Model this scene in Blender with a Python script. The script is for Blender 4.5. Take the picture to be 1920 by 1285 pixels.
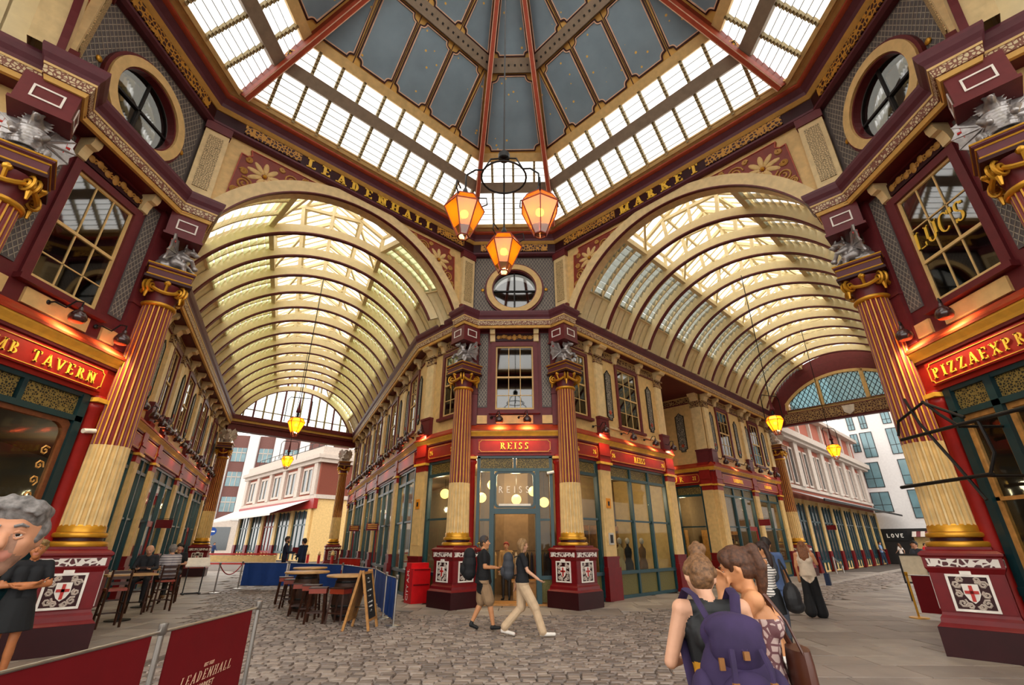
import bpy, bmesh, math, random
from math import sin, cos, pi, radians, sqrt, atan2, hypot
from mathutils import Vector, Matrix
for o in list(bpy.data.objects): bpy.data.objects.remove(o)
S = bpy.context.scene
COL = S.collection
random.seed(7)
# ---------------------------------------------------------------- camera
cam = bpy.data.objects.new('camera', bpy.data.cameras.new('camera')); COL.objects.link(cam)
cam.data.sensor_width = 36; cam.data.sensor_fit = 'HORIZONTAL'; cam.data.lens = 16.242; cam.data.clip_end = 400
cam.location = (0.2386, -7.1913, 1.65); cam.rotation_euler = (pi/2 + 0.4109, 0, 0.0213)
S.camera = cam
# ---------------------------------------------------------------- sky
W = bpy.data.worlds.new('overcast_sky'); S.world = W; W.use_nodes = True
bg = W.node_tree.nodes['Background']; bg.inputs[0].default_value = (1.0, 0.965, 0.91, 1); bg.inputs[1].default_value = 1.25
vs = S.view_settings; vs.view_transform = 'Standard'; vs.look = 'None'; vs.gamma = 1; vs.use_curve_mapping = False
vs.exposure = 1.28
# ---------------------------------------------------------------- materials
def lin(h):
    h = h.lstrip('#'); c = [int(h[i:i+2], 16)/255 for i in (0, 2, 4)]
    return [((x+.055)/1.055)**2.4 if x > .04045 else x/12.92 for x in c]
MATS = {}
def mat(name, hexc, rough=.5, metal=0, var=.12, scale=6, bump=0, bscale=40, spec=.4, coat=0):
    m = bpy.data.materials.new(name); m.use_nodes = True; nt = m.node_tree; b = nt.nodes['Principled BSDF']
    b.inputs['Roughness'].default_value = rough; b.inputs['Metallic'].default_value = metal
    b.inputs['Specular IOR Level'].default_value = spec; b.inputs['Coat Weight'].default_value = coat
    c = lin(hexc); b.inputs['Base Color'].default_value = (*c, 1)
    if var or bump:
        tc = nt.nodes.new('ShaderNodeTexCoord')
    if var:
        n = nt.nodes.new('ShaderNodeTexNoise'); n.inputs['Scale'].default_value = scale; n.inputs['Detail'].default_value = 5
        nt.links.new(tc.outputs['Object'], n.inputs['Vector'])
        r = nt.nodes.new('ShaderNodeValToRGB'); r.color_ramp.elements[0].position = .3; r.color_ramp.elements[1].position = .7
        r.color_ramp.elements[0].color = (*[x*(1-var) for x in c], 1); r.color_ramp.elements[1].color = (*[min(1, x*(1+var)) for x in c], 1)
        nt.links.new(n.outputs['Fac'], r.inputs['Fac']); nt.links.new(r.outputs['Color'], b.inputs['Base Color'])
    if bump:
        n2 = nt.nodes.new('ShaderNodeTexNoise'); n2.inputs['Scale'].default_value = bscale; nt.links.new(tc.outputs['Object'], n2.inputs['Vector'])
        bp = nt.nodes.new('ShaderNodeBump'); bp.inputs['Strength'].default_value = bump; nt.links.new(n2.outputs['Fac'], bp.inputs['Height'])
        nt.links.new(bp.outputs['Normal'], b.inputs['Normal'])
    MATS[name] = m; return m
def node(nt, t, **kw):
    n = nt.nodes.new(t)
    for k, v in kw.items(): setattr(n, k, v)
    return n
def glassmat(name, tint, gl=.06, haze=0., hcol='#ffffff', rough=.03, ior=1.5):
    """clear pane: see-through glass with a fresnel reflection, optionally partly milky"""
    m = bpy.data.materials.new(name); m.use_nodes = True; nt = m.node_tree; nt.nodes.remove(nt.nodes['Principled BSDF'])
    out = nt.nodes['Material Output']
    t = node(nt, 'ShaderNodeBsdfTransparent'); t.inputs[0].default_value = (*lin(tint), 1)
    g = node(nt, 'ShaderNodeBsdfGlossy'); g.inputs['Roughness'].default_value = rough; g.inputs[0].default_value = (1, 1, 1, 1)
    src = t
    if haze:
        tr = node(nt, 'ShaderNodeBsdfTranslucent'); tr.inputs[0].default_value = (*lin(hcol), 1)
        mx = node(nt, 'ShaderNodeMixShader'); mx.inputs[0].default_value = haze
        nt.links.new(t.outputs[0], mx.inputs[1]); nt.links.new(tr.outputs[0], mx.inputs[2]); src = mx
    fr = node(nt, 'ShaderNodeFresnel'); ge = node(nt, 'ShaderNodeNewGeometry'); mr = node(nt, 'ShaderNodeMapRange'); mr.inputs[3].default_value = ior; mr.inputs[4].default_value = 1/ior   # thin pane: same reflection from both sides
    nt.links.new(ge.outputs['Backfacing'], mr.inputs[0]); nt.links.new(mr.outputs[0], fr.inputs[0])
    ad = node(nt, 'ShaderNodeMath', operation='ADD', use_clamp=True); ad.inputs[1].default_value = gl
    nt.links.new(fr.outputs[0], ad.inputs[0])
    m2 = node(nt, 'ShaderNodeMixShader'); nt.links.new(ad.outputs[0], m2.inputs[0])
    nt.links.new(src.outputs[0], m2.inputs[1]); nt.links.new(g.outputs[0], m2.inputs[2]); nt.links.new(m2.outputs[0], out.inputs[0])
    MATS[name] = m; return m
def emit(name, hexc, st):
    m = bpy.data.materials.new(name); m.use_nodes = True; nt = m.node_tree; b = nt.nodes['Principled BSDF']
    b.inputs['Base Color'].default_value = (*lin(hexc), 1); b.inputs['Emission Color'].default_value = (*lin(hexc), 1); b.inputs['Emission Strength'].default_value = st
    MATS[name] = m; return m
mat('maroon', '#642427', .42, spec=.3); mat('plum', '#5a2c34', .45, spec=.3); mat('darkmaroon', '#300a0e', .42, spec=.25)
mat('red', '#8e1a14', .4, spec=.3); mat('ledgered', '#a8391c', .4); mat('shaftred', '#7c2a24', .4); mat('brightred', '#b3231a', .35); mat('deepred', '#6a0a10', .38, spec=.28)
mat('cream', '#d5b274', .55); mat('palecream', '#dcc28e', .55); mat('vaultcream', '#eddcae', .6, var=.05)
mat('tan', '#d2a455', .6, var=.1); mat('bronze', '#b3823c', .6); mat('gold', '#c8912a', .35, metal=.55); mat('goldpaint', '#dda63c', .42)
mat('teal', '#0f3a41', .35, spec=.5); mat('darkteal', '#0c2b30', .4)
mat('greypanel', '#5c5553', .6); mat('trellis', '#a19785', .6); mat('greybeam', '#8b7a66', .65, bump=.2); mat('olive', '#5d5524', .6, var=.25, scale=30)
mat('ribred', '#a8452a', .5); mat('ribdark', '#7c2c1a', .5); mat('pinkline', '#e0b79a', .5); mat('darkline', '#3a1512', .5)
mat('silver', '#9d9896', .34, metal=.6, var=.25, scale=14, bump=.25, bscale=30); mat('white', '#e4ddd3', .5); mat('stonewhite', '#bcaea2', .75, var=.1)
mat('mullion', '#9c8a5f', .6, var=.2, scale=20); mat('dark', '#1b1715', .6); mat('black', '#101010', .5); mat('iron', '#1c1a19', .45, metal=.4)
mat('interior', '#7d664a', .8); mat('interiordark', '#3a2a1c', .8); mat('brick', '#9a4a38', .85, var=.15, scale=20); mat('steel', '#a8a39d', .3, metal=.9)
mat('wood', '#6a3a1e', .45, var=.3, scale=12); mat('lightwood', '#a8763c', .5, var=.25, scale=10); mat('darkwood', '#3a1e12', .4, var=.3, scale=10)
mat('letter', '#f0c040', .4); mat('laplead', '#a7a9a6', .6, var=.1); mat('whiteletter', '#f2ede4', .5)
mat('bannerred', '#6a0b13', .75, var=.06, spec=.2); mat('bannerblue', '#173f86', .75, var=.1); mat('canopygrey', '#9aa4a8', .5)
glassmat('clearglass', '#f2f5f5', .03); glassmat('shopglass', '#e8ece8', .0, ior=1.28); glassmat('darkglass', '#8f8f8c', .08)
glassmat('roofglass', '#f4f8fa', .0, .8, '#fbfcfc', .2); glassmat('greenglass', '#a9b08c', .03, .6, '#c3c598', .15); glassmat('greyglass', '#6f746f', .1, .35, '#7c7e76', .1)
glassmat('amber', '#f29a2a', .03, .45, '#f59a1e', .1)
# ---------------------------------------------------------------- mesh builder
class MB:
    def __init__(s): s.v = []; s.f = []; s.m = []
    def add(s, vs, fs, mi=0):
        k = len(s.v); s.v += [tuple(p) for p in vs]; s.f += [tuple(i+k for i in q) for q in fs]; s.m += [mi]*len(fs); return s
    def box(s, x0, x1, y0, y1, z0, z1, mi=0):
        return s.add([(x0,y0,z0),(x1,y0,z0),(x1,y1,z0),(x0,y1,z0),(x0,y0,z1),(x1,y0,z1),(x1,y1,z1),(x0,y1,z1)],
                     [(3,2,1,0),(4,5,6,7),(0,1,5,4),(1,2,6,5),(2,3,7,6),(3,0,4,7)], mi)
    def bar(s, p, q, w, h, up=(0,0,1), mi=0):
        p = Vector(p); q = Vector(q); d = (q-p).normalized(); u = Vector(up); x = d.cross(u)
        if x.length < 1e-4: x = d.cross(Vector((1,0,0)))
        x.normalize(); u = x.cross(d); a = x*(w/2); b = u*(h/2)
        return s.add([p-a-b, p+a-b, p+a+b, p-a+b, q-a-b, q+a-b, q+a+b, q-a+b],
                     [(3,2,1,0),(4,5,6,7),(0,1,5,4),(1,2,6,5),(2,3,7,6),(3,0,4,7)], mi)
    def tube(s, pts, r, n=8, mi=0, closed=False, flat=1):
        pts = [Vector(p) for p in pts]; N = len(pts); rs = r if isinstance(r, (list, tuple)) else [r]*N
        vs = []; up = Vector((0,0,1)); prev = None
        for i, p in enumerate(pts):
            a = pts[(i-1) % N] if (i or closed) else p; b = pts[(i+1) % N] if (i < N-1 or closed) else p
            t = (b-a).normalized()
            if prev is None:
                x = t.cross(up)
                if x.length < .05: x = t.cross(Vector((1,0,0)))
            else:
                x = prev - t*prev.dot(t)
            x.normalize(); prev = x; y = t.cross(x)
            for k in range(n):
                an = 2*pi*k/n; vs.append(p + x*(cos(an)*rs[i]) + y*(sin(an)*rs[i]*flat))
        fs = []
        for i in range(N if closed else N-1):
            for k in range(n):
                a = i*n+k; b = i*n+(k+1) % n; c = ((i+1) % N)*n+(k+1) % n; d = ((i+1) % N)*n+k; fs.append((a, b, c, d))
        if not closed: fs += [tuple(range(n-1, -1, -1)), tuple((N-1)*n+k for k in range(n))]
        return s.add(vs, fs, mi)
    def lathe(s, prof, n=16, c=(0,0,0), mi=0, a0=0, sq=1):
        vs = []; fs = []
        for r, z in prof:
            for k in range(n):
                an = a0+2*pi*k/n; vs.append((c[0]+r*cos(an), c[1]+r*sin(an)*sq, c[2]+z))
        for i in range(len(prof)-1):
            for k in range(n): fs.append((i*n+k, i*n+(k+1) % n, (i+1)*n+(k+1) % n, (i+1)*n+k))
        fs += [tuple(range(n-1, -1, -1)), tuple((len(prof)-1)*n+k for k in range(n))]
        return s.add(vs, fs, mi)
    def sphere(s, c, r, n=12, m=8, mi=0, rot=None):
        if not isinstance(r, (list, tuple)): r = (r, r, r)
        vs = []; fs = []
        for i in range(m+1):
            th = pi*i/m
            for k in range(n):
                an = 2*pi*k/n; p = Vector((r[0]*sin(th)*cos(an), r[1]*sin(th)*sin(an), -r[2]*cos(th)))
                if rot: p = rot @ p
                vs.append(p+Vector(c))
        for i in range(m):
            for k in range(n): fs.append((i*n+k, i*n+(k+1) % n, (i+1)*n+(k+1) % n, (i+1)*n+k))
        return s.add(vs, fs, mi)
    def prism(s, poly, y0, y1, mi=0, ax='y'):
        """polygon in (x,z) pushed from y0 to y1 (ax='y'), or polygon in (x,y) from z0 to z1 (ax='z')"""
        n = len(poly); g = (lambda a, b, c: (a, c, b)) if ax == 'y' else (lambda a, b, c: (a, b, c))
        vs = [g(a, b, y0) for a, b in poly]+[g(a, b, y1) for a, b in poly]
        fs = [tuple(range(n)), tuple(range(2*n-1, n-1, -1))]+[((i+1) % n, i, n+i, n+(i+1) % n) for i in range(n)]
        return s.add(vs, fs, mi)
    def ring(s, outer, inner, y0, y1, mi=0):
        n = len(outer); vs = []
        for P in (outer, inner):
            for y in (y0, y1): vs += [(a, y, b) for a, b in P]
        fs = []
        for i in range(n):
            j = (i+1) % n
            fs += [(i, j, 2*n+j, 2*n+i), (n+j, n+i, 3*n+i, 3*n+j), (j, i, n+i, n+j), (2*n+i, 2*n+j, 3*n+j, 3*n+i)]
        return s.add(vs, fs, mi)
    def sweep(s, path, prof, closed=False, mi=0, caps=True):
        """profile (out,z) run along a plan path with mitred corners; out = to the right-hand... towards (dy,-dx)"""
        P = [Vector((a[0], a[1])) for a in path]; N = len(P); n = len(prof); vs = []
        for i in range(N):
            d1 = (P[i]-P[(i-1) % N]) if (i or closed) else (P[1]-P[0]); d2 = (P[(i+1) % N]-P[i]) if (i < N-1 or closed) else d1
            d1 = d1.normalized(); d2 = d2.normalized()
            n1 = Vector((d1.y, -d1.x)); n2 = Vector((d2.y, -d2.x)); m = n1+n2
            m = m/(max(.25, 1+n1.dot(n2)))
            for o, z in prof: q = P[i]+m*o; vs.append((q.x, q.y, z))
        fs = []
        for i in range(N if closed else N-1):
            j = (i+1) % N
            for k in range(n-1): fs.append((i*n+k, j*n+k, j*n+k+1, i*n+k+1))
        if caps and not closed and n > 2: fs += [tuple(range(n)), tuple((N-1)*n+k for k in range(n-1, -1, -1))]
        return s.add(vs, fs, mi)
    def mesh(s, name, mats, smooth=False, recalc=False):
        me = bpy.data.meshes.new(name); me.from_pydata(s.v, [], s.f)
        for m in (mats if isinstance(mats, (list, tuple)) else [mats]): me.materials.append(MATS[m] if isinstance(m, str) else m)
        if any(s.m): me.polygons.foreach_set('material_index', s.m)
        if recalc:
            b = bmesh.new(); b.from_mesh(me); bmesh.ops.recalc_face_normals(b, faces=b.faces); b.to_mesh(me); b.free()
        if smooth:
            me.polygons.foreach_set('use_smooth', [True]*len(me.polygons))
            try: me.set_sharp_from_angle(angle=radians(40))
            except Exception: pass
        me.update(); return me
    def build(s, name, mats, parent=None, loc=(0,0,0), rz=0, smooth=False, **tags):
        return ob(name, s.mesh(name, mats, smooth), parent, loc, rz, **tags)
def ob(name, me, parent=None, loc=(0,0,0), rz=0, label=None, cat=None, group=None, kind=None):
    o = bpy.data.objects.new(name, me); COL.objects.link(o); o.location = loc; o.rotation_euler = (0, 0, rz)
    if parent is not None: o.parent = parent
    if label: o['label'] = label
    if cat: o['category'] = cat
    if group: o['group'] = group
    if kind: o['kind'] = kind
    return o
def thing(name, label=None, cat=None, loc=(0,0,0), rz=0, group=None, kind=None):
    return ob(name, None, None, loc, rz, label, cat, group, kind)
MC = {}
def cpart(key, fn, name, mats, parent, loc=(0,0,0), rz=0, smooth=False, **tags):
    """a part whose mesh is shared with every other part of the same key"""
    if key not in MC:
        b = MB(); fn(b); MC[key] = b.mesh(name, mats, smooth)
    return ob(name, MC[key], parent, loc, rz, **tags)
def kids(o): return [c for c in bpy.data.objects if c.parent == o]
def dup(root, loc=None, rz=None, parent=None, **tags):
    r = root.copy(); COL.objects.link(r)
    if parent is not None: r.parent = parent
    if loc is not None: r.location = loc
    if rz is not None: r.rotation_euler[2] = rz
    for k, v in tags.items():
        r[{'cat': 'category'}.get(k, k)] = v
    for ch in list(root.children): dup(ch, parent=r)
    return r
class Fr:
    """plan frame: x to the right when facing the wall, y away from the viewer"""
    def __init__(s, ox=0, oy=0, ang=0): s.o = (ox, oy); s.a = radians(ang); s.c = cos(s.a); s.s = sin(s.a)
    def w(s, x, y, z=0): return (s.o[0]+x*s.c-y*s.s, s.o[1]+x*s.s+y*s.c, z)
    def at(s, x, y): return s.w(x, y)[:2]
def arc(cx, cz, r, a0, a1, n, rz=None): return [(cx+r*cos(radians(a0+(a1-a0)*i/n)), cz+(rz or r)*sin(radians(a0+(a1-a0)*i/n))) for i in range(n+1)]
# ================================================================= DOME
R2 = sqrt(.5)
def starmat():
    m = mat('skyblue', '#7c8f9a', .55, var=.1, scale=1.5); nt = m.node_tree; b = nt.nodes['Principled BSDF']
    tc = node(nt, 'ShaderNodeTexCoord'); vo = node(nt, 'ShaderNodeTexVoronoi'); vo.inputs['Scale'].default_value = 3.2; nt.links.new(tc.outputs['Object'], vo.inputs['Vector'])
    lt = node(nt, 'ShaderNodeMath', operation='LESS_THAN'); lt.inputs[1].default_value = .12; nt.links.new(vo.outputs['Distance'], lt.inputs[0])
    old = b.inputs['Base Color'].links[0].from_socket
    mx = node(nt, 'ShaderNodeMix', data_type='RGBA'); mx.inputs[7].default_value = (*lin('#e0b458'), 1)
    nt.links.new(lt.outputs[0], mx.inputs[0]); nt.links.new(old, mx.inputs[6]); nt.links.new(mx.outputs[2], b.inputs['Base Color'])
starmat()
def diaper(name, c1, c2, sc):
    """painted frieze pattern: gold scrollwork on maroon"""
    m = mat(name, c1, .5, var=0); nt = m.node_tree; b = nt.nodes['Principled BSDF']
    tc = node(nt, 'ShaderNodeTexCoord'); w1 = node(nt, 'ShaderNodeTexVoronoi', feature='DISTANCE_TO_EDGE'); w1.inputs['Scale'].default_value = sc
    w1.inputs['Randomness'].default_value = .8
    nt.links.new(tc.outputs['Object'], w1.inputs['Vector'])
    gt = node(nt, 'ShaderNodeMath', operation='LESS_THAN'); gt.inputs[1].default_value = .13; nt.links.new(w1.outputs['Distance'], gt.inputs[0])
    mx = node(nt, 'ShaderNodeMix', data_type='RGBA'); mx.inputs[6].default_value = (*lin(c1), 1); mx.inputs[7].default_value = (*lin(c2), 1)
    nt.links.new(gt.outputs[0], mx.inputs[0]); nt.links.new(mx.outputs[2], b.inputs['Base Color'])
diaper('friezegold', '#3a1614', '#c08a32', 10); diaper('friezewhite', '#c9b690', '#7a4a3a', 16); diaper('arabesque', '#d2b683', '#7d6a45', 20)
diaper('reliefgold', '#4a2320', '#a98a5a', 9); diaper('fret', '#1e1c12', '#857038', 24); diaper('heartpanel', '#3d3a36', '#8c8577', 13); diaper('whitescroll', '#4a1418', '#d8d0c6', 12)
AL = radians(11.8); CD = {0: cos(AL), 1: cos(pi/4-AL)}; SD = {0: sin(AL), 1: sin(pi/4-AL)}
R0, Z0 = 7.63, 13.0
class Face:
    def __init__(s, ang, kind): s.F = Fr(0, 0, ang); s.k = kind; s.L = sqrt(1+CD[kind]**2)
    def p(s, u, w, off=0):
        r = R0-w/s.L; c = CD[s.k]; return s.F.w(u, r*c-off/s.L, Z0+R0-r-off*c/s.L)
    def hw(s, w): return (R0-w/s.L)*SD[s.k]
    def w(s, r): return (R0-r)*s.L
    def solid(s, mb, poly, o0, o1, mi=0):
        n = len(poly); vs = [s.p(u, w, o0) for u, w in poly]+[s.p(u, w, o1) for u, w in poly]
        mb.add(vs, [tuple(range(n)), tuple(range(2*n-1, n-1, -1))]+[((i+1) % n, i, n+i, n+(i+1) % n) for i in range(n)], mi)
    def band(s, mb, A, B, o0, o1, mi=0):
        n = len(A); vs = []
        for P in (A, B):
            for o in (o0, o1): vs += [s.p(u, w, o) for u, w in P]
        fs = []
        for i in range(n):
            j = (i+1) % n; fs += [(i, j, 2*n+j, 2*n+i), (n+j, n+i, 3*n+i, 3*n+j), (j, i, n+i, n+j), (2*n+i, 2*n+j, 3*n+j, 3*n+i)]
        mb.add(vs, fs, mi)
def offs(P, d):
    n = len(P); A = sum(P[i][0]*P[(i+1) % n][1]-P[(i+1) % n][0]*P[i][1] for i in range(n)); sg = 1 if A > 0 else -1; out = []
    for i in range(n):
        a, b, c = Vector(P[i-1]), Vector(P[i]), Vector(P[(i+1) % n]); d1 = (b-a).normalized(); d2 = (c-b).normalized()
        n1 = Vector((d1.y, -d1.x))*sg; n2 = Vector((d2.y, -d2.x))*sg; m = (n1+n2)/max(.35, 1+n1.dot(n2)); q = b+m*d; out.append((q.x, q.y))
    return out
def notched(poly, rad, n=4):
    """polygon with concave round notches cut into its corners"""
    out = []; N = len(poly)
    for i in range(N):
        b = Vector(poly[i]); a = (Vector(poly[i-1])-b).normalized(); c = (Vector(poly[(i+1) % N])-b).normalized(); r = rad[i] if isinstance(rad, (list, tuple)) else rad
        if not r: out.append((b.x, b.y)); continue
        p0 = b+a*r; p1 = b+c*r; e = (a+c).normalized(); k = e*(r*.62)
        out.append(tuple(b+a*r*1.25))
        for t in range(n+1):
            f = t/n; q = p0*(1-f)**2+(b+k*2.0)*2*f*(1-f)*.5+(b+k*2.0)*f*(1-f)+p1*f*f; out.append((q.x, q.y))
        out.append(tuple(b+c*r*1.25))
    return out
dome = thing('ceiling_dome', 'octagonal painted dome with blue star panels above glass tiers', kind='structure')
def panel(fc, poly, rad):
    P = notched(poly, rad); a = MB(); fc.solid(a, offs(P, .012), 0, .02); o = a.build('star_panel', 'skyblue', dome)
    b = MB(); fc.band(b, offs(P, .03), P, 0, .045); b.build('panel_moulding', 'pinkline', o)
    b = MB(); fc.band(b, offs(P, .075), offs(P, .03), 0, .03); b.build('panel_moulding', 'darkline', o)
def domeface(ang, kind, full):
    fc = Face(ang, kind); w = fc.w
    n = 12 if kind else 4; pit = 2*fc.hw(0)/n if not kind else .69
    for (wa, wb, ns) in ((w(7.6), w(6.75), 6), (w(6.5), w(5.97), 3)):
        edges = [(-n/2+i)*pit for i in range(n+1)] if full else [-fc.hw(0), fc.hw(0)]
        for i in range(len(edges)-1):
            if edges[i] > fc.hw(wb) or edges[i+1] < -fc.hw(wb): continue
            g = MB()
            for j in range(ns):
                p = wa+(wb-wa)*j/ns; q = wa+(wb-wa)*(j+1)/ns; e = []
                for ww, of in ((p, .035), (q, -.02)):
                    h = fc.hw(ww); e.append([fc.p(max(-h, min(h, edges[i]+.02)), ww, of), fc.p(max(-h, min(h, edges[i+1]-.02)), ww, of)])
                g.add([e[0][0], e[0][1], e[1][1], e[1][0]], [(0, 1, 2, 3)])
                if full and j:      # lapped edge of the sheet
                    h = fc.hw(p); ua, ub = max(-h, min(h, edges[i]+.02)), max(-h, min(h, edges[i+1]-.02)); g.add([fc.p(ua, p-.012, .04), fc.p(ub, p-.012, .04), fc.p(ub, p+.012, .038), fc.p(ua, p+.012, .038)], [(0, 1, 2, 3)], 1)
            g.build('glass_pane', ['roofglass', 'laplead'], dome)
        if full:
            for u in edges[1:-1]:
                wt = wb
                if fc.hw(wb) < abs(u): wt = (R0-abs(u)/SD[kind])*fc.L
                if wt < wa+.1: continue
                m = MB(); ns2 = ns*2; prof = []
                for j in range(ns2+1):
                    ww = wa+(wt-wa)*j/ns2; prof += [(ww, .10), (ww, .165)] if j % 1 == 0 else []
                vs = []; 
                for ww, of in prof: vs += [fc.p(u-.04, ww, of), fc.p(u+.04, ww, of)]
                k = len(prof); fs = [(2*i, 2*i+1, 2*i+3, 2*i+2) for i in range(k-1)]
                for ww, of in prof: vs += [fc.p(u-.04, ww, -.03), fc.p(u+.04, ww, -.03)]
                fs += [(2*k+2*i, 2*i, 2*i+2, 2*k+2*i+2) for i in range(k-1)]+[(2*i+1, 2*k+2*i+1, 2*k+2*i+3, 2*i+3) for i in range(k-1)]
                fs += [(2*k+2*i+1, 2*k+2*i, 2*k+2*i+2, 2*k+2*i+3) for i in range(k-1)]
                m.add(vs, fs); m.build('mullion', 'mullion', dome)
    def trap(wa, wb, o0, o1, name, mt):
        m = MB(); fc.solid(m, [(-fc.hw(wa), wa), (fc.hw(wa), wa), (fc.hw(wb), wb), (-fc.hw(wb), wb)], o0, o1); return m.build(name, mt, dome)
    trap(w(7.66), w(7.58), -.05, .12, 'sill_rail', 'cream')
    trap(w(6.76), w(6.49), -.05, .2, 'middle_rail', 'greybeam'); trap(w(5.98), w(5.76), -.05, .1, 'edge_rail', 'cream')
    for (ra, rb) in (((5.77, 3.9), (3.62, 1.55)) if full else ()):
        trap(w(ra), w(rb), -.06, 0, 'ceiling_board', 'tan'); wa = w(ra)+.14; wb = w(rb)-.14
        if kind:
            b0 = 0 if full else None
            for c in (-1, 0, 1):
                u0, u1 = c*1.26-.63+.11, c*1.26+.63-.11; wt = wb
                lim = min(wt, (R0-(max(abs(u0), abs(u1))+.16)/SD[1])*fc.L)
                if lim < wb-.05:   # cut by the hip: sloping top
                    s_ = 1 if c > 0 else -1; ui, uo = (u0, u1) if c > 0 else (u1, u0)
                    li = min(wb, (R0-(abs(ui)+.16)/SD[1])*fc.L)
                    if lim < wa+.3: 
                        panel(fc, [(ui, wa), (s_*(fc.hw(wa)-.17), wa), (ui, li)][::s_], [.13, 0, 0] if s_ > 0 else [0, 0, .13]); continue
                    panel(fc, [(ui, wa), (uo, wa), (uo, lim), (ui, li)][::s_], .12)
                else: panel(fc, [(u0, wa), (u1, wa), (u1, wb), (u0, wb)], .16)
            if ra > 5:
                for s_ in (-1, 1):
                    u0 = s_*2.0; panel(fc, [(u0, wa), (s_*(fc.hw(wa)-.2), wa), (u0, (R0-2.2/SD[1])*fc.L)][::s_], [.15, 0, 0] if s_ > 0 else [0, 0, .15])
            for u in (-1.89, -.63, .63, 1.89):
                wt = min(w(rb), (R0-abs(u)/SD[1])*fc.L)
                if wt > w(ra)+.1: m = MB(); fc.solid(m, [(u-.012, w(ra)), (u+.012, w(ra)), (u+.012, wt), (u-.012, wt)], 0, .012); m.build('joint_bead', 'darkline', dome)
        else:
            panel(fc, [(-fc.hw(wa)+.2, wa), (fc.hw(wa)-.2, wa), (fc.hw(wb)-.18, wb), (-fc.hw(wb)+.18, wb)], .2 if ra > 5 else .12)
    trap(w(3.92), w(3.60), -.05, .13, 'ring_beam', 'greybeam')
    m = MB(); wm = w(3.76); h = fc.hw(wm)-.12; k = int(2*h/.2)
    for i in range(k):
        u = -h+2*h*(i+.5)/k; fc.solid(m, [(u-.03, wm-.03), (u+.03, wm-.03), (u+.03, wm+.03), (u-.03, wm+.03)], .13, .145)
    m.build('rivets', 'dark', dome, kind='stuff')
    trap(w(1.56), w(1.2), -.1, .1, 'crown_ring', 'tan')
for a in (0, 90, -90): domeface(a, 0, True)
for a in (45, -45): domeface(a, 1, True)
domeface(180, 0, False); domeface(135, 1, False); domeface(-135, 1, False)
MB().lathe([(1.3, 19.0), (1.3, 20.2), (.05, 20.8)], 8, a0=pi/8).build('crown_cap', 'tan', dome)
for k in range(4):
    for sg in (-1, 1):
        a = radians(90*k)+sg*AL; d = Vector((-sin(a), cos(a), 0)); t = Vector((cos(a), sin(a), 0)); f = MB()
        def P(r, off, side): q = d*(r-off*.7); return q+t*side+Vector((0, 0, Z0+R0-r-off*.7))
        ra, rb = 7.62, 1.35
        for (o0, o1, hw_, mi) in ((-.02, .34, .035, 0), (.3, .46, .085, 1)):
            vs = []
            for r in (ra, rb):
                for o, s_ in ((o0, -hw_), (o0, hw_), (o1, hw_), (o1, -hw_)): vs.append(P(r, o, s_))
            f.add(vs, [(0,1,2,3), (7,6,5,4), (0,4,5,1), (1,5,6,2), (2,6,7,3), (3,7,4,0)], mi)
        rib = f.build('hip_rib', ['ribdark', 'ribred'], dome)
        m = MB()
        for s_ in (-.07, .07): m.bar(P(ra, .465, s_), P(rb, .465, s_), .02, .02)
        m.build('rib_edge', 'pinkline', rib)
        if k in (0, 1, 3):
            m = MB()      # pierced rosette between the rib and the roof
            c = P(6.35, .17, 0); 
            for i in range(9):
                an = 2*pi*i/9; q = c+(d*-.7+Vector((0, 0, .7)))*(.13*cos(an))+(d*.7+Vector((0, 0, .7)))*(.13*sin(an)); m.sphere(q, .05, 6, 4)
            m.sphere(c, .06, 6, 4); m.build('rib_rosette', 'gold', rib)
# ================================================================= DRUM
OCT = [(-1.66, 8.1), (1.66, 8.1), (8.1, 1.66), (8.1, -1.66), (1.66, -8.1), (-1.66, -8.1), (-8.1, -1.66), (-8.1, 1.66)]
ent = thing('trim_1', 'octagonal lettered entablature under the dome', kind='structure')
def sw(name, prof, mt, par, path, closed=False, smooth=False): return MB().sweep(path, prof, closed).build(name, mt, par, smooth=smooth)
sw('architrave', [(-.1, 11.95), (.12, 11.95), (.2, 12.0), (.2, 12.06), (.14, 12.1), (-.1, 12.1)], 'plum', ent, OCT, True)
sw('frieze', [(-.2, 12.08), (.15, 12.08), (.15, 12.47), (-.2, 12.47)], 'darkmaroon', ent, OCT, True)
sw('bed_moulding', [(.1, 12.45), (.18, 12.45), (.28, 12.53), (.1, 12.54)], 'tan', ent, OCT, True)
sw('cavetto', [(.2, 12.53), (.28, 12.53), (.31, 12.62), (.42, 12.74), (.2, 12.76)], 'plum', ent, OCT, True)
sw('roll_moulding', [(.4, 12.74), (.46, 12.745), (.51, 12.79), (.51, 12.83), (.46, 12.87), (.4, 12.87)], 'ribred', ent, OCT, True, True)
sw('crown_fillet', [(.2, 12.87), (.45, 12.87), (.5, 12.9), (.54, 12.97), (.68, 12.98), (.68, 13.03), (.2, 13.05)], 'cream', ent, OCT, True)
sw('drum_back', [(-.5, 11.9), (-.2, 11.9), (-.2, 13.2), (-.5, 13.2)], 'cream', ent, OCT, True)
def spiral(c, r, turns=2.2, n=26, a0=0, sg=1, y=0):
    return [(c[0]+r*(1-.85*i/n)*cos(a0+sg*2*pi*turns*i/n), y, c[1]+r*(1-.85*i/n)*sin(a0+sg*2*pi*turns*i/n)) for i in range(n+1)]
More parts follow.
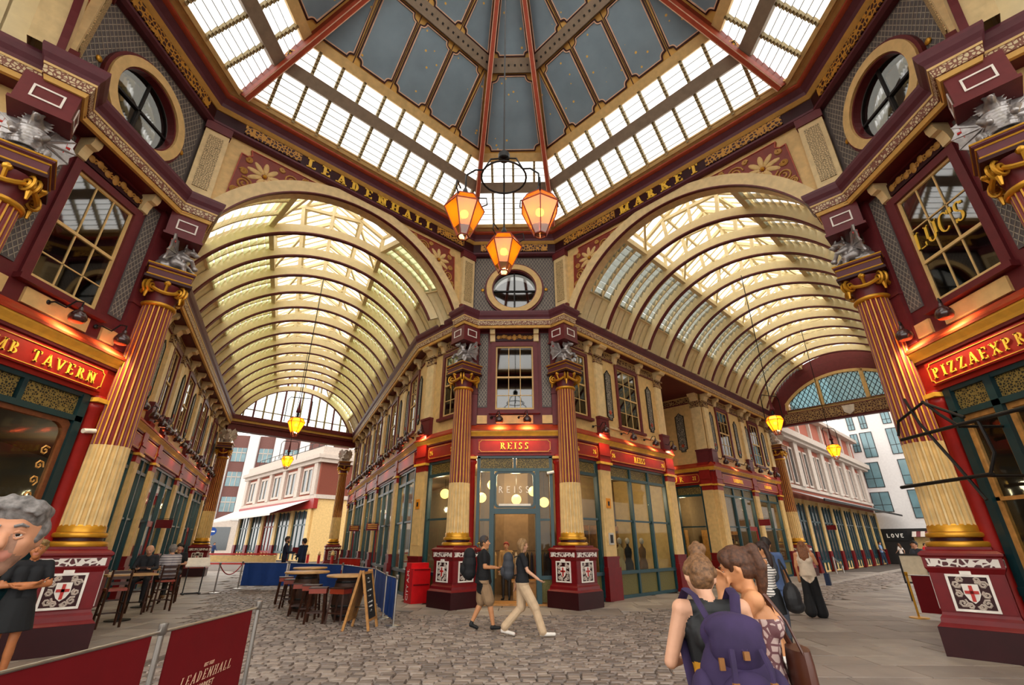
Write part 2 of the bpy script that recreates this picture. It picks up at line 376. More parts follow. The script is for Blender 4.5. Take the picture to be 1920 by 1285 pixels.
def archwall(ang, nm, pat):
    F = Fr(0, 0, ang); w = thing('wall_arch_'+nm, 'cream arch wall with carved red spandrels', kind='structure', rz=F.a)
    C, Ri, Re = 7.5, 4.2, 4.55
    for s_ in (-1, 1):
        pts = [(0, 12.0)]+[(s_*x, z) for x, z in arc(0, C, Re-.02, 90, math.degrees(math.asin(1.8/Re)), 18)]+[(s_*4.62, 9.3), (s_*4.62, 12.0)]
        MB().prism(pts, 6.9, 7.2).build('spandrel_wall', 'cream', w)
        p = MB(); p.box(s_*4.3-.28, s_*4.3+.28, 6.74, 6.95, 9.35, 11.98); p.build('pier', 'palecream', w)
        p = MB(); p.box(s_*4.3-.17, s_*4.3+.17, 6.72, 6.75, 9.85, 11.55); p.build('pier_ornament', 'arabesque', w)
        p = MB(); p.box(s_*4.3-.31, s_*4.3+.31, 6.7, 6.95, 11.72, 11.98); p.box(s_*4.3-.33, s_*4.3+.33, 6.66, 6.95, 9.3, 9.62); p.build('pier_cap', 'maroon', w)
        Rp = 4.57; x0, zt = 3.72, 11.76
        base = [(x, z) for x, z in arc(0, C, Rp, math.degrees(math.acos(x0/Rp)), math.degrees(math.asin((zt-C)/Rp)), 14)]
        poly = base+[(3.42, zt), (3.38, 11.6), (3.5, 11.5), (3.64, 11.52)]
        cp = MB().prism([(s_*x, z) for x, z in poly], 6.84, 6.9).build('carved_panel', 'ribdark', w)
        fr_ = MB(); fr_.ring([(s_*x, z) for x, z in offs(poly, .03)], [(s_*x, z) for x, z in poly], 6.82, 6.9); fr_.build('panel_moulding', 'ribred', cp)
        m = MB(); c = (s_*2.98, 11.12)
        for i in range(9):
            an = 2*pi*i/9+.2; Rm = Matrix.Rotation(-an, 3, 'Y'); m.sphere((c[0]+.27*cos(an), 6.84, c[1]+.27*sin(an)), (.2, .035, .075), 8, 6, rot=Rm)
        m.build('rosette', 'cream', cp); MB().sphere((c[0], 6.82, c[1]), .06, 8, 6).build('rosette_boss', 'gold', cp)
        m = MB()
        for (x, z, r, a) in ((2.28, 11.4, .24, 0), (3.42, 10.62, .22, 2), (3.6, 10.32, .12, 1), (1.93, 11.62, .1, 1), (3.02, 10.6, .14, 4), (3.5, 11.0, .1, 3), (2.55, 11.1, .1, 5), (3.45, 11.42, .09, 2), (2.6, 11.62, .08, 0), (2.75, 10.85, .1, 1)):
            m.tube(spiral((s_*x, z), r, 2, 22, a, s_, 6.83), .028, 5)
        m.build('scroll', 'bronze', cp)
    b = MB(); A = arc(0, C, Re, math.degrees(math.asin(1.8/Re)), 180-math.degrees(math.asin(1.8/Re)), 40); B = arc(0, C, Ri, math.degrees(math.asin(1.8/Ri)), 180-math.degrees(math.asin(1.8/Ri)), 40)
    def sect(A, B, y0, y1, mb):
        n = len(A); vs = [(x, y, z) for P in (A, B) for y in (y0, y1) for x, z in P]
        mb.add(vs, [q for i in range(n-1) for q in ((i, i+1, 2*n+i+1, 2*n+i), (n+i+1, n+i, 3*n+i, 3*n+i+1), (i+1, i, n+i, n+i+1), (2*n+i, 2*n+i+1, 3*n+i+1, 3*n+i))])
    sect(A, B, 6.8, 7.25, b); b.build('arch_band', 'palecream', w)
    b = MB(); sect(B, arc(0, C, Ri-.035, math.degrees(math.asin(1.8/Ri)), 180-math.degrees(math.asin(1.8/Ri)), 40), 6.79, 6.9, b); b.build('arch_edge', 'maroon', w)
    for (a, c) in pat:
        m = MB(); m.box(a, c, 6.715, 6.76, 12.13, 12.43); m.build('frieze_pattern', 'friezegold', w)
    return w
WL = archwall(45, 'left', ((-3.75, -2.2), (2.75, 4.0))); WR = archwall(-45, 'right', ((-4.0, -1.7), (1.6, 3.75)))
archwall(135, 'near_left', ((-4, 4),)); archwall(-135, 'near_right', ((-4, 4),))
def trellis(mb, x0, x1, z0, z1, y, pitch=.11, w=.014, hole=None):
    def clip(p, q):
        t0, t1 = 0., 1.; dx, dz = q[0]-p[0], q[1]-p[1]
        for pp, qq in ((-dx, p[0]-x0), (dx, x1-p[0]), (-dz, p[1]-z0), (dz, z1-p[1])):
            if abs(pp) < 1e-9:
                if qq < 0: return None
            else:
                t = qq/pp
                if pp < 0: t0 = max(t0, t)
                else: t1 = min(t1, t)
        return None if t0 >= t1 else ((p[0]+dx*t0, p[1]+dz*t0), (p[0]+dx*t1, p[1]+dz*t1))
    H = z1-z0; k = 1.6
    n = int((x1-x0+H/k)/pitch)+2
    for sg in (-1, 1):
        for i in range(-1, n):
            xs = x0+i*pitch if sg < 0 else x1-i*pitch
            c = clip((xs, z0), (xs+sg*H/k, z1))
            if c: 
                (a, b), (e, f) = c; d = Vector((e-a, f-b))
                if d.length < .02: continue
                L_ = d.length; d.normalize(); nn = Vector((-d.y, d.x))*w/2
                if hole:
                    bb = (Vector((a, b))-Vector(hole[:2])).dot(d); q = (Vector((a, b))-Vector(hole[:2])).length_squared-hole[2]**2; D_ = bb*bb-q
                    if D_ > 0:
                        s0, s1 = -bb-sqrt(D_), -bb+sqrt(D_)
                        for u0, u1 in ((0, min(s0, L_)), (max(0, s1), L_)):
                            if u1-u0 > .02: p0 = Vector((a, b))+d*u0; p1 = Vector((a, b))+d*u1; mb.add([(p0.x-nn.x, y, p0.y-nn.y), (p0.x+nn.x, y, p0.y+nn.y), (p1.x+nn.x, y, p1.y+nn.y), (p1.x-nn.x, y, p1.y-nn.y)], [(0, 1, 2, 3)])
                        continue
                mb.add([(a-nn.x, y, b-nn.y), (a+nn.x, y, b+nn.y), (e+nn.x, y, f+nn.y), (e-nn.x, y, f-nn.y)], [(0, 1, 2, 3)])
def oculus(ang, nm, star=False):
    F = Fr(0, 0, ang); w = thing('wall_oculus_'+nm, 'grey trellised drum wall with round window', kind='structure', rz=F.a)
    circ = lambda r, n=40: arc(0, 10.5, r, 0, 360, n)[:-1]
    sq = []
    for i in range(40):
        a = 2*pi*i/40; c, s_ = cos(a), sin(a); k = 1/max(abs(c)/1.66, abs(s_)/1.52); sq.append((c*k, 10.6+s_*k))
    MB().ring(sq, circ(.86), 8.12, 8.4).build('drum_panel', 'greypanel', w)
    m = MB(); trellis(m, -1.5, 1.5, 9.35, 11.9, 8.112, .12, .016, hole=(0, 10.5, 1.13)); m.build('trellis_work', 'trellis', w, kind='stuff')
    MB().ring(circ(1.12), circ(.8), 8.02, 8.2).build('outer_ring', 'maroon', w); MB().ring(circ(1.05), circ(.84), 7.96, 8.1).build('window_ring', 'cream', w)
    m = MB(); m.prism(circ(.84), 8.25, 8.255); m.build('window_pane', 'darkglass', w)
    m = MB(); m.box(-.84, .84, 8.2, 8.26, 10.475, 10.525); m.box(-.025, .025, 8.2, 8.26, 9.66, 11.34); m.build('glazing_bar', 'dark', w)
    MB().prism(circ(.9), 8.9, 8.95).build('attic_back', 'interiordark', w)
    for s_ in (-1, 1): MB().sphere((s_*1.2, 8.1, 10.5), (.07, .03, .07), 10, 6).build('stud', 'gold', w)
    MB().box(-1.3, 1.3, 7.91, 7.97, 12.13, 12.43).build('frieze_pattern', 'friezegold', w)
for a, nm in ((0, 'centre'), (90, 'left'), (-90, 'right')): oculus(a, nm)
# ================================================================= VAULTS
class Sec:
    def __init__(s, c, a, zc=7.55): s.c = Vector((c[0], c[1], 0)); s.a = Vector((a[0], a[1], 0)).normalized(); s.zc = zc; s.n = Vector((-s.a.y, s.a.x, 0))
    def p(s, phi, R, off=0): return s.c+s.a*(R*cos(phi))+Vector((0, 0, s.zc+R*sin(phi)))+s.n*off
def vault(secs, nm, gl, keep=lambda p: True, skip_first_rib=True, beam='vaultcream'):
    root = thing('ceiling_vault_'+nm, 'cream ribbed barrel vault with glazed lantern roof', kind='structure'); Ri, Rs = 4.25, 4.62
    PH0 = radians(24); LA, LB = radians(38), radians(66)
    for i, sc in enumerate(secs):
        if i == 0 and skip_first_rib: continue
        m = MB(); n = 36; ring = []
        for k in range(n+1):
            ph = PH0+(pi-2*PH0)*k/n
            if keep(sc.p(ph, Ri)): ring.append(ph)
        for j in range(len(ring)-1):
            a, b = ring[j], ring[j+1]
            for (r0, r1, t, mi) in ((Ri, Ri+.34, .05, 0), (Ri-.03, Ri+.02, .075, 1)):
                vs = [sc.p(q, rr, o) for q in (a, b) for rr in (r0, r1) for o in (-t, t)]
                m.add(vs, [(0, 1, 5, 4), (2, 6, 7, 3), (0, 4, 6, 2), (1, 3, 7, 5)], mi)
        m.build('rib', ['vaultcream', 'maroon'], root)
        # roof truss over the rib
        m = MB(); L = [sc.p(LB, Rs), sc.p(pi-LB, Rs)]; E = [p+Vector((0, 0, .55)) for p in L]; rd = sc.p(pi/2, Rs)+Vector((0, 0, 1.35))
        if keep(rd) and keep(L[0]) and keep(L[1]):
            for s_ in (0, 1): m.bar(L[s_], E[s_], .12, .12); m.bar(E[s_], rd, .12, .16); m.bar(sc.p(radians(78) if s_ == 0 else radians(102), Ri+.3), E[s_]*.55+rd*.45, .09, .12)
            m.bar(sc.p(pi/2, Ri+.3), rd, .1, .1); m.bar(E[0]*.6+rd*.4, E[1]*.6+rd*.4, .1, .12); m.build('roof_truss', 'vaultcream', root)
    for i in range(len(secs)-1):
        A, B = secs[i], secs[i+1]
        if not keep(B.p(pi/2, Rs)) and not keep(A.p(pi/2, Rs)): pass
        for side in (0, 1):
            f = (lambda x: x) if side == 0 else (lambda x: pi-x)
            m = MB(); nb = 4
            for j in range(nb):
                t0, t1 = (j+.04)/nb, (j+.96)/nb; st = 6
                for k in range(st):
                    a, b = f(PH0-.06+(LA-PH0+.06)*k/st), f(PH0-.06+(LA-PH0+.06)*(k+1)/st)
                    q = [A.p(a, Rs).lerp(B.p(a, Rs), t0), A.p(a, Rs).lerp(B.p(a, Rs), t1), A.p(b, Rs).lerp(B.p(b, Rs), t1), A.p(b, Rs).lerp(B.p(b, Rs), t0)]
                    m.add(q, [(0, 1, 2, 3)])
            for k in range(5):
                a, b = f(PH0-.06+(LA-PH0+.06)*k/5), f(PH0-.06+(LA-PH0+.06)*(k+1)/5)
                m.add([A.p(a, Rs+.04), B.p(a, Rs+.04), B.p(b, Rs+.04), A.p(b, Rs+.04)], [(0, 1, 2, 3)])
            m.build('boarding', 'vaultcream', root)
            nc, st = 3, 9
            for j in range(nc):
                m = MB(); t0, t1 = (j+.06)/nc, (j+.94)/nc
                for k in range(st):
                    a, b = f(LA+(LB-LA)*k/st), f(LA+(LB-LA)*(k+1)/st)
                    q = [A.p(a, Rs-.07).lerp(B.p(a, Rs-.07), t0), A.p(a, Rs-.07).lerp(B.p(a, Rs-.07), t1), A.p(b, Rs+.05).lerp(B.p(b, Rs+.05), t1), A.p(b, Rs+.05).lerp(B.p(b, Rs+.05), t0)]
                    m.add(q, [(0, 1, 2, 3)])
                m.build('louvre_glass', gl, root)
            m = MB()
            for j in range(nc+1):
                t = j/nc
                for k in range(st):
                    a, b = f(LA+(LB-LA)*k/st), f(LA+(LB-LA)*(k+1)/st)
                    m.bar(A.p(a, Rs).lerp(B.p(a, Rs), t), A.p(b, Rs).lerp(B.p(b, Rs), t), .07, .16, up=(0, 0, 1))
            m.build('glazing_bars', 'vaultcream', root)
            m = MB(); m.bar(A.p(f(LB), Rs), B.p(f(LB), Rs), .16, .22); m.bar(A.p(f(LA), Rs), B.p(f(LA), Rs), .1, .12); m.build('purlin', beam, root)
            e0, e1 = A.p(f(LB), Rs)+Vector((0, 0, .55)), B.p(f(LB), Rs)+Vector((0, 0, .55)); l0, l1 = A.p(f(LB), Rs), B.p(f(LB), Rs)
            r0, r1 = A.p(pi/2, Rs)+Vector((0, 0, 1.4)), B.p(pi/2, Rs)+Vector((0, 0, 1.4))
            m = MB(); m.add([l0, l1, e1, e0], [(0, 1, 2, 3)]); m.build('lantern_glass', 'roofglass', root)
            m = MB(); m.add([e0, e1, r1, r0], [(0, 1, 2, 3)]); m.build('lantern_glass', 'roofglass', root)
            m = MB()
            for t in (.25, .5, .75): m.bar(e0.lerp(e1, t), r0.lerp(r1, t), .05, .08)
            m.bar(e0, e1, .12, .12); m.bar(e0.lerp(r0, .5), e1.lerp(r1, .5), .08, .12)
            if i % 2 == side: m.bar(l0, e0.lerp(r0, .55).lerp(e1.lerp(r1, .55), .9), .08, .1)
            else: m.bar(l1, e0.lerp(r0, .55).lerp(e1.lerp(r1, .55), .1), .08, .1)
            m.build('rafters', 'vaultcream', root)
        m = MB(); m.bar(A.p(pi/2, Rs)+Vector((0, 0, 1.38)), B.p(pi/2, Rs)+Vector((0, 0, 1.38)), .12, .16); m.build('ridge', 'vaultcream', root)
    return root
LD = radians(25.9); DR = Vector((-sin(LD), cos(LD))); NN = Vector((cos(LD), sin(LD)))
def lp(t, n): q = DR*t+NN*n; return (q.x, q.y)
lsec = [Sec((-7.2*R2, 7.2*R2), (R2, R2), 7.5)]+[Sec(lp(8.72+1.53*k, -3.165), NN) for k in range(12)]+[Sec(lp(27.1, -3.165), NN), Sec(lp(29.2, -3.165), Vector(lp(30.7, .75))-Vector(lp(27.7, -7.1)))]
vault(lsec, 'left', 'greenglass')
rsec = [Sec((7.2*R2, 7.2*R2), (R2, -R2), 7.5)]+[Sec(((8.95+1.51*k)*R2, (8.95+1.51*k)*R2), (R2, -R2)) for k in range(13)]
vault(rsec, 'right', 'greyglass')
for s_ in (-1, 1):
    vault([Sec((s_*7.2*R2, -7.2*R2), (-s_*R2*-1*-1, -R2*-1*-1) if False else ((-R2, R2) if s_ < 0 else (R2, R2)), 7.5)]+[Sec((s_*(8.9+1.5*k)*R2, -(8.9+1.5*k)*R2), (-R2, R2) if s_ < 0 else (R2, R2)) for k in range(2)], 'near_left' if s_ < 0 else 'near_right', 'greenglass')
# ================================================================= LETTERING (slab serif, cut as solid pieces)
GL = {'L': (.68, ['v.15', 'h.15,.64,0', 't.62,0,1']), 'E': (.7, ['v.15', 'h.15,.62,0', 'h.15,.5,.5', 'h.15,.62,1', 't.6,0,1', 't.6,1,-1']),
 'A': (.8, ['d.1,0,.4,1,.5', 'd.4,1,.7,0,1', 'h.2,.6,.32', 's.1,0', 's.7,0']), 'D': (.78, ['v.15', 'a.2,.5,.46,.5,-90,90']), 'N': (.82, ['v.13', 'v.68', 'd.13,1,.68,0,.9']),
 'H': (.8, ['v.15', 'v.65', 'h.15,.65,.5']), 'M': (.98, ['v.13', 'v.83', 'd.13,1,.48,.1,.8', 'd.48,.1,.83,1,.5']), 'R': (.76, ['v.15', 'a.2,.74,.36,.26,-90,90', 'd.35,.48,.68,0,.9', 's.66,0']),
 'K': (.76, ['v.15', 'd.15,.38,.62,1,.5', 'd.32,.55,.68,0,.9', 's.66,0', 's.6,1']), 'T': (.76, ['v.38', 'h.04,.72,1', 't.06,1,-1', 't.7,1,-1']), 'I': (.32, ['v.16']),
 'S': (.62, ['a.31,.755,.22,.245,20,270', 'a.31,.255,.23,.255,-160,90', 't.52,.8,.5', 't.08,.02,.8']), 'U': (.8, ['w.15,.3,1', 'w.65,.3,1', 'a.4,.3,.25,.3,180,360', 's.15,1', 's.65,1']),
 'C': (.76, ['a.42,.5,.33,.5,45,315', 't.68,.75,.9']), "'": (.25, ['w.12,.72,1']), 'P': (.7, ['v.15', 'a.2,.73,.38,.27,-90,90']), 'Z': (.72, ['h.08,.64,1', 'h.08,.64,0', 'd.6,1,.1,0,1', 't.08,1,-1', 't.64,0,1']),
 'X': (.78, ['d.1,1,.68,0,1', 'd.68,1,.1,0,.5', 's.12,0', 's.66,0', 's.12,1', 's.66,1']), 'B': (.74, ['v.15', 'a.2,.755,.34,.245,-90,90', 'a.2,.26,.4,.26,-90,90']),
 'V': (.8, ['d.08,1,.4,0,1', 'd.4,0,.72,1,.5', 's.1,1', 's.7,1']), 'O': (.82, ['a.41,.5,.33,.5,0,360']), 'G': (.8, ['a.42,.5,.33,.5,45,330', 'w.68,.05,.45']),
 '2': (.6, ['a.3,.72,.22,.28,-30,200', 'd.48,.58,.08,.02,.7', 'h.08,.54,0']), '6': (.62, ['a.31,.3,.23,.3,0,360', 'a.38,.5,.3,.5,80,180']), '3': (.58, ['a.28,.75,.2,.25,-90,190', 'a.28,.26,.23,.26,-190,90']), '1': (.36, ['v.18', 'd.05,.8,.18,1,.5']), ' ': (.45, []), 'W': (1.1, ['d.06,1,.3,0,1', 'd.3,0,.55,1,.5', 'd.55,1,.8,0,1', 'd.8,0,1.05,1,.5'])}
def glyph(mb, ch, x, z, h, y0, y1, serif=True, wt=.17, slant=0, mi=0):
    W_, st = GL[ch]; T = wt*h; th = T*(.42 if serif else 1)
    def P(a, b): return (x+a*h+slant*b*h, z+b*h)
    def quad(pts): mb.prism([P(*p) for p in pts], y0, y1, mi)
    def stroke(a, b, c, d, t): # normalized coords, t thickness normalized
        v = Vector((c-a, d-b)); L = v.length; n = Vector((-v.y, v.x))/L*t/2; quad([(a-n.x, b-n.y), (a+n.x, b+n.y), (c+n.x, d+n.y), (c-n.x, d-n.y)])
    tn = th/h; tt = T/h
    for s_ in st:
        k, q = s_[0], [float(v) for v in s_[1:].split(',')]
        if k in 'vw':
            a, b0, b1 = (q[0], 0, 1) if k == 'v' else q
            quad([(a-tt/2, b0), (a+tt/2, b0), (a+tt/2, b1), (a-tt/2, b1)])
            if k == 'v' and serif:
                for zz in (0, 1-tn): quad([(a-tt*1.05, zz), (a+tt*1.05, zz), (a+tt*1.05, zz+tn), (a-tt*1.05, zz+tn)])
        elif k == 's' and serif:
            zz = 0 if q[1] < .5 else 1-tn; quad([(q[0]-tt*.9, zz), (q[0]+tt*.9, zz), (q[0]+tt*.9, zz+tn), (q[0]-tt*.9, zz+tn)])
        elif k == 'h':
            zz = min(max(q[2]-tn/2, 0), 1-tn); quad([(q[0], zz), (q[1], zz), (q[1], zz+tn), (q[0], zz+tn)])
        elif k == 't' and serif:
            e = q[1]; quad([(q[0]-tn*.6, e), (q[0]+tn*.6, e), (q[0]+tn*.6, e+q[2]*.24), (q[0]-tn*.6, e+q[2]*.24)])
        elif k == 'd': stroke(q[0], q[1], q[2], q[3], tt*q[4] if serif else tt)
        elif k == 'a':
            cx, cz, rx, rz, a0, a1 = q; n = 14; o = []; i_ = []
            for j in range(n+1):
                an = radians(a0+(a1-a0)*j/n); t = (tn+(tt-tn)*abs(cos(an))) if serif else tt
                o.append((cx+rx*cos(an), cz+rz*sin(an))); i_.append((cx+(rx-t)*cos(an), cz+(rz-min(t, tn*1.1 if serif else t))*sin(an)))
            for j in range(n): quad([o[j], o[j+1], i_[j+1], i_[j]])
def textw(t, h, sp=.1): return sum((GL[c][0]+sp)*h for c in t)-sp*h
def letters(par, t, xc, z, h, y, mt='letter', sp=.1, serif=True, wt=.17, slant=0, depth=.015, width=None):
    """one part per letter, centred on xc; y is the board face (letters stand proud towards -y)"""
    tw = textw(t, h, sp)
    if width: sp += (width-tw)/max(1, len(t)-1)/h; tw = width
    x = xc-tw/2
    for c in t:
        if c != ' ':
            m = MB(); glyph(m, c, x, z, h, y-depth, y, serif, wt, slant); m.build('letter', mt, par)
        x += (GL[c][0]+sp)*h
letters(WL, 'LEADENHALL', .27, 12.11, .33, 6.75, 'letter', width=4.5, wt=.27, depth=.03)
letters(WR, 'MARKET', -.05, 12.11, .33, 6.75, 'letter', width=2.8, wt=.27, depth=.03)
def vtext(par, t, loc, size, mt, rot=(pi/2, 0, 0), depth=.002, name='lettering', shear=0):
    """small print set in the built-in face"""
    cu = bpy.data.curves.new(name, 'FONT'); cu.body = t; cu.size = size; cu.extrude = depth; cu.align_x = 'CENTER'; cu.shear = shear; cu.resolution_u = 2
    tmp = bpy.data.objects.new(name, cu); COL.objects.link(tmp); dg = bpy.context.evaluated_depsgraph_get()
    me = bpy.data.meshes.new_from_object(tmp.evaluated_get(dg)); bpy.data.objects.remove(tmp); me.materials.clear(); me.materials.append(MATS[mt])
    o = ob(name, me, par, loc); o.rotation_euler = rot; return o
# ================================================================= COLUMNS
def remeshed(mb, voxel, smooth=4, name='body', dec=None):
    me = mb.mesh(name, 'white'); tmp = bpy.data.objects.new('tmp', me); COL.objects.link(tmp)
    r = tmp.modifiers.new('r', 'REMESH'); r.mode = 'VOXEL'; r.voxel_size = voxel; r.use_smooth_shade = True
    if smooth: q = tmp.modifiers.new('s', 'SMOOTH'); q.iterations = smooth; q.factor = .5
    if dec: q = tmp.modifiers.new('d', 'DECIMATE'); q.ratio = dec
    dg = bpy.context.evaluated_depsgraph_get(); out = bpy.data.meshes.new_from_object(tmp.evaluated_get(dg))
    bpy.data.objects.remove(tmp); bpy.data.meshes.remove(me); out.materials.clear(); out.polygons.foreach_set('use_smooth', [True]*len(out.polygons)); return out
def sqprof(mb, prof, mi=0): mb.lathe([(h*sqrt(2), z) for h, z in prof], 4, a0=pi/4, mi=mi)
def shaft(mb, z0, z1, r0, r1, m_fil, m_fl, n=20):
    vs = []; fs = []; ms = []; per = []
    for i in range(n):
        for da, k in ((-.14, 1), (.14, 1), (.26, .925), (.5, .89), (.74, .925)): per.append((2*pi*(i+da)/n, k))
    q = len(per); st = 4
    for j in range(st+1):
        t = j/st; r = r0+(r1-r0)*t; z = z0+(z1-z0)*t
        for a, k in per: vs.append((r*k*cos(a), r*k*sin(a), z))
    for j in range(st):
        for i in range(q):
            mb.add([], []) ; fs.append((j*q+i, j*q+(i+1) % q, (j+1)*q+(i+1) % q, (j+1)*q+i)); ms.append(m_fil if i % 5 == 0 else m_fl)
    k = len(mb.v); mb.v += vs; mb.f += [tuple(a+k for a in f) for f in fs]; mb.m += ms
def relief_shield(par, y, s=1., z=.92):
    """square framed relief: white shield with red cross among scrolls; faces -y of the local frame"""
    h = .27*s; fr_ = MB(); fr_.ring([(-h, z-h), (h, z-h), (h, z+h), (-h, z+h)], [(-h+.035, z-h+.035), (h-.035, z-h+.035), (h-.035, z+h-.035), (-h+.035, z+h-.035)], y-.03, y); fr_.box(-.07, .07, y-.04, y, z+h-.01, z+h+.05)
    p = fr_.build('relief_panel', 'white', par); MB().box(-h+.03, h-.03, y-.008, y, z-h+.03, z+h-.03).build('relief_ground', 'darkmaroon', p)
    MB().prism([(-.1, z+.13), (.1, z+.13), (.1, z-.02), (.06, z-.1), (0, z-.15), (-.06, z-.1), (-.1, z-.02)], y-.03, y-.005).build('shield', 'white', p)
    m = MB(); m.box(-.022, .022, y-.042, y-.02, z-.12, z+.11); m.box(-.085, .085, y-.042, y-.02, z-.01, z+.034); m.build('cross', 'brightred', p)
    m = MB()
    for sx in (-1, 1):
        for (x, zz, r, a) in ((.165, .12, .06, 0), (.17, -.02, .055, 2), (.15, -.15, .065, 1), (.07, -.19, .05, 3), (.1, .19, .05, 4)):
            m.tube(spiral((sx*x, z+zz), r, 1.4, 9, a, sx, y-.012), .016, 4)
    m.build('scrollwork', 'stonewhite', p)
def make_column(name='fluted_column'):
    t = thing(name); ped = MB(); sqprof(ped, [(.56, 0), (.56, .42), (.54, .44), (.51, .47), (.5, .54), (.47, .58), (.46, .62), (.46, 1.2), (.48, 1.24), (.5, 1.28), (.5, 1.44), (.53, 1.47), (.53, 1.5), (.48, 1.54), (.42, 1.56), (.42, 1.6), (.3, 1.6)])
    po = ped.build('pedestal', 'deepred', t); pl = MB(); sqprof(pl, [(.567, 0), (.567, .41), (.55, .415), (.1, .415)]); pl.build('plinth', 'darkmaroon', po)
    for k in range(4):
        e = ob('pedestal_face', MB().box(-.45, .45, -.505, -.5, 1.3, 1.42).mesh('scroll_band', 'whitescroll'), po, rz=k*pi/2)
    for k in (0, 3): 
        e = ob('relief', None, t, rz=k*pi/2); 
        m = MB(); m.box(-.44, .44, -.468, -.455, .64, 1.2); q = m.build('pedestal_panel', 'deepred', t, rz=k*pi/2); relief_shield(q, -.468)
        bpy.data.objects.remove(e)
    b = MB(); tor = lambda z, r, k: [(r-.04, z-k), (r-.01, z-k*.7), (r, z), (r-.01, z+k*.7), (r-.04, z+k)]
    b.lathe(tor(1.64, .45, .05), 28); b.lathe(tor(1.79, .41, .045), 28); b.lathe([(.36, 1.84), (.355, 1.93), (.33, 1.96)], 28); b.build('base_ring', 'gold', t, smooth=True)
    MB().lathe([(.42, 1.55), (.42, 1.6), (.36, 1.69), (.36, 1.74), (.36, 1.84)], 28).build('base_scotia', 'darkmaroon', t, smooth=True)
    s1 = MB(); shaft(s1, 1.93, 3.38, .345, .325, 0, 1); s1.build('lower_shaft', ['palecream', 'cream'], t, smooth=False)
    s2 = MB(); shaft(s2, 3.38, 6.4, .325, .285, 0, 1); s2.build('upper_shaft', ['goldpaint', 'shaftred'], t, smooth=False)
    MB().lathe([(.3, 6.38), (.33, 6.4), (.34, 6.43), (.33, 6.46), (.28, 6.47)], 24).build('astragal', 'gold', t, smooth=True)
    cap = MB(); cap.lathe([(.27, 6.46), (.28, 6.6), (.34, 6.8), (.4, 6.88), (.4, 6.9)], 24); co = cap.build('capital', 'maroon', t, smooth=True)
    m = MB(); sqprof(m, [(.36, 6.9), (.44, 6.92), (.44, 6.98), (.4, 6.99)]); m.build('abacus', 'darkmaroon', co)
    m = MB()
    for k in range(4):
        a = pi/4+k*pi/2; d = Vector((cos(a), sin(a), 0)); n = Vector((-sin(a), cos(a), 0))
        for sd in (-1, 1):
            pts = []
            for i in range(20):
                f = i/19; r = .15*(1-.8*f); an = pi/2-2*pi*1.6*f; pts.append(d*(.4+r*cos(an)*.9)+n*(sd*.045)+Vector((0, 0, 6.77+r*sin(an))))
            m.tube(pts, .028, 5)
        b0 = k*pi/2; d2 = Vector((cos(b0), sin(b0), 0)); m.sphere(d2*.39+Vector((0, 0, 6.9)), .07, 8, 6)
        pts = [Vector((cos(b0+f*pi/4*.8), sin(b0+f*pi/4*.8), 0))*(.4+.0*abs(f))+Vector((0, 0, 6.66+.1*f*f)) for f in (-1, -.6, -.2, .2, .6, 1)]
        m.tube(pts, .04, 6); m.tube([d*.44+Vector((0, 0, 6.66)), d*.45+Vector((0, 0, 6.5))], [.045, .02], 6)
        m.tube([d2*.42+Vector((0, 0, 6.88)), d2*.34+n*0+Vector((0, 0, 6.72))], .03, 5)
    m.build('volutes', 'gold', co, smooth=True)
    m = MB(); sqprof(m, [(.40, 6.99), (.40, 7.2), (.44, 7.23), (.44, 7.29), (.3, 7.3)]); bo = m.build('dragon_plinth', 'plum', t)
    m = MB()
    for z, h in ((7.01, .41), (7.18, .41), (7.27, .447)): sqprof(m, [(h, z-.015), (h+.008, z), (h, z+.018)])
    m.build('plinth_gilding', 'gold', bo); return t
COLUMN = make_column()
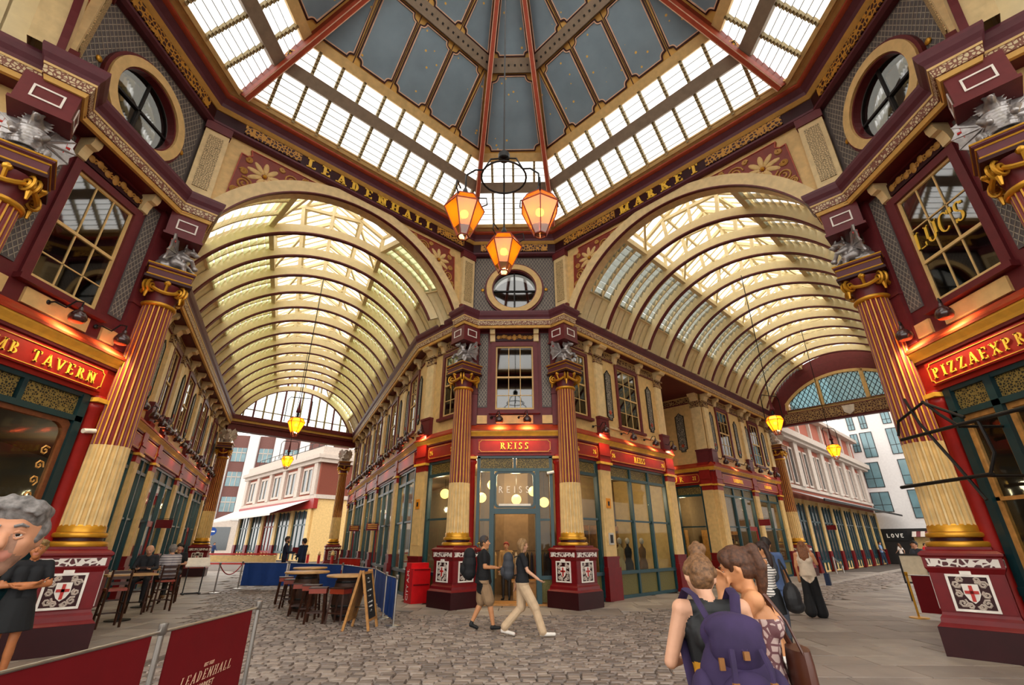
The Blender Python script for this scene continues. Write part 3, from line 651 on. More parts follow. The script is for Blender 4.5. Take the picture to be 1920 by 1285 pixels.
def make_dragon(name='dragon_statue', mt='silver'):
    t = thing(name); m = MB(); S_ = m.sphere
    def limb(pts, rs): m.tube(pts, rs, 8); [S_(p, r, 8, 6) for p, r in zip(pts, rs)]
    S_((0, .06, .3), (.2, .23, .26)); S_((0, -.06, .44), (.17, .17, .2)); S_((0, .12, .16), (.22, .24, .16))
    for i in range(7): z = .2+.055*i; m.tube([(.17*cos(a), -.1-.13*abs(sin(a))-.02*i*.3, z) for a in [pi*k/8 for k in range(9)]], .022, 6)      # ribbed belly
    limb([(0, -.08, .54), (0, -.14, .64), (0, -.2, .7)], [.12, .1, .09]); S_((0, -.27, .71), (.075, .12, .07)); S_((0, -.37, .68), (.05, .08, .04)); S_((0, -.36, .64), (.035, .06, .02))
    for i in range(13):                # spiky mane fanned round the head
        a = pi*(-.15+1.3*i/12); r = .27 if i % 2 else .22; m.tube([(.07*cos(a), -.14, .7+.07*sin(a)), (.17*cos(a), -.12, .7+.17*sin(a)), (r*cos(a), -.16, .7+r*sin(a))], [.035, .024, .005], 5)
    for s_ in (-1, 1):
        limb([(s_*.18, 0, .24), (s_*.25, -.17, .2), (s_*.22, -.22, .03)], [.12, .08, .055]); S_((s_*.22, -.3, .03), (.07, .12, .04))
        limb([(s_*.14, -.12, .46), (s_*.21, -.3, .4), (s_*.15, -.38, .28)], [.07, .05, .045]); S_((s_*.14, -.41, .25), (.055, .07, .055))
        for k in (-1, 0, 1): m.tube([(s_*.22+k*.04, -.38, .03), (s_*.22+k*.05, -.45, .015)], [.02, .006], 5)
        m.tube([(s_*.05, -.3, .76), (s_*.1, -.2, .9)], [.03, .008], 5)
    for i in range(7): m.tube([(0, .02+.05*i, .62-.08*i), (0, .12+.05*i, .68-.08*i)], [.035, .005], 5)
    limb([(0, .24, .1), (.14, .34, .06), (.3, .24, .05), (.36, .02, .05)], [.1, .08, .06, .03]); S_((0, 0, .02), (.34, .36, .035))
    bme = remeshed(m, .017, 1, 'body'); bme.materials.append(MATS[mt]); ob('body', bme, t)
    for s_ in (-1, 1):
        w = MB(); tips = [(s_*.3, .16, .98), (s_*.46, .18, .82), (s_*.52, .2, .6), (s_*.48, .22, .38), (s_*.36, .24, .18)]; root = (s_*.12, .04, .5); vs = [root]
        for i, tp in enumerate(tips):
            vs.append(tp)
            if i < 4: q = (Vector(tp)+Vector(tips[i+1]))*.5; q = q*.9+Vector(root)*.1; vs.append(tuple(q))
        off = Vector((s_*.01, -.035, 0)); k = len(vs)
        w.add(vs+[tuple(Vector(v)+off) for v in vs], [(0, i, i+1) for i in range(1, k-1)]+[(k, k+i+1, k+i) for i in range(1, k-1)]+[(i, i+1, k+i+1, k+i) for i in range(k-1)])
        for tp in tips: w.tube([tuple(Vector(root)+off), tuple(Vector(tp)+off)], [.03, .012], 5); w.tube([root, tp], [.03, .012], 5)
        w.tube([root, (s_*.2, .08, .8), tips[0]], [.05, .045, .015], 6); wo = w.build('wing', mt, t, smooth=True)
        for sd in (-1, 1):
            x = MB(); c = Vector((s_*.37, .16+sd*.035-.005, .62)); x.box(c.x-.018, c.x+.018, c.y-.012, c.y+.012, c.z-.1, c.z+.1); x.box(c.x-.07, c.x+.07, c.y-.012, c.y+.012, c.z+.0, c.z+.04); x.build('cross', 'brightred', wo)
    return t
DRAGON = make_dragon(); DRAGON2 = make_dragon(mt='stonewhite')
# ================================================================= WALL KIT   (x right, y away from the viewer)
WIN = [0]
def window(F, x, y, z0, z1, w, rows, cols=3, par=None, gl='darkglass', fw=.16):
    """sash window centred on x: maroon frame, cream sash, one part per pane"""
    WIN[0] += 1; t = thing('window_%d' % WIN[0], kind='structure', loc=F.w(x, y, z0), rz=F.a); H = z1-z0; h = w/2
    m = MB(); m.ring([(-h-fw, -fw*.5), (h+fw, -fw*.5), (h+fw, H+fw), (-h-fw, H+fw)], [(-h, 0), (h, 0), (h, H), (-h, H)], -.06, .14); m.box(-h-fw-.05, h+fw+.05, -.16, .05, -.16, -.06); m.build('frame', 'maroon', t)
    s_ = MB(); s_.ring([(-h, 0), (h, 0), (h, H), (-h, H)], [(-h+.05, .07), (h-.05, .07), (h-.05, H-.05), (-h+.05, H-.05)], 0, .07); s_.box(-h+.04, h-.04, -.01, .06, rows[0]*H-.03, rows[0]*H+.03); s_.build('sash', 'cream', t)
    zs = [.07]+[r*H for r in sorted(rows)]+[H-.05]; xs = [-h+.05+(w-.1)*i/cols for i in range(cols+1)]
    m = MB()
    for xx in xs[1:-1]: m.box(xx-.012, xx+.012, .01, .05, .05, H-.04)
    for zz in zs[1:-1]: m.box(-h+.04, h-.04, .01, .05, zz-.012, zz+.012)
    m.build('glazing_bars', 'cream', t)
    for i in range(cols):
        for j in range(len(zs)-1):
            a, b, c, d = xs[i]+.01, xs[i+1]-.01, zs[j]+.01, zs[j+1]-.01
            cpart(('pane', round(b-a, 3), round(d-c, 3), gl), lambda q: q.box(0, b-a, 0, .006, 0, d-c), 'pane', gl, t, (a, .028, c))
    return t
def upper_wall(F, x0, x1, wins, par, z0=5.28, z1=8.75, mt='cream', y=0):
    xs = [x0]
    for (c, w, a, b) in wins:
        m = MB(); m.box(xs[-1], c-w/2, y, y+.22, z0, z1)
        m.box(c-w/2, c+w/2, y, y+.22, z0, a); m.box(c-w/2, c+w/2, y, y+.22, b, z1); m.build('upper_wall', mt, par); xs.append(c+w/2)
    m = MB(); m.box(xs[-1], x1, y, y+.22, z0, z1); m.build('upper_wall', mt, par)
def cartouche(par, x, y, z0=5.95, z1=7.9, w=.34):
    P = [(x-w/2, z0+.12), (x-w/4, z0+.08), (x-w/4, z0), (x+w/4, z0), (x+w/4, z0+.08), (x+w/2, z0+.12), (x+w/2, z1-.16), (x+w/4, z1-.1), (x, z1), (x-w/4, z1-.1), (x-w/2, z1-.16)]
    o = MB().prism(P, y-.03, y).build('cartouche', 'heartpanel', par); b = MB(); b.ring(offs(P, .025), P, y-.05, y); b.build('cartouche_rim', 'dark', o)
    MB().sphere((x, y-.04, z0+.28), (.085, .02, .09), 8, 6).build('heart_boss', 'ribred', o)
def bracket(par, x, z=8.75, y=0, w=.24, d=.34):
    m = MB(); prof = [(0, 0), (-d, 0), (-d, -.1), (-d*.85, -.18), (-d*.55, -.2), (-d*.4, -.3), (-.1, -.42), (0, -.44)]
    cpart(('brk', w, d), lambda b: b.add([(sx, y_, z_) for sx in (-w/2, w/2) for y_, z_ in prof], [tuple(range(8)), tuple(range(15, 7, -1))]+[((i+1) % 8, i, 8+i, 8+(i+1) % 8) for i in range(8)]), 'bracket', 'palecream', par, (x, y, z))
def upper_pilaster(par, x, w=.46, y=0):
    cpart(('ups', w), lambda m: m.box(-w/2, w/2, -.1, .1, 5.9, 8.05), 'upper_pilaster', 'palecream', par, (x, y, 0))
    cpart(('upb', w), lambda m: (m.box(-w/2-.05, w/2+.05, -.16, .1, 5.28, 5.9), m.box(-w/2-.07, w/2+.07, -.18, .1, 5.84, 5.92)), 'pilaster_base', 'maroon', par, (x, y, 0))
    def cap(m):
        m.box(-w/2-.03, w/2+.03, -.13, .1, 8.05, 8.14); m.box(-w/2-.01, w/2+.01, -.11, .1, 8.14, 8.3); m.box(-w/2-.06, w/2+.06, -.17, .1, 8.3, 8.36)
        for i in range(3): m.sphere((-w/2+w*(i+.5)/3, -.12, 8.22), (.05, .03, .06), 6, 4)
    cpart(('upc', w), cap, 'pilaster_capital', 'reliefgold', par, (x, y, 0)); bracket(par, x, 8.78, y, .4, .42)
def pilaster(par, x, w=.5, y=0):
    cpart(('ps', w), lambda m: (m.box(-w/2, w/2, -.12, .15, 1.25, 4.0), m.box(-w/2+.1, w/2-.1, -.135, -.1, 1.6, 3.8)), 'pilaster_shaft', 'cream', par, (x, y, 0))
    cpart(('pb', w), lambda m: (m.box(-w/2-.06, w/2+.06, -.2, .15, 0, .95), m.box(-w/2-.03, w/2+.03, -.16, .15, .95, 1.27), m.box(-w/2-.05, w/2+.05, -.18, .15, 1.2, 1.27)), 'pilaster_foot', 'deepred', par, (x, y, 0))
    cpart(('pc', w), lambda m: (m.box(-w/2-.01, w/2+.01, -.13, .15, 4.0, 4.2), m.box(-w/2-.01, w/2+.01, -.16, .1, 4.28, 5.1), m.box(-w/2-.03, w/2+.03, -.19, .1, 4.5, 4.6), m.box(-w/2-.03, w/2+.03, -.22, .1, 5.08, 5.28)), 'pilaster_head', 'red', par, (x, y, 0))
    cpart(('pg', w), lambda m: m.box(-w/2-.06, w/2+.06, -.2, .15, 4.2, 4.28), 'pilaster_lip', 'goldpaint', par, (x, y, 0))
def shopfront(F, x0, x1, label, group=None, cols=3, y=0, riser=.72, door=None, gl='shopglass'):
    w = x1-x0; t = thing('shopfront', label, 'shopfront', F.w((x0+x1)/2, y, 0), F.a, group); h = w/2
    m = MB(); m.box(-h, h, .0, .12, 0, .1); m.box(-h, h, -.05, .14, riser, riser+.1); m.box(-h, h, -.03, .12, 3.76, 3.86); m.box(-h, h, -.02, .12, 4.2, 4.29); m.box(-h, -h+.09, -.03, .12, .1, 4.2); m.box(h-.09, h, -.03, .12, .1, 4.2); m.build('frame', 'teal', t)
    xs = [-h+.09+(w-.18)*i/cols for i in range(cols+1)]
    for xx in xs[1:-1]: cpart('mull', lambda q: q.box(-.045, .045, -.04, .1, .1, 4.2), 'mullion', 'teal', t, (xx, 0, 0))
    for i in range(cols):
        a, b = xs[i]+.045, xs[i+1]-.045; k = round(b-a, 3)
        if door == i: continue
        cpart(('stall', k), lambda q: q.box(0, b-a, .03, .07, .1, riser), 'stall_panel', 'olive', t, (a, 0, 0))
        cpart(('fretp', k), lambda q: q.box(0, b-a, .03, .06, 3.86, 4.2), 'fret_panel', 'fret', t, (a, 0, 0))
        cpart(('trb', k), lambda q: q.box(0, b-a, .0, .08, 2.36, 2.42), 'transom_bar', 'teal', t, (a, 0, 0))
        cpart(('sp1', k, gl), lambda q: q.box(0, b-a, .045, .055, riser+.1, 2.36), 'pane', gl, t, (a, 0, 0))
        cpart(('sp2', k, gl), lambda q: q.box(0, b-a, .045, .055, 2.42, 3.76), 'pane', gl, t, (a, 0, 0))
    if door is not None:
        a, b = xs[door]+.045, xs[door+1]-.045; m = MB(); m.ring([(a, .1), (b, .1), (b, 2.36), (a, 2.36)], [(a+.08, .7), (b-.08, .7), (b-.08, 2.25), (a+.08, 2.25)], .02, .08); m.box(a, b, .02, .08, 2.36, 2.45); d = m.build('door_leaf', 'red', t); MB().box(a+.08, b-.08, .045, .055, .7, 2.25).build('pane', gl, d); MB().box(a, b, .045, .055, 2.45, 3.76).build('pane', gl, t); MB().box(a, b, .03, .06, 3.86, 4.2).build('fret_panel', 'fret', t)
    return t
def wall_lamp(F, x, y, label, group, z=5.42, glow=0):
    """gooseneck sign lamp with dark bulbous shade"""
    t = thing('wall_lamp', label, 'lamp', F.w(x, y, z), F.a, group)
    def arm(m): m.tube([(-.28, -.02, .12), (-.26, -.12, .14), (-.12, -.2, .1), (-.06, -.28, .26), (0, -.36, .26), (0, -.36, .14)], .016, 6); m.sphere((-.28, -.02, .12), (.05, .03, .05), 8, 5)
    cpart('lamp_arm', arm, 'arm', 'iron', t, smooth=True)
    cpart('lamp_shade', lambda m: m.lathe([(.03, .16), (.04, .1), (.09, .06), (.13, 0), (.14, -.06), (.12, -.11), (.1, -.13), (.08, -.12)], 16, (0, -.36, 0)), 'shade', 'lampshade', t, smooth=True)
    cpart('lamp_bulb', lambda m: m.sphere((0, -.36, -.06), .05, 8, 6), 'bulb', 'warmbulb', t, smooth=True)
    if glow:
        L = bpy.data.lights.new('lamp_light', 'SPOT'); L.energy = glow; L.color = (1, .8, .45); L.spot_size = radians(150); L.spot_blend = .8; L.shadow_soft_size = .06
        lo = bpy.data.objects.new('lamp_light', L); COL.objects.link(lo); lo.parent = t; lo.location = (0, -.36, -.15); lo.rotation_euler = (radians(38), 0, 0)
    return t
mat('lampshade', '#3a1c1a', .25, spec=.6, coat=.4); emit('warmbulb', '#ffb048', 6)
def fascia_sign(F, x0, x1, text, label, y=-.1, nums=None, h=.24, group=None, mt='letter', width=None):
    t = thing('fascia_sign', label, 'sign', F.w((x0+x1)/2, y, 4.36), F.a, group); w = (x1-x0)/2
    MB().box(-w, w, -.03, .04, 0, .44).build('board', 'red', t); P = [(-w+.05, .04), (w-.05, .04), (w-.05, .4), (-w+.05, .4)]; Q = notched(P, .06)
    m = MB(); m.ring(offs(Q, .012), Q, -.04, -.03); m.build('gilt_line', 'goldpaint', t)
    if text: letters(t, text, 0, .22-h/2, h, -.03, mt, width=width)
    if nums:
        for s_ in (-1, 1): letters(t, nums, s_*(w-.22), .14, .15, -.03)
    return t
def block_trims(name, path, par=None):
    t = thing(name, 'red and gold shop fascia mouldings', kind='structure')
    sw('fascia', [(-.2, 4.28), (.06, 4.28), (.07, 4.86), (-.2, 4.86)], 'red', t, path); sw('fascia_bead', [(.06, 4.84), (.12, 4.85), (.13, 4.9), (.06, 4.91)], 'maroon', t, path)
    sw('gold_moulding', [(.0, 4.9), (.14, 4.9), (.17, 4.95), (.24, 5.03), (.24, 5.07), (0, 5.07)], 'goldpaint', t, path); sw('sloping_ledge', [(-.1, 5.06), (.27, 5.06), (.28, 5.1), (.12, 5.22), (.05, 5.3), (-.1, 5.3)], 'ledgered', t, path); return t
def main_cornice(name, path):
    t = thing(name, 'projecting purple and cream cornice with egg band', kind='structure')
    sw('soffit', [(-.6, 8.74), (-.02, 8.78), (-.02, 8.8), (-.6, 8.8)], 'maroon', t, path); sw('soffit_bead', [(-.12, 8.7), (-.05, 8.7), (-.02, 8.78), (-.12, 8.78)], 'tan', t, path)
    sw('egg_band', [(-.1, 8.79), (0, 8.79), (.02, 8.96), (-.1, 8.97)], 'friezewhite', t, path); sw('egg_fillet', [(-.05, 8.95), (.03, 8.95), (.04, 9.0), (-.05, 9.0)], 'cream', t, path)
    sw('cyma', [(-.1, 8.99), (.04, 8.99), (.05, 9.06), (.1, 9.14), (.13, 9.24), (.13, 9.3), (-.6, 9.36), (-.6, 9.3)], 'plum', t, path); return t
# ================================================================= CORNER PAVILIONS
def pavilion(k, nm):
    F = Fr(0, 0, 90*k); G = Fr(*F.at(0, 8.1), 90*k); w = thing('wall_'+nm, 'maroon corner pavilion wall', kind='structure', rz=F.a, loc=G.w(0, 0, 0))
    upper_wall(G, -1.6, 1.6, [(0, 1.32, 5.78, 8.2)], w, mt='maroon')
    for s_ in (-1, 1):
        MB().box(s_*1.1-.16, s_*1.1+.16, -.02, .02, 5.9, 8.66).build('trellis_panel', 'greypanel', w); m = MB(); trellis(m, s_*1.1-.14, s_*1.1+.14, 5.93, 8.6, -.028, .1, .014); m.build('trellis_work', 'trellis', w, kind='stuff')
        m = MB(); m.box(s_*1.44-.17, s_*1.44+.17, -.1, .2, 5.28, 8.75); m.box(s_*1.44-.19, s_*1.44+.19, -.13, .2, 6.35, 6.42); m.build('corner_pilaster', 'maroon', w)
        m = MB(); m.lathe([(.2, 0), (.2, .08), (.17, .12), (.16, .3), (.15, 4.0), (.19, 4.05), (.19, 4.12), (.16, 4.16), (.16, 4.3)], 14, (s_*1.42, .02, 0)); m.build('wall_shaft', 'red', w, smooth=True)
        m = MB(); m.box(s_*1.42-.2, s_*1.42+.2, -.2, .15, 4.16, 4.24); m.build('shaft_lip', 'goldpaint', w); bracket(w, s_*.78, 8.74, 0, .18, .3)
        m = MB(); m.box(s_*1.1-.17, s_*1.1+.17, -.05, 0, 5.34, 5.62); m.build('apron_panel', 'cream', w)
    m = MB(); m.box(-.62, .62, -.05, 0, 5.34, 5.62); m.build('apron_panel', 'cream', w)
    m = MB(); m.box(-.68, .68, -.04, 0, 8.36, 8.66); p = m.build('frieze_panel', 'darkmaroon', w); m = MB()
    for i in range(7):
        x = (i-3)*.19; m.sphere((x, -.05, 8.5+.03*sin(i*2)), (.075, .03, .08 if i != 3 else .12), 6, 5)
        m.tube(spiral((x+.09, 8.5), .07, 1.2, 8, i, 1, -.05), .02, 4)
    m.build('frieze_relief', 'bronze', p, smooth=True)
    window(G, 0, 0, 5.82, 8.15, 1.32, [.5, .22] if nm != 'right' else [.36, .68], gl='darkglass')
    for s_ in (-1, 1):
        b = thing('trim_block', 'maroon block with white framed panels over the column', kind='structure', loc=F.w(s_*1.727, 7.8, 0), rz=F.a+pi/4); m = MB(); m.box(-.36, .36, -.36, .36, 8.13, 8.76); m.box(-.39, .39, -.39, .39, 8.1, 8.16); m.build('block', 'maroon', b)
        for q in (0, -pi/2):
            m = MB(); m.ring([(-.2, 8.3), (.2, 8.3), (.2, 8.56), (-.2, 8.56)], [(-.17, 8.33), (.17, 8.33), (.17, 8.53), (-.17, 8.53)], -.375, -.36); m.build('panel_line', 'white', b, rz=q)
    return F, G, w
PAV = {}
for k, nm in ((0, 'centre'), (1, 'left'), (3, 'right')): PAV[nm] = pavilion(k, nm)
names = {('centre', -1): 'at the left of the REISS door', ('centre', 1): 'at the right of the REISS door', ('left', 1): 'between the LAMB TAVERN sign and the arch', ('left', -1): 'at the outer end of the LAMB TAVERN front',
         ('right', -1): 'between the PIZZAEXPRESS sign and the arch', ('right', 1): 'at the outer end of the PIZZAEXPRESS front'}
first = [True]
for (nm, s_), d in names.items():
    F = PAV[nm][0]; loc = F.w(s_*1.727, 7.8, 0)
    if first[0]: c = COLUMN; dr = DRAGON; first[0] = False; c.location = loc; c.rotation_euler[2] = F.a+pi/4
    else: c = dup(COLUMN, loc, F.a+pi/4); dr = dup(DRAGON)
    c['label'] = 'maroon and cream fluted column with gold capital '+d; c['category'] = 'column'; c['group'] = 'fluted columns of the crossing'
    dr.location = (*loc[:2], 7.3); dr.rotation_euler[2] = F.a+s_*pi/4
    dr['label'] = 'silver dragon on the column '+d; dr['category'] = 'statue'; dr['group'] = 'silver dragons of the crossing'
# trims and cornices
PT = {}
def halfpath(s_): return [(s_*1.28, 7.62), (s_*1.73, 7.17), (s_*2.17, 7.61), (s_*1.97, 7.81)]
def rot(k, P): F = Fr(0, 0, 90*k); return [F.at(*p) for p in P]
E45 = 19.8
main_cornice('trim_2', [lp(30.6, .75), lp(10.45, .75)]+halfpath(-1)[::-1]+halfpath(1)+[(1.97+E45*R2, 7.81+E45*R2)])
main_cornice('trim_3', rot(1, [(-1.97-3*R2, 7.81+3*R2)]+halfpath(-1)[::-1]+halfpath(1))+[(-9.78, 3.94), lp(30.6, -7.08)])
main_cornice('trim_4', rot(3, [(-1.97-E45*R2, 7.81+E45*R2)]+halfpath(-1)[::-1]+halfpath(1)+[(1.97+3*R2, 7.81+3*R2)]))
PLB = (-3.545, 10.045)
block_trims('trim_5', [lp(31, 1.2), PLB, (-1.6, 8.1), (1.6, 8.1), (1.6+6.95*R2, 8.1+6.95*R2)])
block_trims('trim_6', rot(1, [(-1.6-3*R2, 8.1+3*R2), (-1.6, 8.1), (1.6, 8.1)])+[(-10.28, 3.78), lp(30.6, -7.6)])
block_trims('trim_7', rot(3, [(-1.6-E45*R2, 8.1+E45*R2), (-1.6, 8.1), (1.6, 8.1), (1.6+3*R2, 8.1+3*R2)]))
# ================================================================= STREET FRONTS
FR = Fr(1.6, 8.1, 45); FLb = Fr(*PLB, -45); FLR = Fr(*lp(31, 1.2), -64.1); FLL = Fr(-10.28, 3.78, 115.9); F1 = Fr(0, 0, 90); FBb = Fr(*F1.at(1.6, 8.1), 135)
FP = Fr(*FR.at(11.0, 4.0), -45)
def wallroot(nm, F): return thing('wall_'+nm, 'cream upper storey wall with maroon windows', kind='structure', loc=F.w(0, 0, 0), rz=F.a)
def frieze(par, x0, x1, y=0):
    MB().box(x0, x1, y-.03, y, 8.38, 8.66).build('frieze_relief', 'reliefgold', par); MB().box(x0, x1, y-.05, y, 8.33, 8.38).build('frieze_bead', 'maroon', par)
def cwc(F, w, a, b, cw=1.4, c=None, carts=None, brk=True):
    """cartouche, window, cartouche between pilasters at a and b"""
    c = (a+b)/2 if c is None else c; upper_wall(F, a, b, [(c, cw+.1, 5.76, 8.26)], w); window(F, c, 0, 5.8, 8.18, cw, [.5, .25, .75], 3, gl='darkglass', fw=.13)
    for x in (carts or ((a+c-cw/2)/2+.06, (b+c+cw/2)/2-.06)): cartouche(w, x, 0)
    frieze(w, a+.25, b-.25)
    if brk:
        for s_ in (-1, 1): bracket(w, c+s_*(cw/2+.15), 8.74, 0, .2, .32)
    MB().box(a+.2, b-.2, -.05, 0, 5.6, 5.68).build('string_course', 'palecream', w)
LG = 'sign lamps along the shop fascias'
# --- block right of the REISS door
w = wallroot('right_street', FR)
upper_wall(FR, 0, 2.2, [(.85, 1.25, 5.76, 8.2)], w); window(FR, .85, 0, 5.82, 8.12, 1.15, [.5, .25, .75], 3, fw=.13); upper_pilaster(w, 2.2); frieze(w, .1, 1.9); bracket(w, 1.5, 8.74, 0, .2, .32)
cwc(FR, w, 2.2, 6.62, 1.42, 4.2, (2.82, 5.8)); upper_pilaster(w, 6.62); MB().box(6.62, 6.95, 0, 4, 5.28, 8.75).build('return_wall', 'cream', w); MB().box(6.75, 6.95, 0, 4, 0, 5.28).build('return_wall', 'cream', w)
pilaster(w, 2.07, .6); pilaster(w, 6.66, .6)
shopfront(FR, .2, 1.75, 'teal shop window behind the column at the right of the REISS door', cols=1); shopfront(FR, 2.4, 6.33, 'three-bay teal shop window under the REISS side fascia, by the two women', cols=3)
fascia_sign(FR, .35, 1.72, None, 'short red fascia with gold 26 behind the column right of the REISS door', nums='26').children
fascia_sign(FR, 2.42, 6.3, 'REISS', 'long red fascia reading REISS with 26 at both ends', nums='26', h=.22)
# --- block left of the REISS door: canted bay then the left street
w = wallroot('left_cant', FLb)
upper_wall(FLb, 0, 2.75, [(1.9, 1.25, 5.76, 8.2)], w); window(FLb, 1.9, 0, 5.82, 8.12, 1.15, [.5, .25, .75], 3, fw=.13); upper_pilaster(w, .45); frieze(w, .8, 2.65); bracket(w, 1.25, 8.74, 0, .2, .32)
pilaster(w, .35, .6); shopfront(FLb, .68, 2.55, 'teal shop window behind the column at the left of the REISS door', cols=1); fascia_sign(FLb, .75, 2.4, None, 'short red fascia with gold 26 behind the column left of the REISS door', nums='26')
w = wallroot('left_street', FLR); px = [0, 3.7, 8.4, 12.1, 16.95, 20.42]
for i in range(5):
    a, b = px[i], px[i+1]; cwc(FLR, w, a, b, 1.3); upper_pilaster(w, a) ; pilaster(w, a, .5)
    shopfront(FLR, a+.3, b-.3, 'teal arcade shopfront in the row beyond the red magazine stand' , 'arcade shopfronts on the La Vina side', 3 if b-a > 4 else 2, door=None if i not in (1, 3) else 0)
    fascia_sign(FLR, a+.28, b-.28, None, 'plain red fascia board in the row beyond the red magazine stand', group='plain fascia boards on the La Vina side')
# --- left street, left side
w = wallroot('tavern_cant', FBb); upper_wall(FBb, 0, 3.085, [(1.0, 1.2, 5.76, 8.2)], w); window(FBb, 1.0, 0, 5.82, 8.12, 1.1, [.5, .25, .75], 3, fw=.13); upper_pilaster(w, 2.7); pilaster(w, 2.7, .55); frieze(w, .1, 2.4)
shopfront(FBb, .2, 2.4, 'teal tavern window just behind the column beside the LAMB TAVERN sign', cols=2)
w = wallroot('left_street_far', FLL); qx = [0, 4.05, 6.27, 10.89, 15.17, 19.38, 22.7]
for i in range(6):
    a, b = qx[i], qx[i+1]
    if b-a > 3: cwc(FLL, w, a, b, 1.3)
    else: upper_wall(FLL, a, b, [((a+b)/2, 1.1, 5.76, 8.26)], w); window(FLL, (a+b)/2, 0, 5.8, 8.18, 1.0, [.5], 2, fw=.13); frieze(w, a+.25, b-.25)
    upper_pilaster(w, b); pilaster(w, b, .5)
    shopfront(FLL, a+.3, b-.3, 'teal tavern front in the row behind the seated men', 'tavern fronts behind the seated men', 3 if b-a > 3 else 2, door=1 if i in (2, 4) else None)
    fascia_sign(FLL, a+.28, b-.28, None, 'plain red fascia board above the seated men', group='plain fascia boards on the tavern side')
# --- second block of the right street
w = wallroot('right_street_far', FR)
for (a, b, c) in ((11.0, 15.85, 13.3), (15.85, 19.8, 17.6)):
    cwc(FR, w, a, b, 1.35, c); upper_pilaster(w, b)
pilaster(w, 11.35, .6); pilaster(w, 15.85, .55); pilaster(w, 19.6, .5); upper_pilaster(w, 11.3, .5)
shopfront(FR, 11.7, 15.5, 'teal shop window under the BARBOUR fascia with a small red hanging sign', cols=3, door=2); shopfront(FR, 16.2, 19.3, 'teal shop window next to the far column of the right arcade', cols=2)
fascia_sign(FR, 11.75, 15.5, 'BARBOUR', 'red fascia reading BARBOUR on the far block of the right arcade', h=.2); fascia_sign(FR, 16.2, 19.3, 'BARBOUR', 'shorter red fascia reading BARBOUR beside the far column', h=.18)
w = wallroot('passage', FP); upper_wall(FP, -2, 4.0, [(1.0, 1.2, 5.4, 8.2)], w); window(FP, 1.0, 0, 5.46, 8.12, 1.1, [.5, .25, .75], 3, fw=.13); cartouche(w, 2.75, 0, w=.42); pilaster(w, 3.68, .5); upper_pilaster(w, 3.72, .5); frieze(w, -1, 3.4)
shopfront(FP, -.6, 3.4, 'teal shop window of the side passage under the fascia numbered 31', cols=3); t = fascia_sign(FP, -.6, 3.4, None, 'bright red fascia reading BARBOUR with gold 31 in the side passage'); letters(t, 'BARBOUR', .1, .1, .24, -.03, width=2.1); letters(t, '31', 1.72, .14, .18, -.03)
block_trims('trim_8', [FP.at(-2, 0), FP.at(4, 0), FR.at(19.9, 0)])
b = thing('wall_passage_end', kind='structure'); m = MB(); a0, a1 = FR.w(6.5, 7, 0), FR.w(11.5, 7, 0); m.add([a0, a1, (*a1[:2], 10), (*a0[:2], 10)], [(0, 1, 2, 3)]); a0, a1, a2, a3 = FR.w(6.6, -.3, 8.735), FR.w(11.3, -.3, 8.735), FR.w(11.3, 7, 8.735), FR.w(6.6, 7, 8.735); m.add([a0, a1, a2, a3], [(0, 1, 2, 3)]); m.build('end_wall', 'maroon', b)
# unseen flank of the right arcade
w = wallroot('right_flank', Fr(*Fr(0, 0, -90).at(-1.6, 8.1), -135+0)); FX = Fr(0, 0, -90); a0 = FX.at(-1.6, 8.1); a1 = FX.at(-1.6-19.8*R2, 8.1+19.8*R2)
m = MB(); m.add([(*a0, 4.3), (*a1, 4.3), (*a1, 8.8), (*a0, 8.8)], [(0, 1, 2, 3)]); m.build('flank_wall', 'cream', None, kind='structure').name = 'wall_flank'; bpy.data.objects.remove(w)
# --- rooms behind the glass
def rooms(path, nm, d=2.8, mt='interior', mu='interiordark'):
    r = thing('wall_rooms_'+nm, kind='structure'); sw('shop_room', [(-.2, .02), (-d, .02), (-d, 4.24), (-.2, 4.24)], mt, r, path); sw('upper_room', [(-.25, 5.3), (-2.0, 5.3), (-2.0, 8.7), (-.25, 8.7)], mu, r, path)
CB = [lp(31, 1.2), PLB, (-1.6, 8.1), (1.6, 8.1), FR.at(6.9, 0)]
rooms(CB, 'centre'); rooms(rot(1, [(-1.6-3*R2, 8.1+3*R2), (-1.6, 8.1), (1.6, 8.1)])+[(-10.28, 3.78), lp(30.6, -7.6)], 'left', mt='interiordark'); rooms(rot(3, [(-1.6-4*R2, 8.1+4*R2), (-1.6, 8.1), (1.6, 8.1), (1.6+3*R2, 8.1+3*R2)]), 'right', mt='interiordark')
rooms([FP.at(-2, 0), FP.at(4, 0), FR.at(19.9, 0)], 'passage')
def plight(loc, e, col=(1, .78, .5), r=.15, name='room_light'):
    L = bpy.data.lights.new(name, 'POINT'); L.energy = e; L.color = col; L.shadow_soft_size = r; o = bpy.data.objects.new(name, L); COL.objects.link(o); o.location = loc; return o
for p in (FR.w(4.2, 1.4, 3.5), FLb.w(1.7, 1.4, 3.5), FR.w(13.5, 1.4, 3.5), FR.w(17.7, 1.4, 3.5), FP.w(1.5, 1.5, 3.5)): plight(p, 42)
for x in (2, 6, 10, 14.5, 18.6): plight(FLR.w(x, 1.4, 3.5), 35)
for x in (2, 8.5, 13, 17.3): plight(FLL.w(x, 1.4, 3.5), 25)
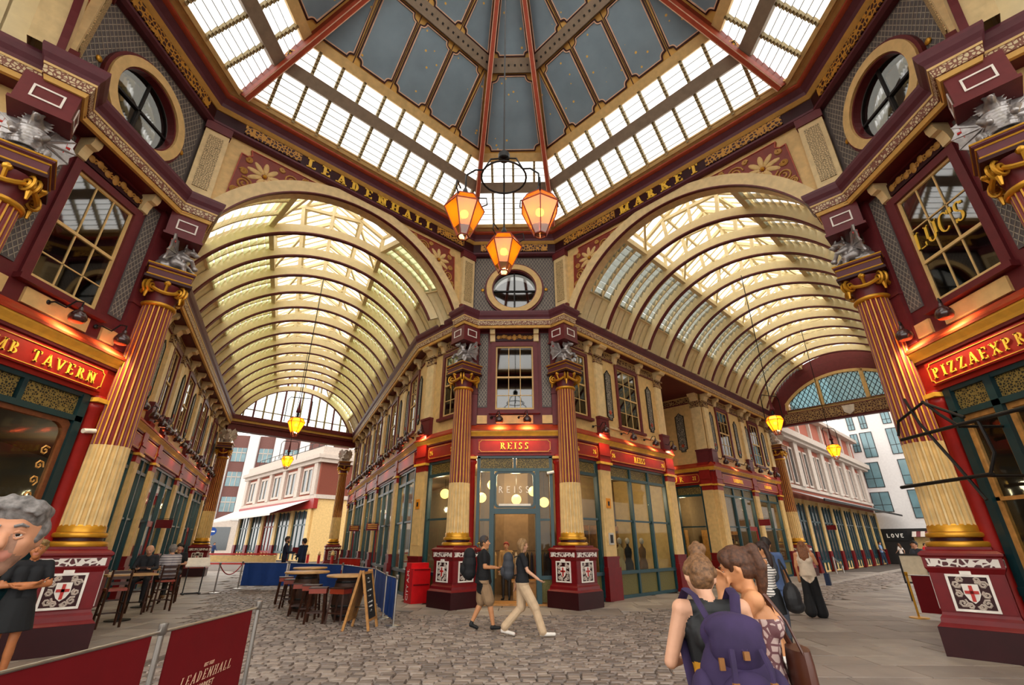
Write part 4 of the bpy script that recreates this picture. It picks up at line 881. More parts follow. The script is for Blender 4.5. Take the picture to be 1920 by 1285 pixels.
# ================================================================= ARCADE ENDS
g = thing('wall_left_gable', 'glazed gable at the end of the left arcade', kind='structure'); A0, A1 = Vector(lp(27.7, -7.3)), Vector(lp(30.8, .95)); dd = (A1-A0); Lg = dd.length; GA = math.degrees(atan2(dd.y, dd.x)); FG = Fr(*((A0+A1)*.5), GA); g.location = FG.w(0, 0, 0); g.rotation_euler[2] = FG.a; hL = Lg/2
m = MB(); m.box(-hL, hL, -.2, .3, 8.35, 8.75); m.box(-hL, hL, -.3, .3, 8.75, 8.9); m.box(-hL, hL, -.45, .3, 9.05, 9.32); m.build('gable_beam', 'maroon', g); m = MB(); m.box(-hL, hL, -.36, .3, 8.9, 9.05); m.build('beam_band', 'tan', g)
apex = [(-hL+.3, 9.3), (-3.3, 10.6), (-2.3, 11.9), (-1.0, 12.8), (0, 13.1), (1.0, 12.8), (2.3, 11.9), (3.3, 10.6), (hL-.3, 9.3)]
MB().prism(apex, 0, .01).build('gable_glass', 'clearglass', g)
def topz(x):
    for (xa, za), (xb, zb) in zip(apex, apex[1:]):
        if xa <= x <= xb: return za+(zb-za)*(x-xa)/(xb-xa)
for i in range(13):
    x = -hL+.75+i*(2*hL-1.5)/12; m = MB(); k = i % 3 == 1; wv = .05 if k else .045; m.box(x-wv, x+wv, -.06, .06, 9.3, topz(x)); m.build('mullion', 'maroon' if k else 'mullion', g)
m = MB(); m.box(-hL+.3, hL-.3, -.03, .03, 9.86, 9.92); m.build('glazing_rail', 'mullion', g)
g = thing('wall_right_gable', 'plum gable with three lattice lunettes at the end of the right arcade', kind='structure'); FQ = Fr(27*R2, 27*R2, -45); g.location = FQ.w(0, 0, 0); g.rotation_euler[2] = FQ.a
outer = arc(0, 7.55, 4.7, 18, 162, 30); lun = [(x, z) for x, z in arc(0, 6.75, 4.35, 41, 139, 24)]
def lunz(x): return 6.75+sqrt(max(0, 4.35**2-x*x))
m = MB()
for i in range(30):
    (xa, za), (xb, zb) = outer[i], outer[i+1]
    def low(x): return max(lunz(x), 9.35) if abs(x) < 3.25 else 8.3
    m.add([(xa, 0, za), (xb, 0, zb), (xb, 0, max(8.3, low(xb))), (xa, 0, max(8.3, low(xa)))], [(0, 1, 2, 3)])
m.box(-4.6, 4.6, -.1, .2, 8.3, 9.25); m.build('gable_plate', 'maroon', g); MB().box(-3.4, 3.4, -.16, -.1, 8.42, 9.0).build('relief_band', 'reliefgold', g)
m = MB(); m.prism([(-.3, 8.95), (.3, 8.95), (.25, 8.6), (0, 8.42), (-.25, 8.6)], -.24, -.14); m.build('relief_shield', 'white', g)
P = [(-3.05, 9.2)]+[(x, z) for x, z in arc(0, 6.75, 4.2, 137, 43, 24)]+[(3.05, 9.2)]
m = MB(); m.ring(offs(P, .14), offs(P, -.02), -.1, .1); m.box(-1.32, -1.12, -.1, .1, 9.2, lunz(1.2)); m.box(.95, 1.15, -.1, .1, 9.2, lunz(1.1)); m.build('lunette_frame', 'cream', g)
for (xa, xb) in ((-2.95, -1.3), (-1.14, .97), (1.13, 2.95)):
    n = 10; bot = [(xa+(xb-xa)*i/n, 9.24) for i in range(n+1)]; top = [(x, max(9.26, lunz(x)-.2)) for x, _ in bot]
    m = MB(); m.prism(bot+top[::-1], 0, .01); po = m.build('lunette_glass', 'blueglass' if 'blueglass' in MATS else glassmat('blueglass', '#a9c3c9', .05, .4, '#a8bcc0', .1).name, g)
    m = MB(); tr = MB(); trellis(tr, xa, xb, 9.24, 11.1, -.02, .26, .035)
    ok = [f for f in tr.f]; 
    for f in ok:
        q = [tr.v[i] for i in f]
        if all(p[2] <= lunz(p[0])-.15 for p in q): m.add(q, [(0, 1, 2, 3)])
        else:
            a_, b_ = (Vector(q[0])+Vector(q[1]))/2, (Vector(q[3])+Vector(q[2]))/2; lo, hi = (a_, b_) if a_.z < b_.z else (b_, a_)
            if lo.z > lunz(lo.x)-.15: continue
            s0, s1 = 0, 1
            for _ in range(14):
                mid = (s0+s1)/2; pm = lo.lerp(hi, mid)
                if pm.z < lunz(pm.x)-.15: s0 = mid
                else: s1 = mid
            m.bar(lo, lo.lerp(hi, s0), .035, .02, up=(0, 1, 0))
    m.build('lattice', 'dark', po)
# far columns of the arcades
far = [(lp(26.7, -7.0), radians(25.9), 'at the far end of the left arcade by the white office'), (lp(31.0, .45), radians(25.9), 'at the far end of the left arcade by the brick shop'), (FR.at(20.4, -.25), radians(-45), 'at the far end of the right arcade')]
for i, (p, a, d) in enumerate(far):
    c = dup(COLUMN, (*p, 0), a, label='fluted column '+d, cat='column', group='fluted columns at the arcade ends'); dr = DRAGON2 if i == 0 else dup(DRAGON2)
    dr.location = (*p, 7.3); dr.rotation_euler[2] = a; dr['label'] = 'stone white dragon '+d; dr['category'] = 'statue'; dr['group'] = 'stone dragons at the arcade ends'

# flanks of the arcades beside the camera
for k, sg, nm in ((1, -1, 'near_left'), (3, 1, 'near_right')):
    F_ = Fr(0, 0, 90*k); a0 = F_.at(sg*1.6, 8.1); a1 = F_.at(sg*(1.6+3.2*R2), 8.1+3.2*R2); w = thing('wall_'+nm, 'maroon and cream flank wall', kind='structure'); d = Vector((a1[0]-a0[0], a1[1]-a0[1])).normalized(); n_ = Vector((-d.y, d.x))*.15*sg
    def slab_(z0, z1, mt, nmx, o=0.): m = MB(); q = [Vector(a0)+n_*o, Vector(a1)+n_*o, Vector(a1)+n_*(o+1), Vector(a0)+n_*(o+1)]; m.add([(p.x, p.y, z) for z in (z0, z1) for p in q], [(3, 2, 1, 0), (4, 5, 6, 7), (0, 1, 5, 4), (1, 2, 6, 5), (2, 3, 7, 6), (3, 0, 4, 7)]); m.build(nmx, mt, w)
    slab_(5.28, 8.8, 'cream', 'upper_wall'); slab_(0, 5.28, 'teal', 'lower_wall')
# ================================================================= FLOOR
mat('mortar', '#5a5049', .95, var=.2, scale=3, bump=.3, bscale=30); mat('slab', '#8d7f72', .6, var=.16, scale=1.7, bump=.12, bscale=25, spec=.35); mat('tarmac', '#9a928b', .9, var=.12, scale=2)
for i, c in enumerate(('#7c6e65', '#87796f', '#6a5e57', '#928479')): mat('sett%d' % i, c, .55, var=.2, scale=9, bump=.25, bscale=40, spec=.4)
for i, c in enumerate(('#8b7f76', '#958a80', '#81766e')): mat('slab%d' % i, c, .55, var=.14, scale=2.2, bump=.12, bscale=30, spec=.4)
floor = thing('floor', 'stone paved market floor of setts and flagstones', kind='structure')
MB().add([(-120, -60, -.035), (120, -60, -.035), (120, 160, -.035), (-120, 160, -.035)], [(0, 1, 2, 3)]).build('floor_bed', 'mortar', floor)
def segd(p, path):
    d = 1e9
    for a, b in zip(path, path[1:]):
        ax, ay = a; bx, by = b; vx, vy = bx-ax, by-ay; t = max(0, min(1, ((p[0]-ax)*vx+(p[1]-ay)*vy)/(vx*vx+vy*vy))); d = min(d, hypot(p[0]-ax-vx*t, p[1]-ay-vy*t))
    return d
PC1 = [lp(31, 1.2), PLB, (-1.6, 8.1), (1.6, 8.1), FR.at(7, 0)]; PC2 = [FR.at(7, 0), FR.at(34, 0)]
PLf = [(-10.2, -3.7), (-8.1, -1.6), (-8.1, 1.6), (-10.28, 3.78), lp(31, -7.6)]; PRt = [FX.at(-1.6-24*R2, 8.1+24*R2), (8.1, 1.6), (8.1, -1.6), (10.2, -3.7)]
def inside(p):      # in the crossing or one of the arcades (in front of the walls)
    x, y = p
    if max(abs(x), abs(y)) < 8.1 and abs(x)+abs(y) < 9.76 : return True
    q = Vector(p); t, n = q.dot(DR), q.dot(NN)
    if t > 3 and -7.6 < n < 1.25 and y > 1.6 and x+y < 7.0 and x < 0: return t < 34
    t, n = (x+y)*R2, (x-y)*R2
    return t > 6 and -4.62 < n < 4.62 and t < 34
def zone(p):
    if segd(p, PRt) < 4.3 or segd(p, PLf) < 2.7 or segd(p, PC1) < 1.9 or segd(p, PC2) < 2.75: return 'slab'
    return 'sett'
def seen(p, mgn=1.25):
    d = Vector((p[0]-cam.location.x, p[1]-cam.location.y)); return d.y > 6.0 and abs(d.x) < d.y*1.25*mgn+.6
rng = random.Random(3); slabs = []; y = -1.0
while y < 26:
    dy = rng.choice((.62, .7, .78)); x = -24+rng.random()
    while x < 27:
        dx = rng.uniform(.75, 1.15); c = (x+dx/2, y+dy/2)
        if inside(c) and zone(c) == 'slab' and seen(c): slabs.append((x, x+dx, y, y+dy))
        x += dx
    y += dy
cx_, cy_ = cam.location.x, cam.location.y
slabs.sort(key=lambda s: hypot((s[0]+s[1])/2-cx_, (s[2]+s[3])/2-cy_))
def slabmesh(mb, s, mi=0):
    g = .008; b = .012; x0, x1, y0, y1 = s[0]+g, s[1]-g, s[2]+g, s[3]-g; z = rng.uniform(-.003, .004)
    mb.add([(x0, y0, -.05), (x1, y0, -.05), (x1, y1, -.05), (x0, y1, -.05), (x0, y0, z-.006), (x1, y0, z-.006), (x1, y1, z-.006), (x0, y1, z-.006), (x0+b, y0+b, z), (x1-b, y0+b, z), (x1-b, y1-b, z), (x0+b, y1-b, z)],
           [(0, 1, 5, 4), (1, 2, 6, 5), (2, 3, 7, 6), (3, 0, 4, 7), (4, 5, 9, 8), (5, 6, 10, 9), (6, 7, 11, 10), (7, 4, 8, 11), (8, 9, 10, 11)], mi)
for s_ in slabs[:300]: m = MB(); slabmesh(m, s_); m.build('paving_slab', 'slab%d' % rng.randrange(3), floor)
m = MB()
for s_ in slabs[300:]: slabmesh(m, s_, rng.randrange(3))
if m.v: m.build('far_slabs', ['slab0', 'slab1', 'slab2'], floor, kind='stuff')
rows = {}
for s_ in slabs: rows.setdefault(int((s_[2]+20)*2), []).append(s_); 
def onslab(x, y):
    for k in range(int((y-.8+20)*2), int((y+20)*2)+1):
        for s_ in rows.get(k, ()):
            if s_[0]-.02 < x < s_[1]+.02 and s_[2]-.02 < y < s_[3]+.02: return True
    return False
setts = []; y = -.9; k = 0
while y < 27:
    far = y > 13; dy = .13 if not far else .2; x = -26+rng.random()*.2
    while x < 24:
        dx = rng.uniform(.17, .25) if not far else rng.uniform(.3, .42); c = (x+dx/2, y+dy/2+.25*cos(x*.35))
        if seen(c, 1.15) and inside(c) and not onslab(*c) and (zone(c) == 'sett'): setts.append((c[0], c[1], dx, dy))
        x += dx
    y += dy
setts.sort(key=lambda s: hypot(s[0]-cx_, s[1]-cy_))
def settmesh(mb, s, mi=0, at0=False):
    x, y, dx, dy = s; a, b = dx/2-.007, dy/2-.007; z = rng.uniform(-.008, .004); e = .014
    if at0: x = y = 0
    t = [rng.uniform(-.004, .004) for _ in range(4)]
    mb.add([(x-a, y-b, -.045), (x+a, y-b, -.045), (x+a, y+b, -.045), (x-a, y+b, -.045), (x-a+e, y-b+e, z+t[0]), (x+a-e, y-b+e, z+t[1]), (x+a-e, y+b-e, z+t[2]), (x-a+e, y+b-e, z+t[3])],
           [(0, 1, 5, 4), (1, 2, 6, 5), (2, 3, 7, 6), (3, 0, 4, 7), (4, 5, 6, 7)], mi)
for s_ in setts[:300]: m = MB(); settmesh(m, s_, 0, True); m.build('sett', 'sett%d' % rng.randrange(4), floor, (s_[0], s_[1], 0))
m = MB()
for s_ in setts[300:]: settmesh(m, s_, rng.randrange(4))
m.build('setts', ['sett0', 'sett1', 'sett2', 'sett3'], floor, kind='stuff')
m = MB(); m.sweep([FR.at(8.2, -2.82), FR.at(36, -2.82)], [(-.1, -.05), (-.1, .06), (.1, .06), (.1, -.05)]); m.build('kerb', 'slab1', floor)
# ================================================================= OUTSIDE THE ARCADES
def facade(F, name, label, L, H, bays, mt, rows_, wmt='stonewhite', gl='darkglass', depth=4):
    t = thing(name, label, 'building', F.w(0, 0, 0), F.a); MB().box(0, L, 0, depth, 0, H).build('wall', mt, t); return t
mat('officewhite', '#cfcbc8', .8, var=.05); mat('brownbrick', '#6e4a44', .85); mat('awnwhite', '#c9c6c2', .7); mat('roofgrey', '#a9b0b2', .35, spec=.5); mat('brickred', '#a05a48', .85, var=.12, scale=15); mat('glassblue', '#5f7f86', .15, spec=.8, var=.3, scale=.6)
# white office beyond the right arcade
FO = Fr(52*R2, 52*R2, -45); t = thing('office_building', 'white stone office block with teal windows beyond the right arcade', 'building', FO.w(0, 0, 0), FO.a)
MB().box(-5.4, 30, 0, 8, 2.9, 24).build('wall', 'officewhite', t)
for (a, b, c, d) in ((-4.67, -4.2, 12.2, 13.6), (-3.62, -3.15, 12.2, 13.5), (-1.77, -1.17, 12.4, 13.5), (-4.71, -4.2, 10.0, 11.7), (-3.91, -3.0, 9.4, 11.75), (-1.76, -.9, 9.5, 11.85), (-4.47, -3.2, 6.6, 8.85), (-1.61, -.4, 6.7, 8.9), (-4.47, -3.1, 4.4, 6.1), (-1.62, -.2, 3.8, 6.15), (1.0, 2.2, 9.5, 11.8), (1.0, 2.4, 6.7, 8.9), (1.0, 2.4, 3.8, 6.1), (3.5, 5, 6.7, 8.9), (3.5, 5, 9.5, 11.8)):
    p = MB().box(a, b, -.03, .02, c, d).build('window', 'glassblue', t); m = MB(); m.ring([(a-.05, c-.05), (b+.05, c-.05), (b+.05, d+.05), (a-.05, d+.05)], [(a, c), (b, c), (b, d), (a, d)], -.06, .02); m.box((a+b)/2-.02, (a+b)/2+.02, -.05, 0, c, d); m.box(a, b, -.05, 0, c+(d-c)*.35-.02, c+(d-c)*.35+.02); m.build('window_frame', 'dark', p)
MB().box(-5.4, 30, -.3, 8, 0, 2.9).build('ground_floor', 'dark', t)
t = thing('shop_sign', 'black shop front sign reading LOVE in white', 'sign', FO.w(-3.5, -.35, 1.9), FO.a); MB().box(-.9, .9, -.05, .05, 0, .8).build('board', 'black', t); letters(t, 'LOVE', 0, .25, .34, -.05, 'whiteletter', serif=False, wt=.2, width=1.25)
t = thing('shop_canopy', 'striped market stall canopy below the white office', 'canopy', FO.w(-.6, -.42, 2.2), FO.a); m = MB()
for i in range(12): m.add([(-1.6+i*.3, 0, .45), (-1.3+i*.3, 0, .45), (-1.3+i*.3, -.9, 0), (-1.6+i*.3, -.9, 0)], [(0, 1, 2, 3)], i % 2)
m.build('fabric', ['stonewhite', 'maroon'], t); m = MB(); m.box(-1.6, 2, -.02, .3, -1.2, 0); m.build('stall_front', 'cream', t)
# brick and stone market range continuing past the right arcade
FB = Fr(*((27.4*R2-6.4/2), (27.4*R2+6.4/2)), 45); t = thing('brick_building', 'red brick and stone market range with a glass canopy past the right arcade', 'building', FB.w(0, 0, 0), FB.a)
MB().box(0, 24, 0, 5, 4.3, 8.0).build('wall', 'brickred', t); MB().box(0, 24, .3, 5, 8.5, 10.9).build('attic_wall', 'brickred', t)
m = MB(); m.box(-.2, 24.2, -.45, 5, 8.0, 8.2); m.box(-.3, 24.3, -.65, 5, 8.2, 8.6); m.box(0, 24, -.15, .1, 4.9, 5.1); m.box(0, 24, -.25, 5, 10.7, 11.0); m.build('cornice', 'stonewhite', t)
for i in range(8):
    x = .5+i*3.1; m = MB(); m.box(x-.4, x+.4, -.25, .1, 5.1, 8.0); m.box(x-.15, x+.15, .1, .4, 8.6, 10.7); m.build('stone_pilaster', 'stonewhite', t)
    if i < 7:
        for dx in (.95, 2.15): p = MB().box(x+dx-.32, x+dx+.32, -.06, .02, 5.3, 7.5).build('window', 'darkpane' if 'darkpane' in MATS else mat('darkpane', '#3a3f42', .12, spec=.8).name, t); m = MB(); m.ring([(x+dx-.42, 5.2), (x+dx+.42, 5.2), (x+dx+.42, 7.6), (x+dx-.42, 7.6)], [(x+dx-.3, 5.32), (x+dx+.3, 5.32), (x+dx+.3, 7.48), (x+dx-.3, 7.48)], -.12, .02); m.build('window_frame', 'stonewhite', p)
MB().box(0, 24, 0, 5, 0, 4.3).build('ground_wall', 'cream', t)
for i in range(9):
    x = .3+i*2.9; m = MB(); m.box(x-.28, x+.28, -.2, .05, 0, 1.2); p = m.build('pier_foot', 'deepred', t); MB().box(x-.25, x+.25, -.15, .05, 1.2, 4.2).build('pier', 'cream', t)
    if i < 8:
        MB().box(x+.3, x+2.6, -.03, .02, .6, 3.9).build('shop_glass', 'darkpane', t); m = MB()
        for dx in (.35, 1.05, 1.8, 2.55): m.box(x+dx-.06, x+dx+.06, -.08, .03, .1, 4.0)
        m.box(x+.3, x+2.6, -.08, .03, .55, .68); m.box(x+.3, x+2.6, -.08, .03, 2.9, 3.0); m.build('shop_frame', 'teal', t)
m = MB()
for i in range(16): m.add([(i*1.5, -.1, 4.7), (i*1.5+1.45, -.1, 4.7), (i*1.5+1.45, -2.0, 4.0), (i*1.5, -2.0, 4.0)], [(0, 1, 2, 3)])
m.build('canopy_glass', 'roofgrey', t); m = MB(); m.box(0, 24, -2.05, -1.98, 3.92, 4.05); m.build('canopy_rail', 'dark', t)
# brick building and office at the end of the left arcade
FK = Fr(-38.5, 59.8, -46+2.0); LK = 24.0; t = thing('brick_building', 'red brick and stone shop building with a white awning past the left arcade', 'building', FK.w(0, 0, 0), FK.a)
MB().box(0, LK, 0, 6, 6.0, 10.0).build('wall', 'brickred', t); MB().box(0, LK, 0, 6, 0, 6.0).build('ground_wall', 'cream', t); MB().box(LK-.1, LK, 0, 8, 6, 10).build('return_wall', 'brickred', t)
m = MB(); m.box(-.3, LK+.4, -.4, 6, 9.7, 10.1); m.box(-.4, LK+.6, -.7, 6, 10.1, 10.5); m.box(-.1, LK+.2, -.15, 6, 10.5, 11.4); m.box(-.1, LK+.2, -.25, 6, 6.0, 6.4); m.build('cornice', 'stonewhite', t)
for i in range(6):
    x = .7+i*4.5; m = MB(); m.box(x-.45, x+.45, -.3, .1, 6.4, 9.7); m.build('stone_pilaster', 'stonewhite', t)
    if i < 5:
        p = MB().box(x+1.1, x+3.4, -.05, .02, 6.8, 9.2).build('window', 'darkpane', t); m = MB(); m.ring([(x+.95, 6.6), (x+3.55, 6.6), (x+3.55, 9.4), (x+.95, 9.4)], [(x+1.15, 6.85), (x+3.35, 6.85), (x+3.35, 9.15), (x+1.15, 9.15)], -.15, .02); m.box(x+2.1, x+2.4, -.14, 0, 6.8, 9.2); m.build('window_frame', 'stonewhite', p)
    m = MB(); m.box(x-.45, x+.45, -.3, .05, 0, 1.5); m.build('pier_foot', 'deepred', t); MB().box(x-.4, x+.4, -.25, .05, 1.5, 5.0).build('pier', 'cream', t)
    if i < 5:
        MB().box(x+.5, x+4.0, -.04, .02, .8, 4.8).build('shop_glass', 'darkpane', t); m = MB()
        for dx in (.55, 1.65, 2.8, 3.95): m.box(x+dx-.08, x+dx+.08, -.1, .03, .1, 4.9)
        m.box(x+.5, x+4, -.1, .03, .7, .9); m.box(x+.5, x+4, -.1, .03, 3.4, 3.55); m.build('shop_frame', 'teal' if i != 2 else 'red', t)
MB().box(-.1, LK+.2, -.35, .1, 5.0, 6.0).build('fascia', 'red', t)
m = MB(); m.add([(-3.0, -.3, 5.7), (LK-.8, -.3, 5.9), (LK-4.0, -3.0, 4.6), (-3.0, -3.0, 4.4), (LK-4.0, -3.0, 4.4), (-3.0, -3.0, 4.2)], [(0, 1, 2, 3), (3, 2, 4, 5)]); m.build('awning', 'awnwhite', t)
m = MB()
for i in range(13): m.tube([(i*LK/12, 1, 11.4), (i*LK/12, 1, 12.6)], .04, 5)
for z in (12.0, 12.6): m.tube([(0, 1, z), (LK, 1, z)], .04, 5)
m.build('roof_railing', 'dark', t)
FT = Fr(-66, 78, 16); t = thing('office_building', 'tall brown office with white vertical piers beyond the left arcade', 'building', FT.w(0, 0, 0), FT.a); MB().box(0, 34, 0, 6, 5.5, 21).build('wall', 'brownbrick', t); MB().box(-.3, 34, -.6, 6, 0, 5.5).build('ground_floor', 'stonewhite', t)
for i in range(8):
    x = 1+i*4.6; MB().box(x-.85, x+.85, -.7, .1, 5.5, 21.5).build('white_pier', 'officewhite', t)
    for j in range(3):
        z = 7+j*4.5; p = MB().box(x+1.1, x+3.5, -.06, .02, z, z+2.6).build('window', 'glassblue', t); m = MB(); m.box(x+1.1, x+3.5, -.12, 0, z+1.6, z+1.75); m.box(x+1.85, x+1.95, -.12, 0, z, z+2.6); m.box(x+2.65, x+2.75, -.12, 0, z, z+2.6); m.build('window_frame', 'stonewhite', p)
    MB().box(x+.3, x+3.9, -.66, -.6, .6, 4.4).build('shop_window', 'darkpane', t)
t = thing('road_sign', 'round blue road sign on a post beyond the left arcade', 'sign', (-34.2, 47.5, 0), radians(20)); MB().tube([(0, 0, 0), (0, 0, 3.2)], .05, 6).build('post', 'steel', t); MB().prism(arc(0, 2.9, .42, 0, 360, 16)[:-1], -.06, -.03).build('disc', 'bannerblue', t); MB().box(-.25, .25, -.07, -.06, 2.84, 2.96).build('bar', 'white', t)
# ================================================================= GROUND FLOORS OF THE PAVILIONS
F, G, w = PAV['centre']
t = thing('shopfront', 'teal REISS entrance with a round-cornered fanlight between two red shafts', 'shopfront', G.w(0, 0, 0), 0)
m = MB(); 
for x in (-1.16, 1.16): m.box(x-.05, x+.05, -.02, .14, 0, 4.25)
for x in (-.72, .72): m.box(x-.07, x+.07, -.04, .14, 0, 3.86)
m.box(-1.2, 1.2, -.03, .14, 3.78, 3.88); m.box(-1.2, 1.2, -.02, .14, 4.2, 4.29); m.box(-.05, .05, -.02, .12, 3.88, 4.2); m.box(-.7, .7, -.03, .14, 2.5, 2.66); m.build('frame', 'teal', t)
Q = []
for (sx, sz, a0) in ((1, 1, 0), (-1, 1, 90), (-1, -1, 180), (1, -1, 270)): Q += arc(sx*(.58-.12), 3.23+sz*(.5-.12), .12, a0, a0+90, 4)
m = MB(); m.ring([(x*1.0+(.07 if x > 0 else -.07), z+(.05 if z > 3.2 else -.05)) for x, z in Q], Q, 0, .1); m.build('fanlight_frame', 'teal', t); fo = MB().prism(Q, .05, .056).build('fanlight', 'shopglass', t)
letters(fo, 'REISS', -.03, 3.13, .2, .04, 'whiteletter', serif=False, wt=.1, width=.98, depth=.006); MB().box(-.5, .5, .03, .05, 2.74, 2.8).build('fanlight_strip', 'white', fo)
for s_ in (-1, 1):
    MB().box(s_*.94-.14, s_*.94+.14, .05, .056, .78, 3.78).build('side_light', 'shopglass', t); MB().box(s_*.94-.15, s_*.94+.15, .0, .1, 2.3, 2.36).build('transom_bar', 'teal', t); MB().box(s_*.94-.15, s_*.94+.15, .0, .1, .68, .78).build('side_rail', 'teal', t)
    MB().box(s_*.94-.15, s_*.94+.15, .04, .07, .08, .68).build('stall_panel', 'olive', t); MB().box(s_*.58-.52, s_*.58+.52, .03, .06, 3.88, 4.2).build('fret_panel', 'fret', t)
    m = MB(); m.box(s_*.66-.025, s_*.66+.025, .14, .75, .05, 2.5); m.build('door_leaf', 'teal', t)
MB().box(-1.2, 1.2, -.05, .8, 0, .05).build('threshold', 'lightwood', t)
fascia_sign(G, -1.2, 1.2, 'REISS', 'red fascia reading REISS in gold directly above the shop door', h=.22, width=.92)
emit('globe', '#ffc86a', 1.7)
for i, (x, y, z) in enumerate(((-2.55, 10.2, 3.3), (-.82, 9.7, 3.55), (.03, 9.7, 3.06), (.62, 9.7, 3.33), (-1.2, 9.9, 3.14), (1.0, 9.9, 2.98))):
    t = thing('globe_lamp', 'glowing yellow globe lamp hanging inside the REISS shop', 'lamp', (x, y, z-.17), 0, 'globe lamps inside the REISS shop'); cpart('globe', lambda q: q.sphere((0, 0, .17), .17, 16, 10), 'globe', 'globe', t, smooth=True); MB().tube([(0, 0, .34), (0, 0, 4.2-z+.17)], .008, 5).build('cord', 'iron', t)
plight((0, 9.6, 3.7), 60)
garm = ['#15130f', '#6b4a2c', '#2a2530', '#b59a6a', '#7d2318', '#d8cdb8']
for i, c in enumerate(garm): mat('garment%d' % i, c, .9)
for j, (x, y, n, ang) in enumerate(((.85, 10.5, 7, 0), (-.45, 10.55, 6, 0), (1.15, 9.6, 4, 80), (-1.0, 9.45, 4, 85))):
    t = thing('clothes_rail', ('dark clothes on a rail at the back right of the REISS shop', 'mixed clothes on a rail straight behind the REISS door', 'short clothes rail just inside the right REISS side light', 'short clothes rail just inside the left REISS side light')[j], 'clothes rail', (x, y, .02), radians(ang)); m = MB(); m.tube([(-.55, 0, 0), (-.55, 0, 1.4), (.55, 0, 1.4), (.55, 0, 0)], .015, 6); m.build('rail', 'iron', t)
    for k in range(n): m = MB(); xx = -.45+.9*k/(n-1); m.lathe([(.03, 1.36), (.12, 1.26), (.14, .9), (.17, .45+.1*(k % 3))][::-1], 8, (0, 0, 0)); m.build('garment', 'garment%d' % ((k*2+j) % 6), t, (xx, 0, 0)).scale = (.4, 1.3, 1)
t = thing('shop_counter', 'light wood counter inside the REISS shop', 'counter', (.42, 9.6, .02)); m = MB(); m.box(-.5, .5, -.25, .25, 0, .5); m.box(-.55, .55, -.3, .3, .5, .56); m.build('body', 'lightwood', t)
for j, (x, y, c, fr_) in enumerate(((2.9, .75, 5, FR), (3.9, .8, 3, FR), (4.5, .85, 0, FR), (5.4, .8, 1, FR), (1.6, .8, 5, FLb))):
    t = thing('mannequin', ('cream dress on a stand by the left edge of the REISS side window', 'tan coat on a mannequin in the middle of the REISS side window', 'black outfit on a mannequin in the REISS side window', 'brown outfit on a mannequin at the far end of the REISS side window', 'pale dress on a stand in the window left of the REISS door')[j], 'mannequin', fr_.w(x, y, .02), fr_.a)
    MB().lathe([(.2, 0), (.2, .03), (.02, .04), (.02, .75)], 12).build('stand', 'steel', t); MB().lathe([(.3 if j in (0, 4) else .2, .55), (.2, .95), (.13, 1.12), (.17, 1.32), (.16, 1.45), (.06, 1.54), (.05, 1.62)], 14, sq=.7).build('outfit', 'garment%d' % c, t, smooth=True); MB().sphere((0, 0, 1.72), (.08, .09, .12), 10, 8).build('head', 'stonewhite', t, smooth=True)
F, G, w = PAV['left']
t = thing('shopfront', 'dark teal tavern window with curved gilt glass under the LAMB TAVERN sign', 'shopfront', G.w(0, 0, 0), G.a); m = MB()
for x in (-1.14, 1.14): m.box(x-.08, x+.08, -.05, .14, 0, 4.25)
m.box(-1.2, 1.2, -.05, .14, 3.74, 3.84); m.box(-1.2, 1.2, -.03, .14, 4.2, 4.29); m.box(-.04, .04, -.03, .12, 3.84, 4.2); m.box(-1.2, 1.2, -.05, .14, .0, .12); m.box(-1.2, 1.2, -.08, .14, 1.0, 1.12); m.build('frame', 'darkteal', t)
Q = [(-.98, 1.12), (.98, 1.12)]+arc(.78, 3.46, .2, 0, 90, 5)+arc(-.78, 3.46, .2, 90, 180, 5); m = MB(); m.ring([(-1.08, 1.1), (1.08, 1.1)]+arc(.9, 3.56, .2, 0, 90, 5)+arc(-.9, 3.56, .2, 90, 180, 5), Q, 0, .08); m.build('arched_frame', 'wood', t)
go = MB().prism(Q, .04, .046).build('pane', 'shopglass', t); m = MB()
for s_ in (-1, 1):
    for i in range(8): m.tube(spiral((s_*.82, 1.4+i*.25), .09, 1.3, 8, i, s_, .03), .016, 4)
m.build('gilt_scrolls', 'bronze', go)
for s_ in (-1, 1): MB().box(s_*.58-.52, s_*.58+.52, .03, .06, 3.84, 4.2).build('fret_panel', 'fret', t); MB().box(s_*.56-.5, s_*.56+.5, .03, .07, .14, .98).build('stall_panel', 'darkteal', t)
ts = fascia_sign(G, -1.28, 1.28, None, 'red fascia reading LAMB TAVERN in gold letters'); letters(ts, 'LAMB TAVERN', -.08, .11, .2, -.03, width=2.28)
t = thing('pendant_lamp', 'amber bowl lamp glowing inside the tavern window', 'lamp', G.w(-.45, .9, 2.75), G.a); MB().lathe([(.02, .3), (.28, .22), (.3, .16), (.2, .03), (.05, 0)][::-1], 16).build('bowl', emit('lampglow', '#ff9a30', 2.2).name, t, smooth=True); MB().tube([(0, 0, .3), (0, 0, 1.4)], .01, 5).build('chain', 'iron', t)
plight(G.w(-.3, 1.2, 2.9), 14, (1, .6, .25)); plight(G.w(-.3, 1.0, 7.2), 12, (1, .7, .35))
for i, (x, z) in enumerate(((-.35, 7.75), (-.1, 7.35), (-.45, 7.2), (-.2, 7.55))):
    t = thing('ceiling_spot', 'small warm ceiling light inside the upper tavern window', 'lamp', G.w(x, .9, z), G.a, 'upper room lights in the tavern'); MB().sphere((0, 0, 0), .11 if i == 0 else .035, 10, 8).build('bulb', 'lampglow', t, smooth=True); MB().tube([(0, 0, .03), (0, 0, 8.7-z)], .006, 4).build('flex', 'iron', t)
F, G, w = PAV['right']
t = thing('shopfront', 'dark teal restaurant front with wooden inner frames under the PIZZAEXPRESS sign', 'shopfront', G.w(0, 0, 0), G.a); m = MB()
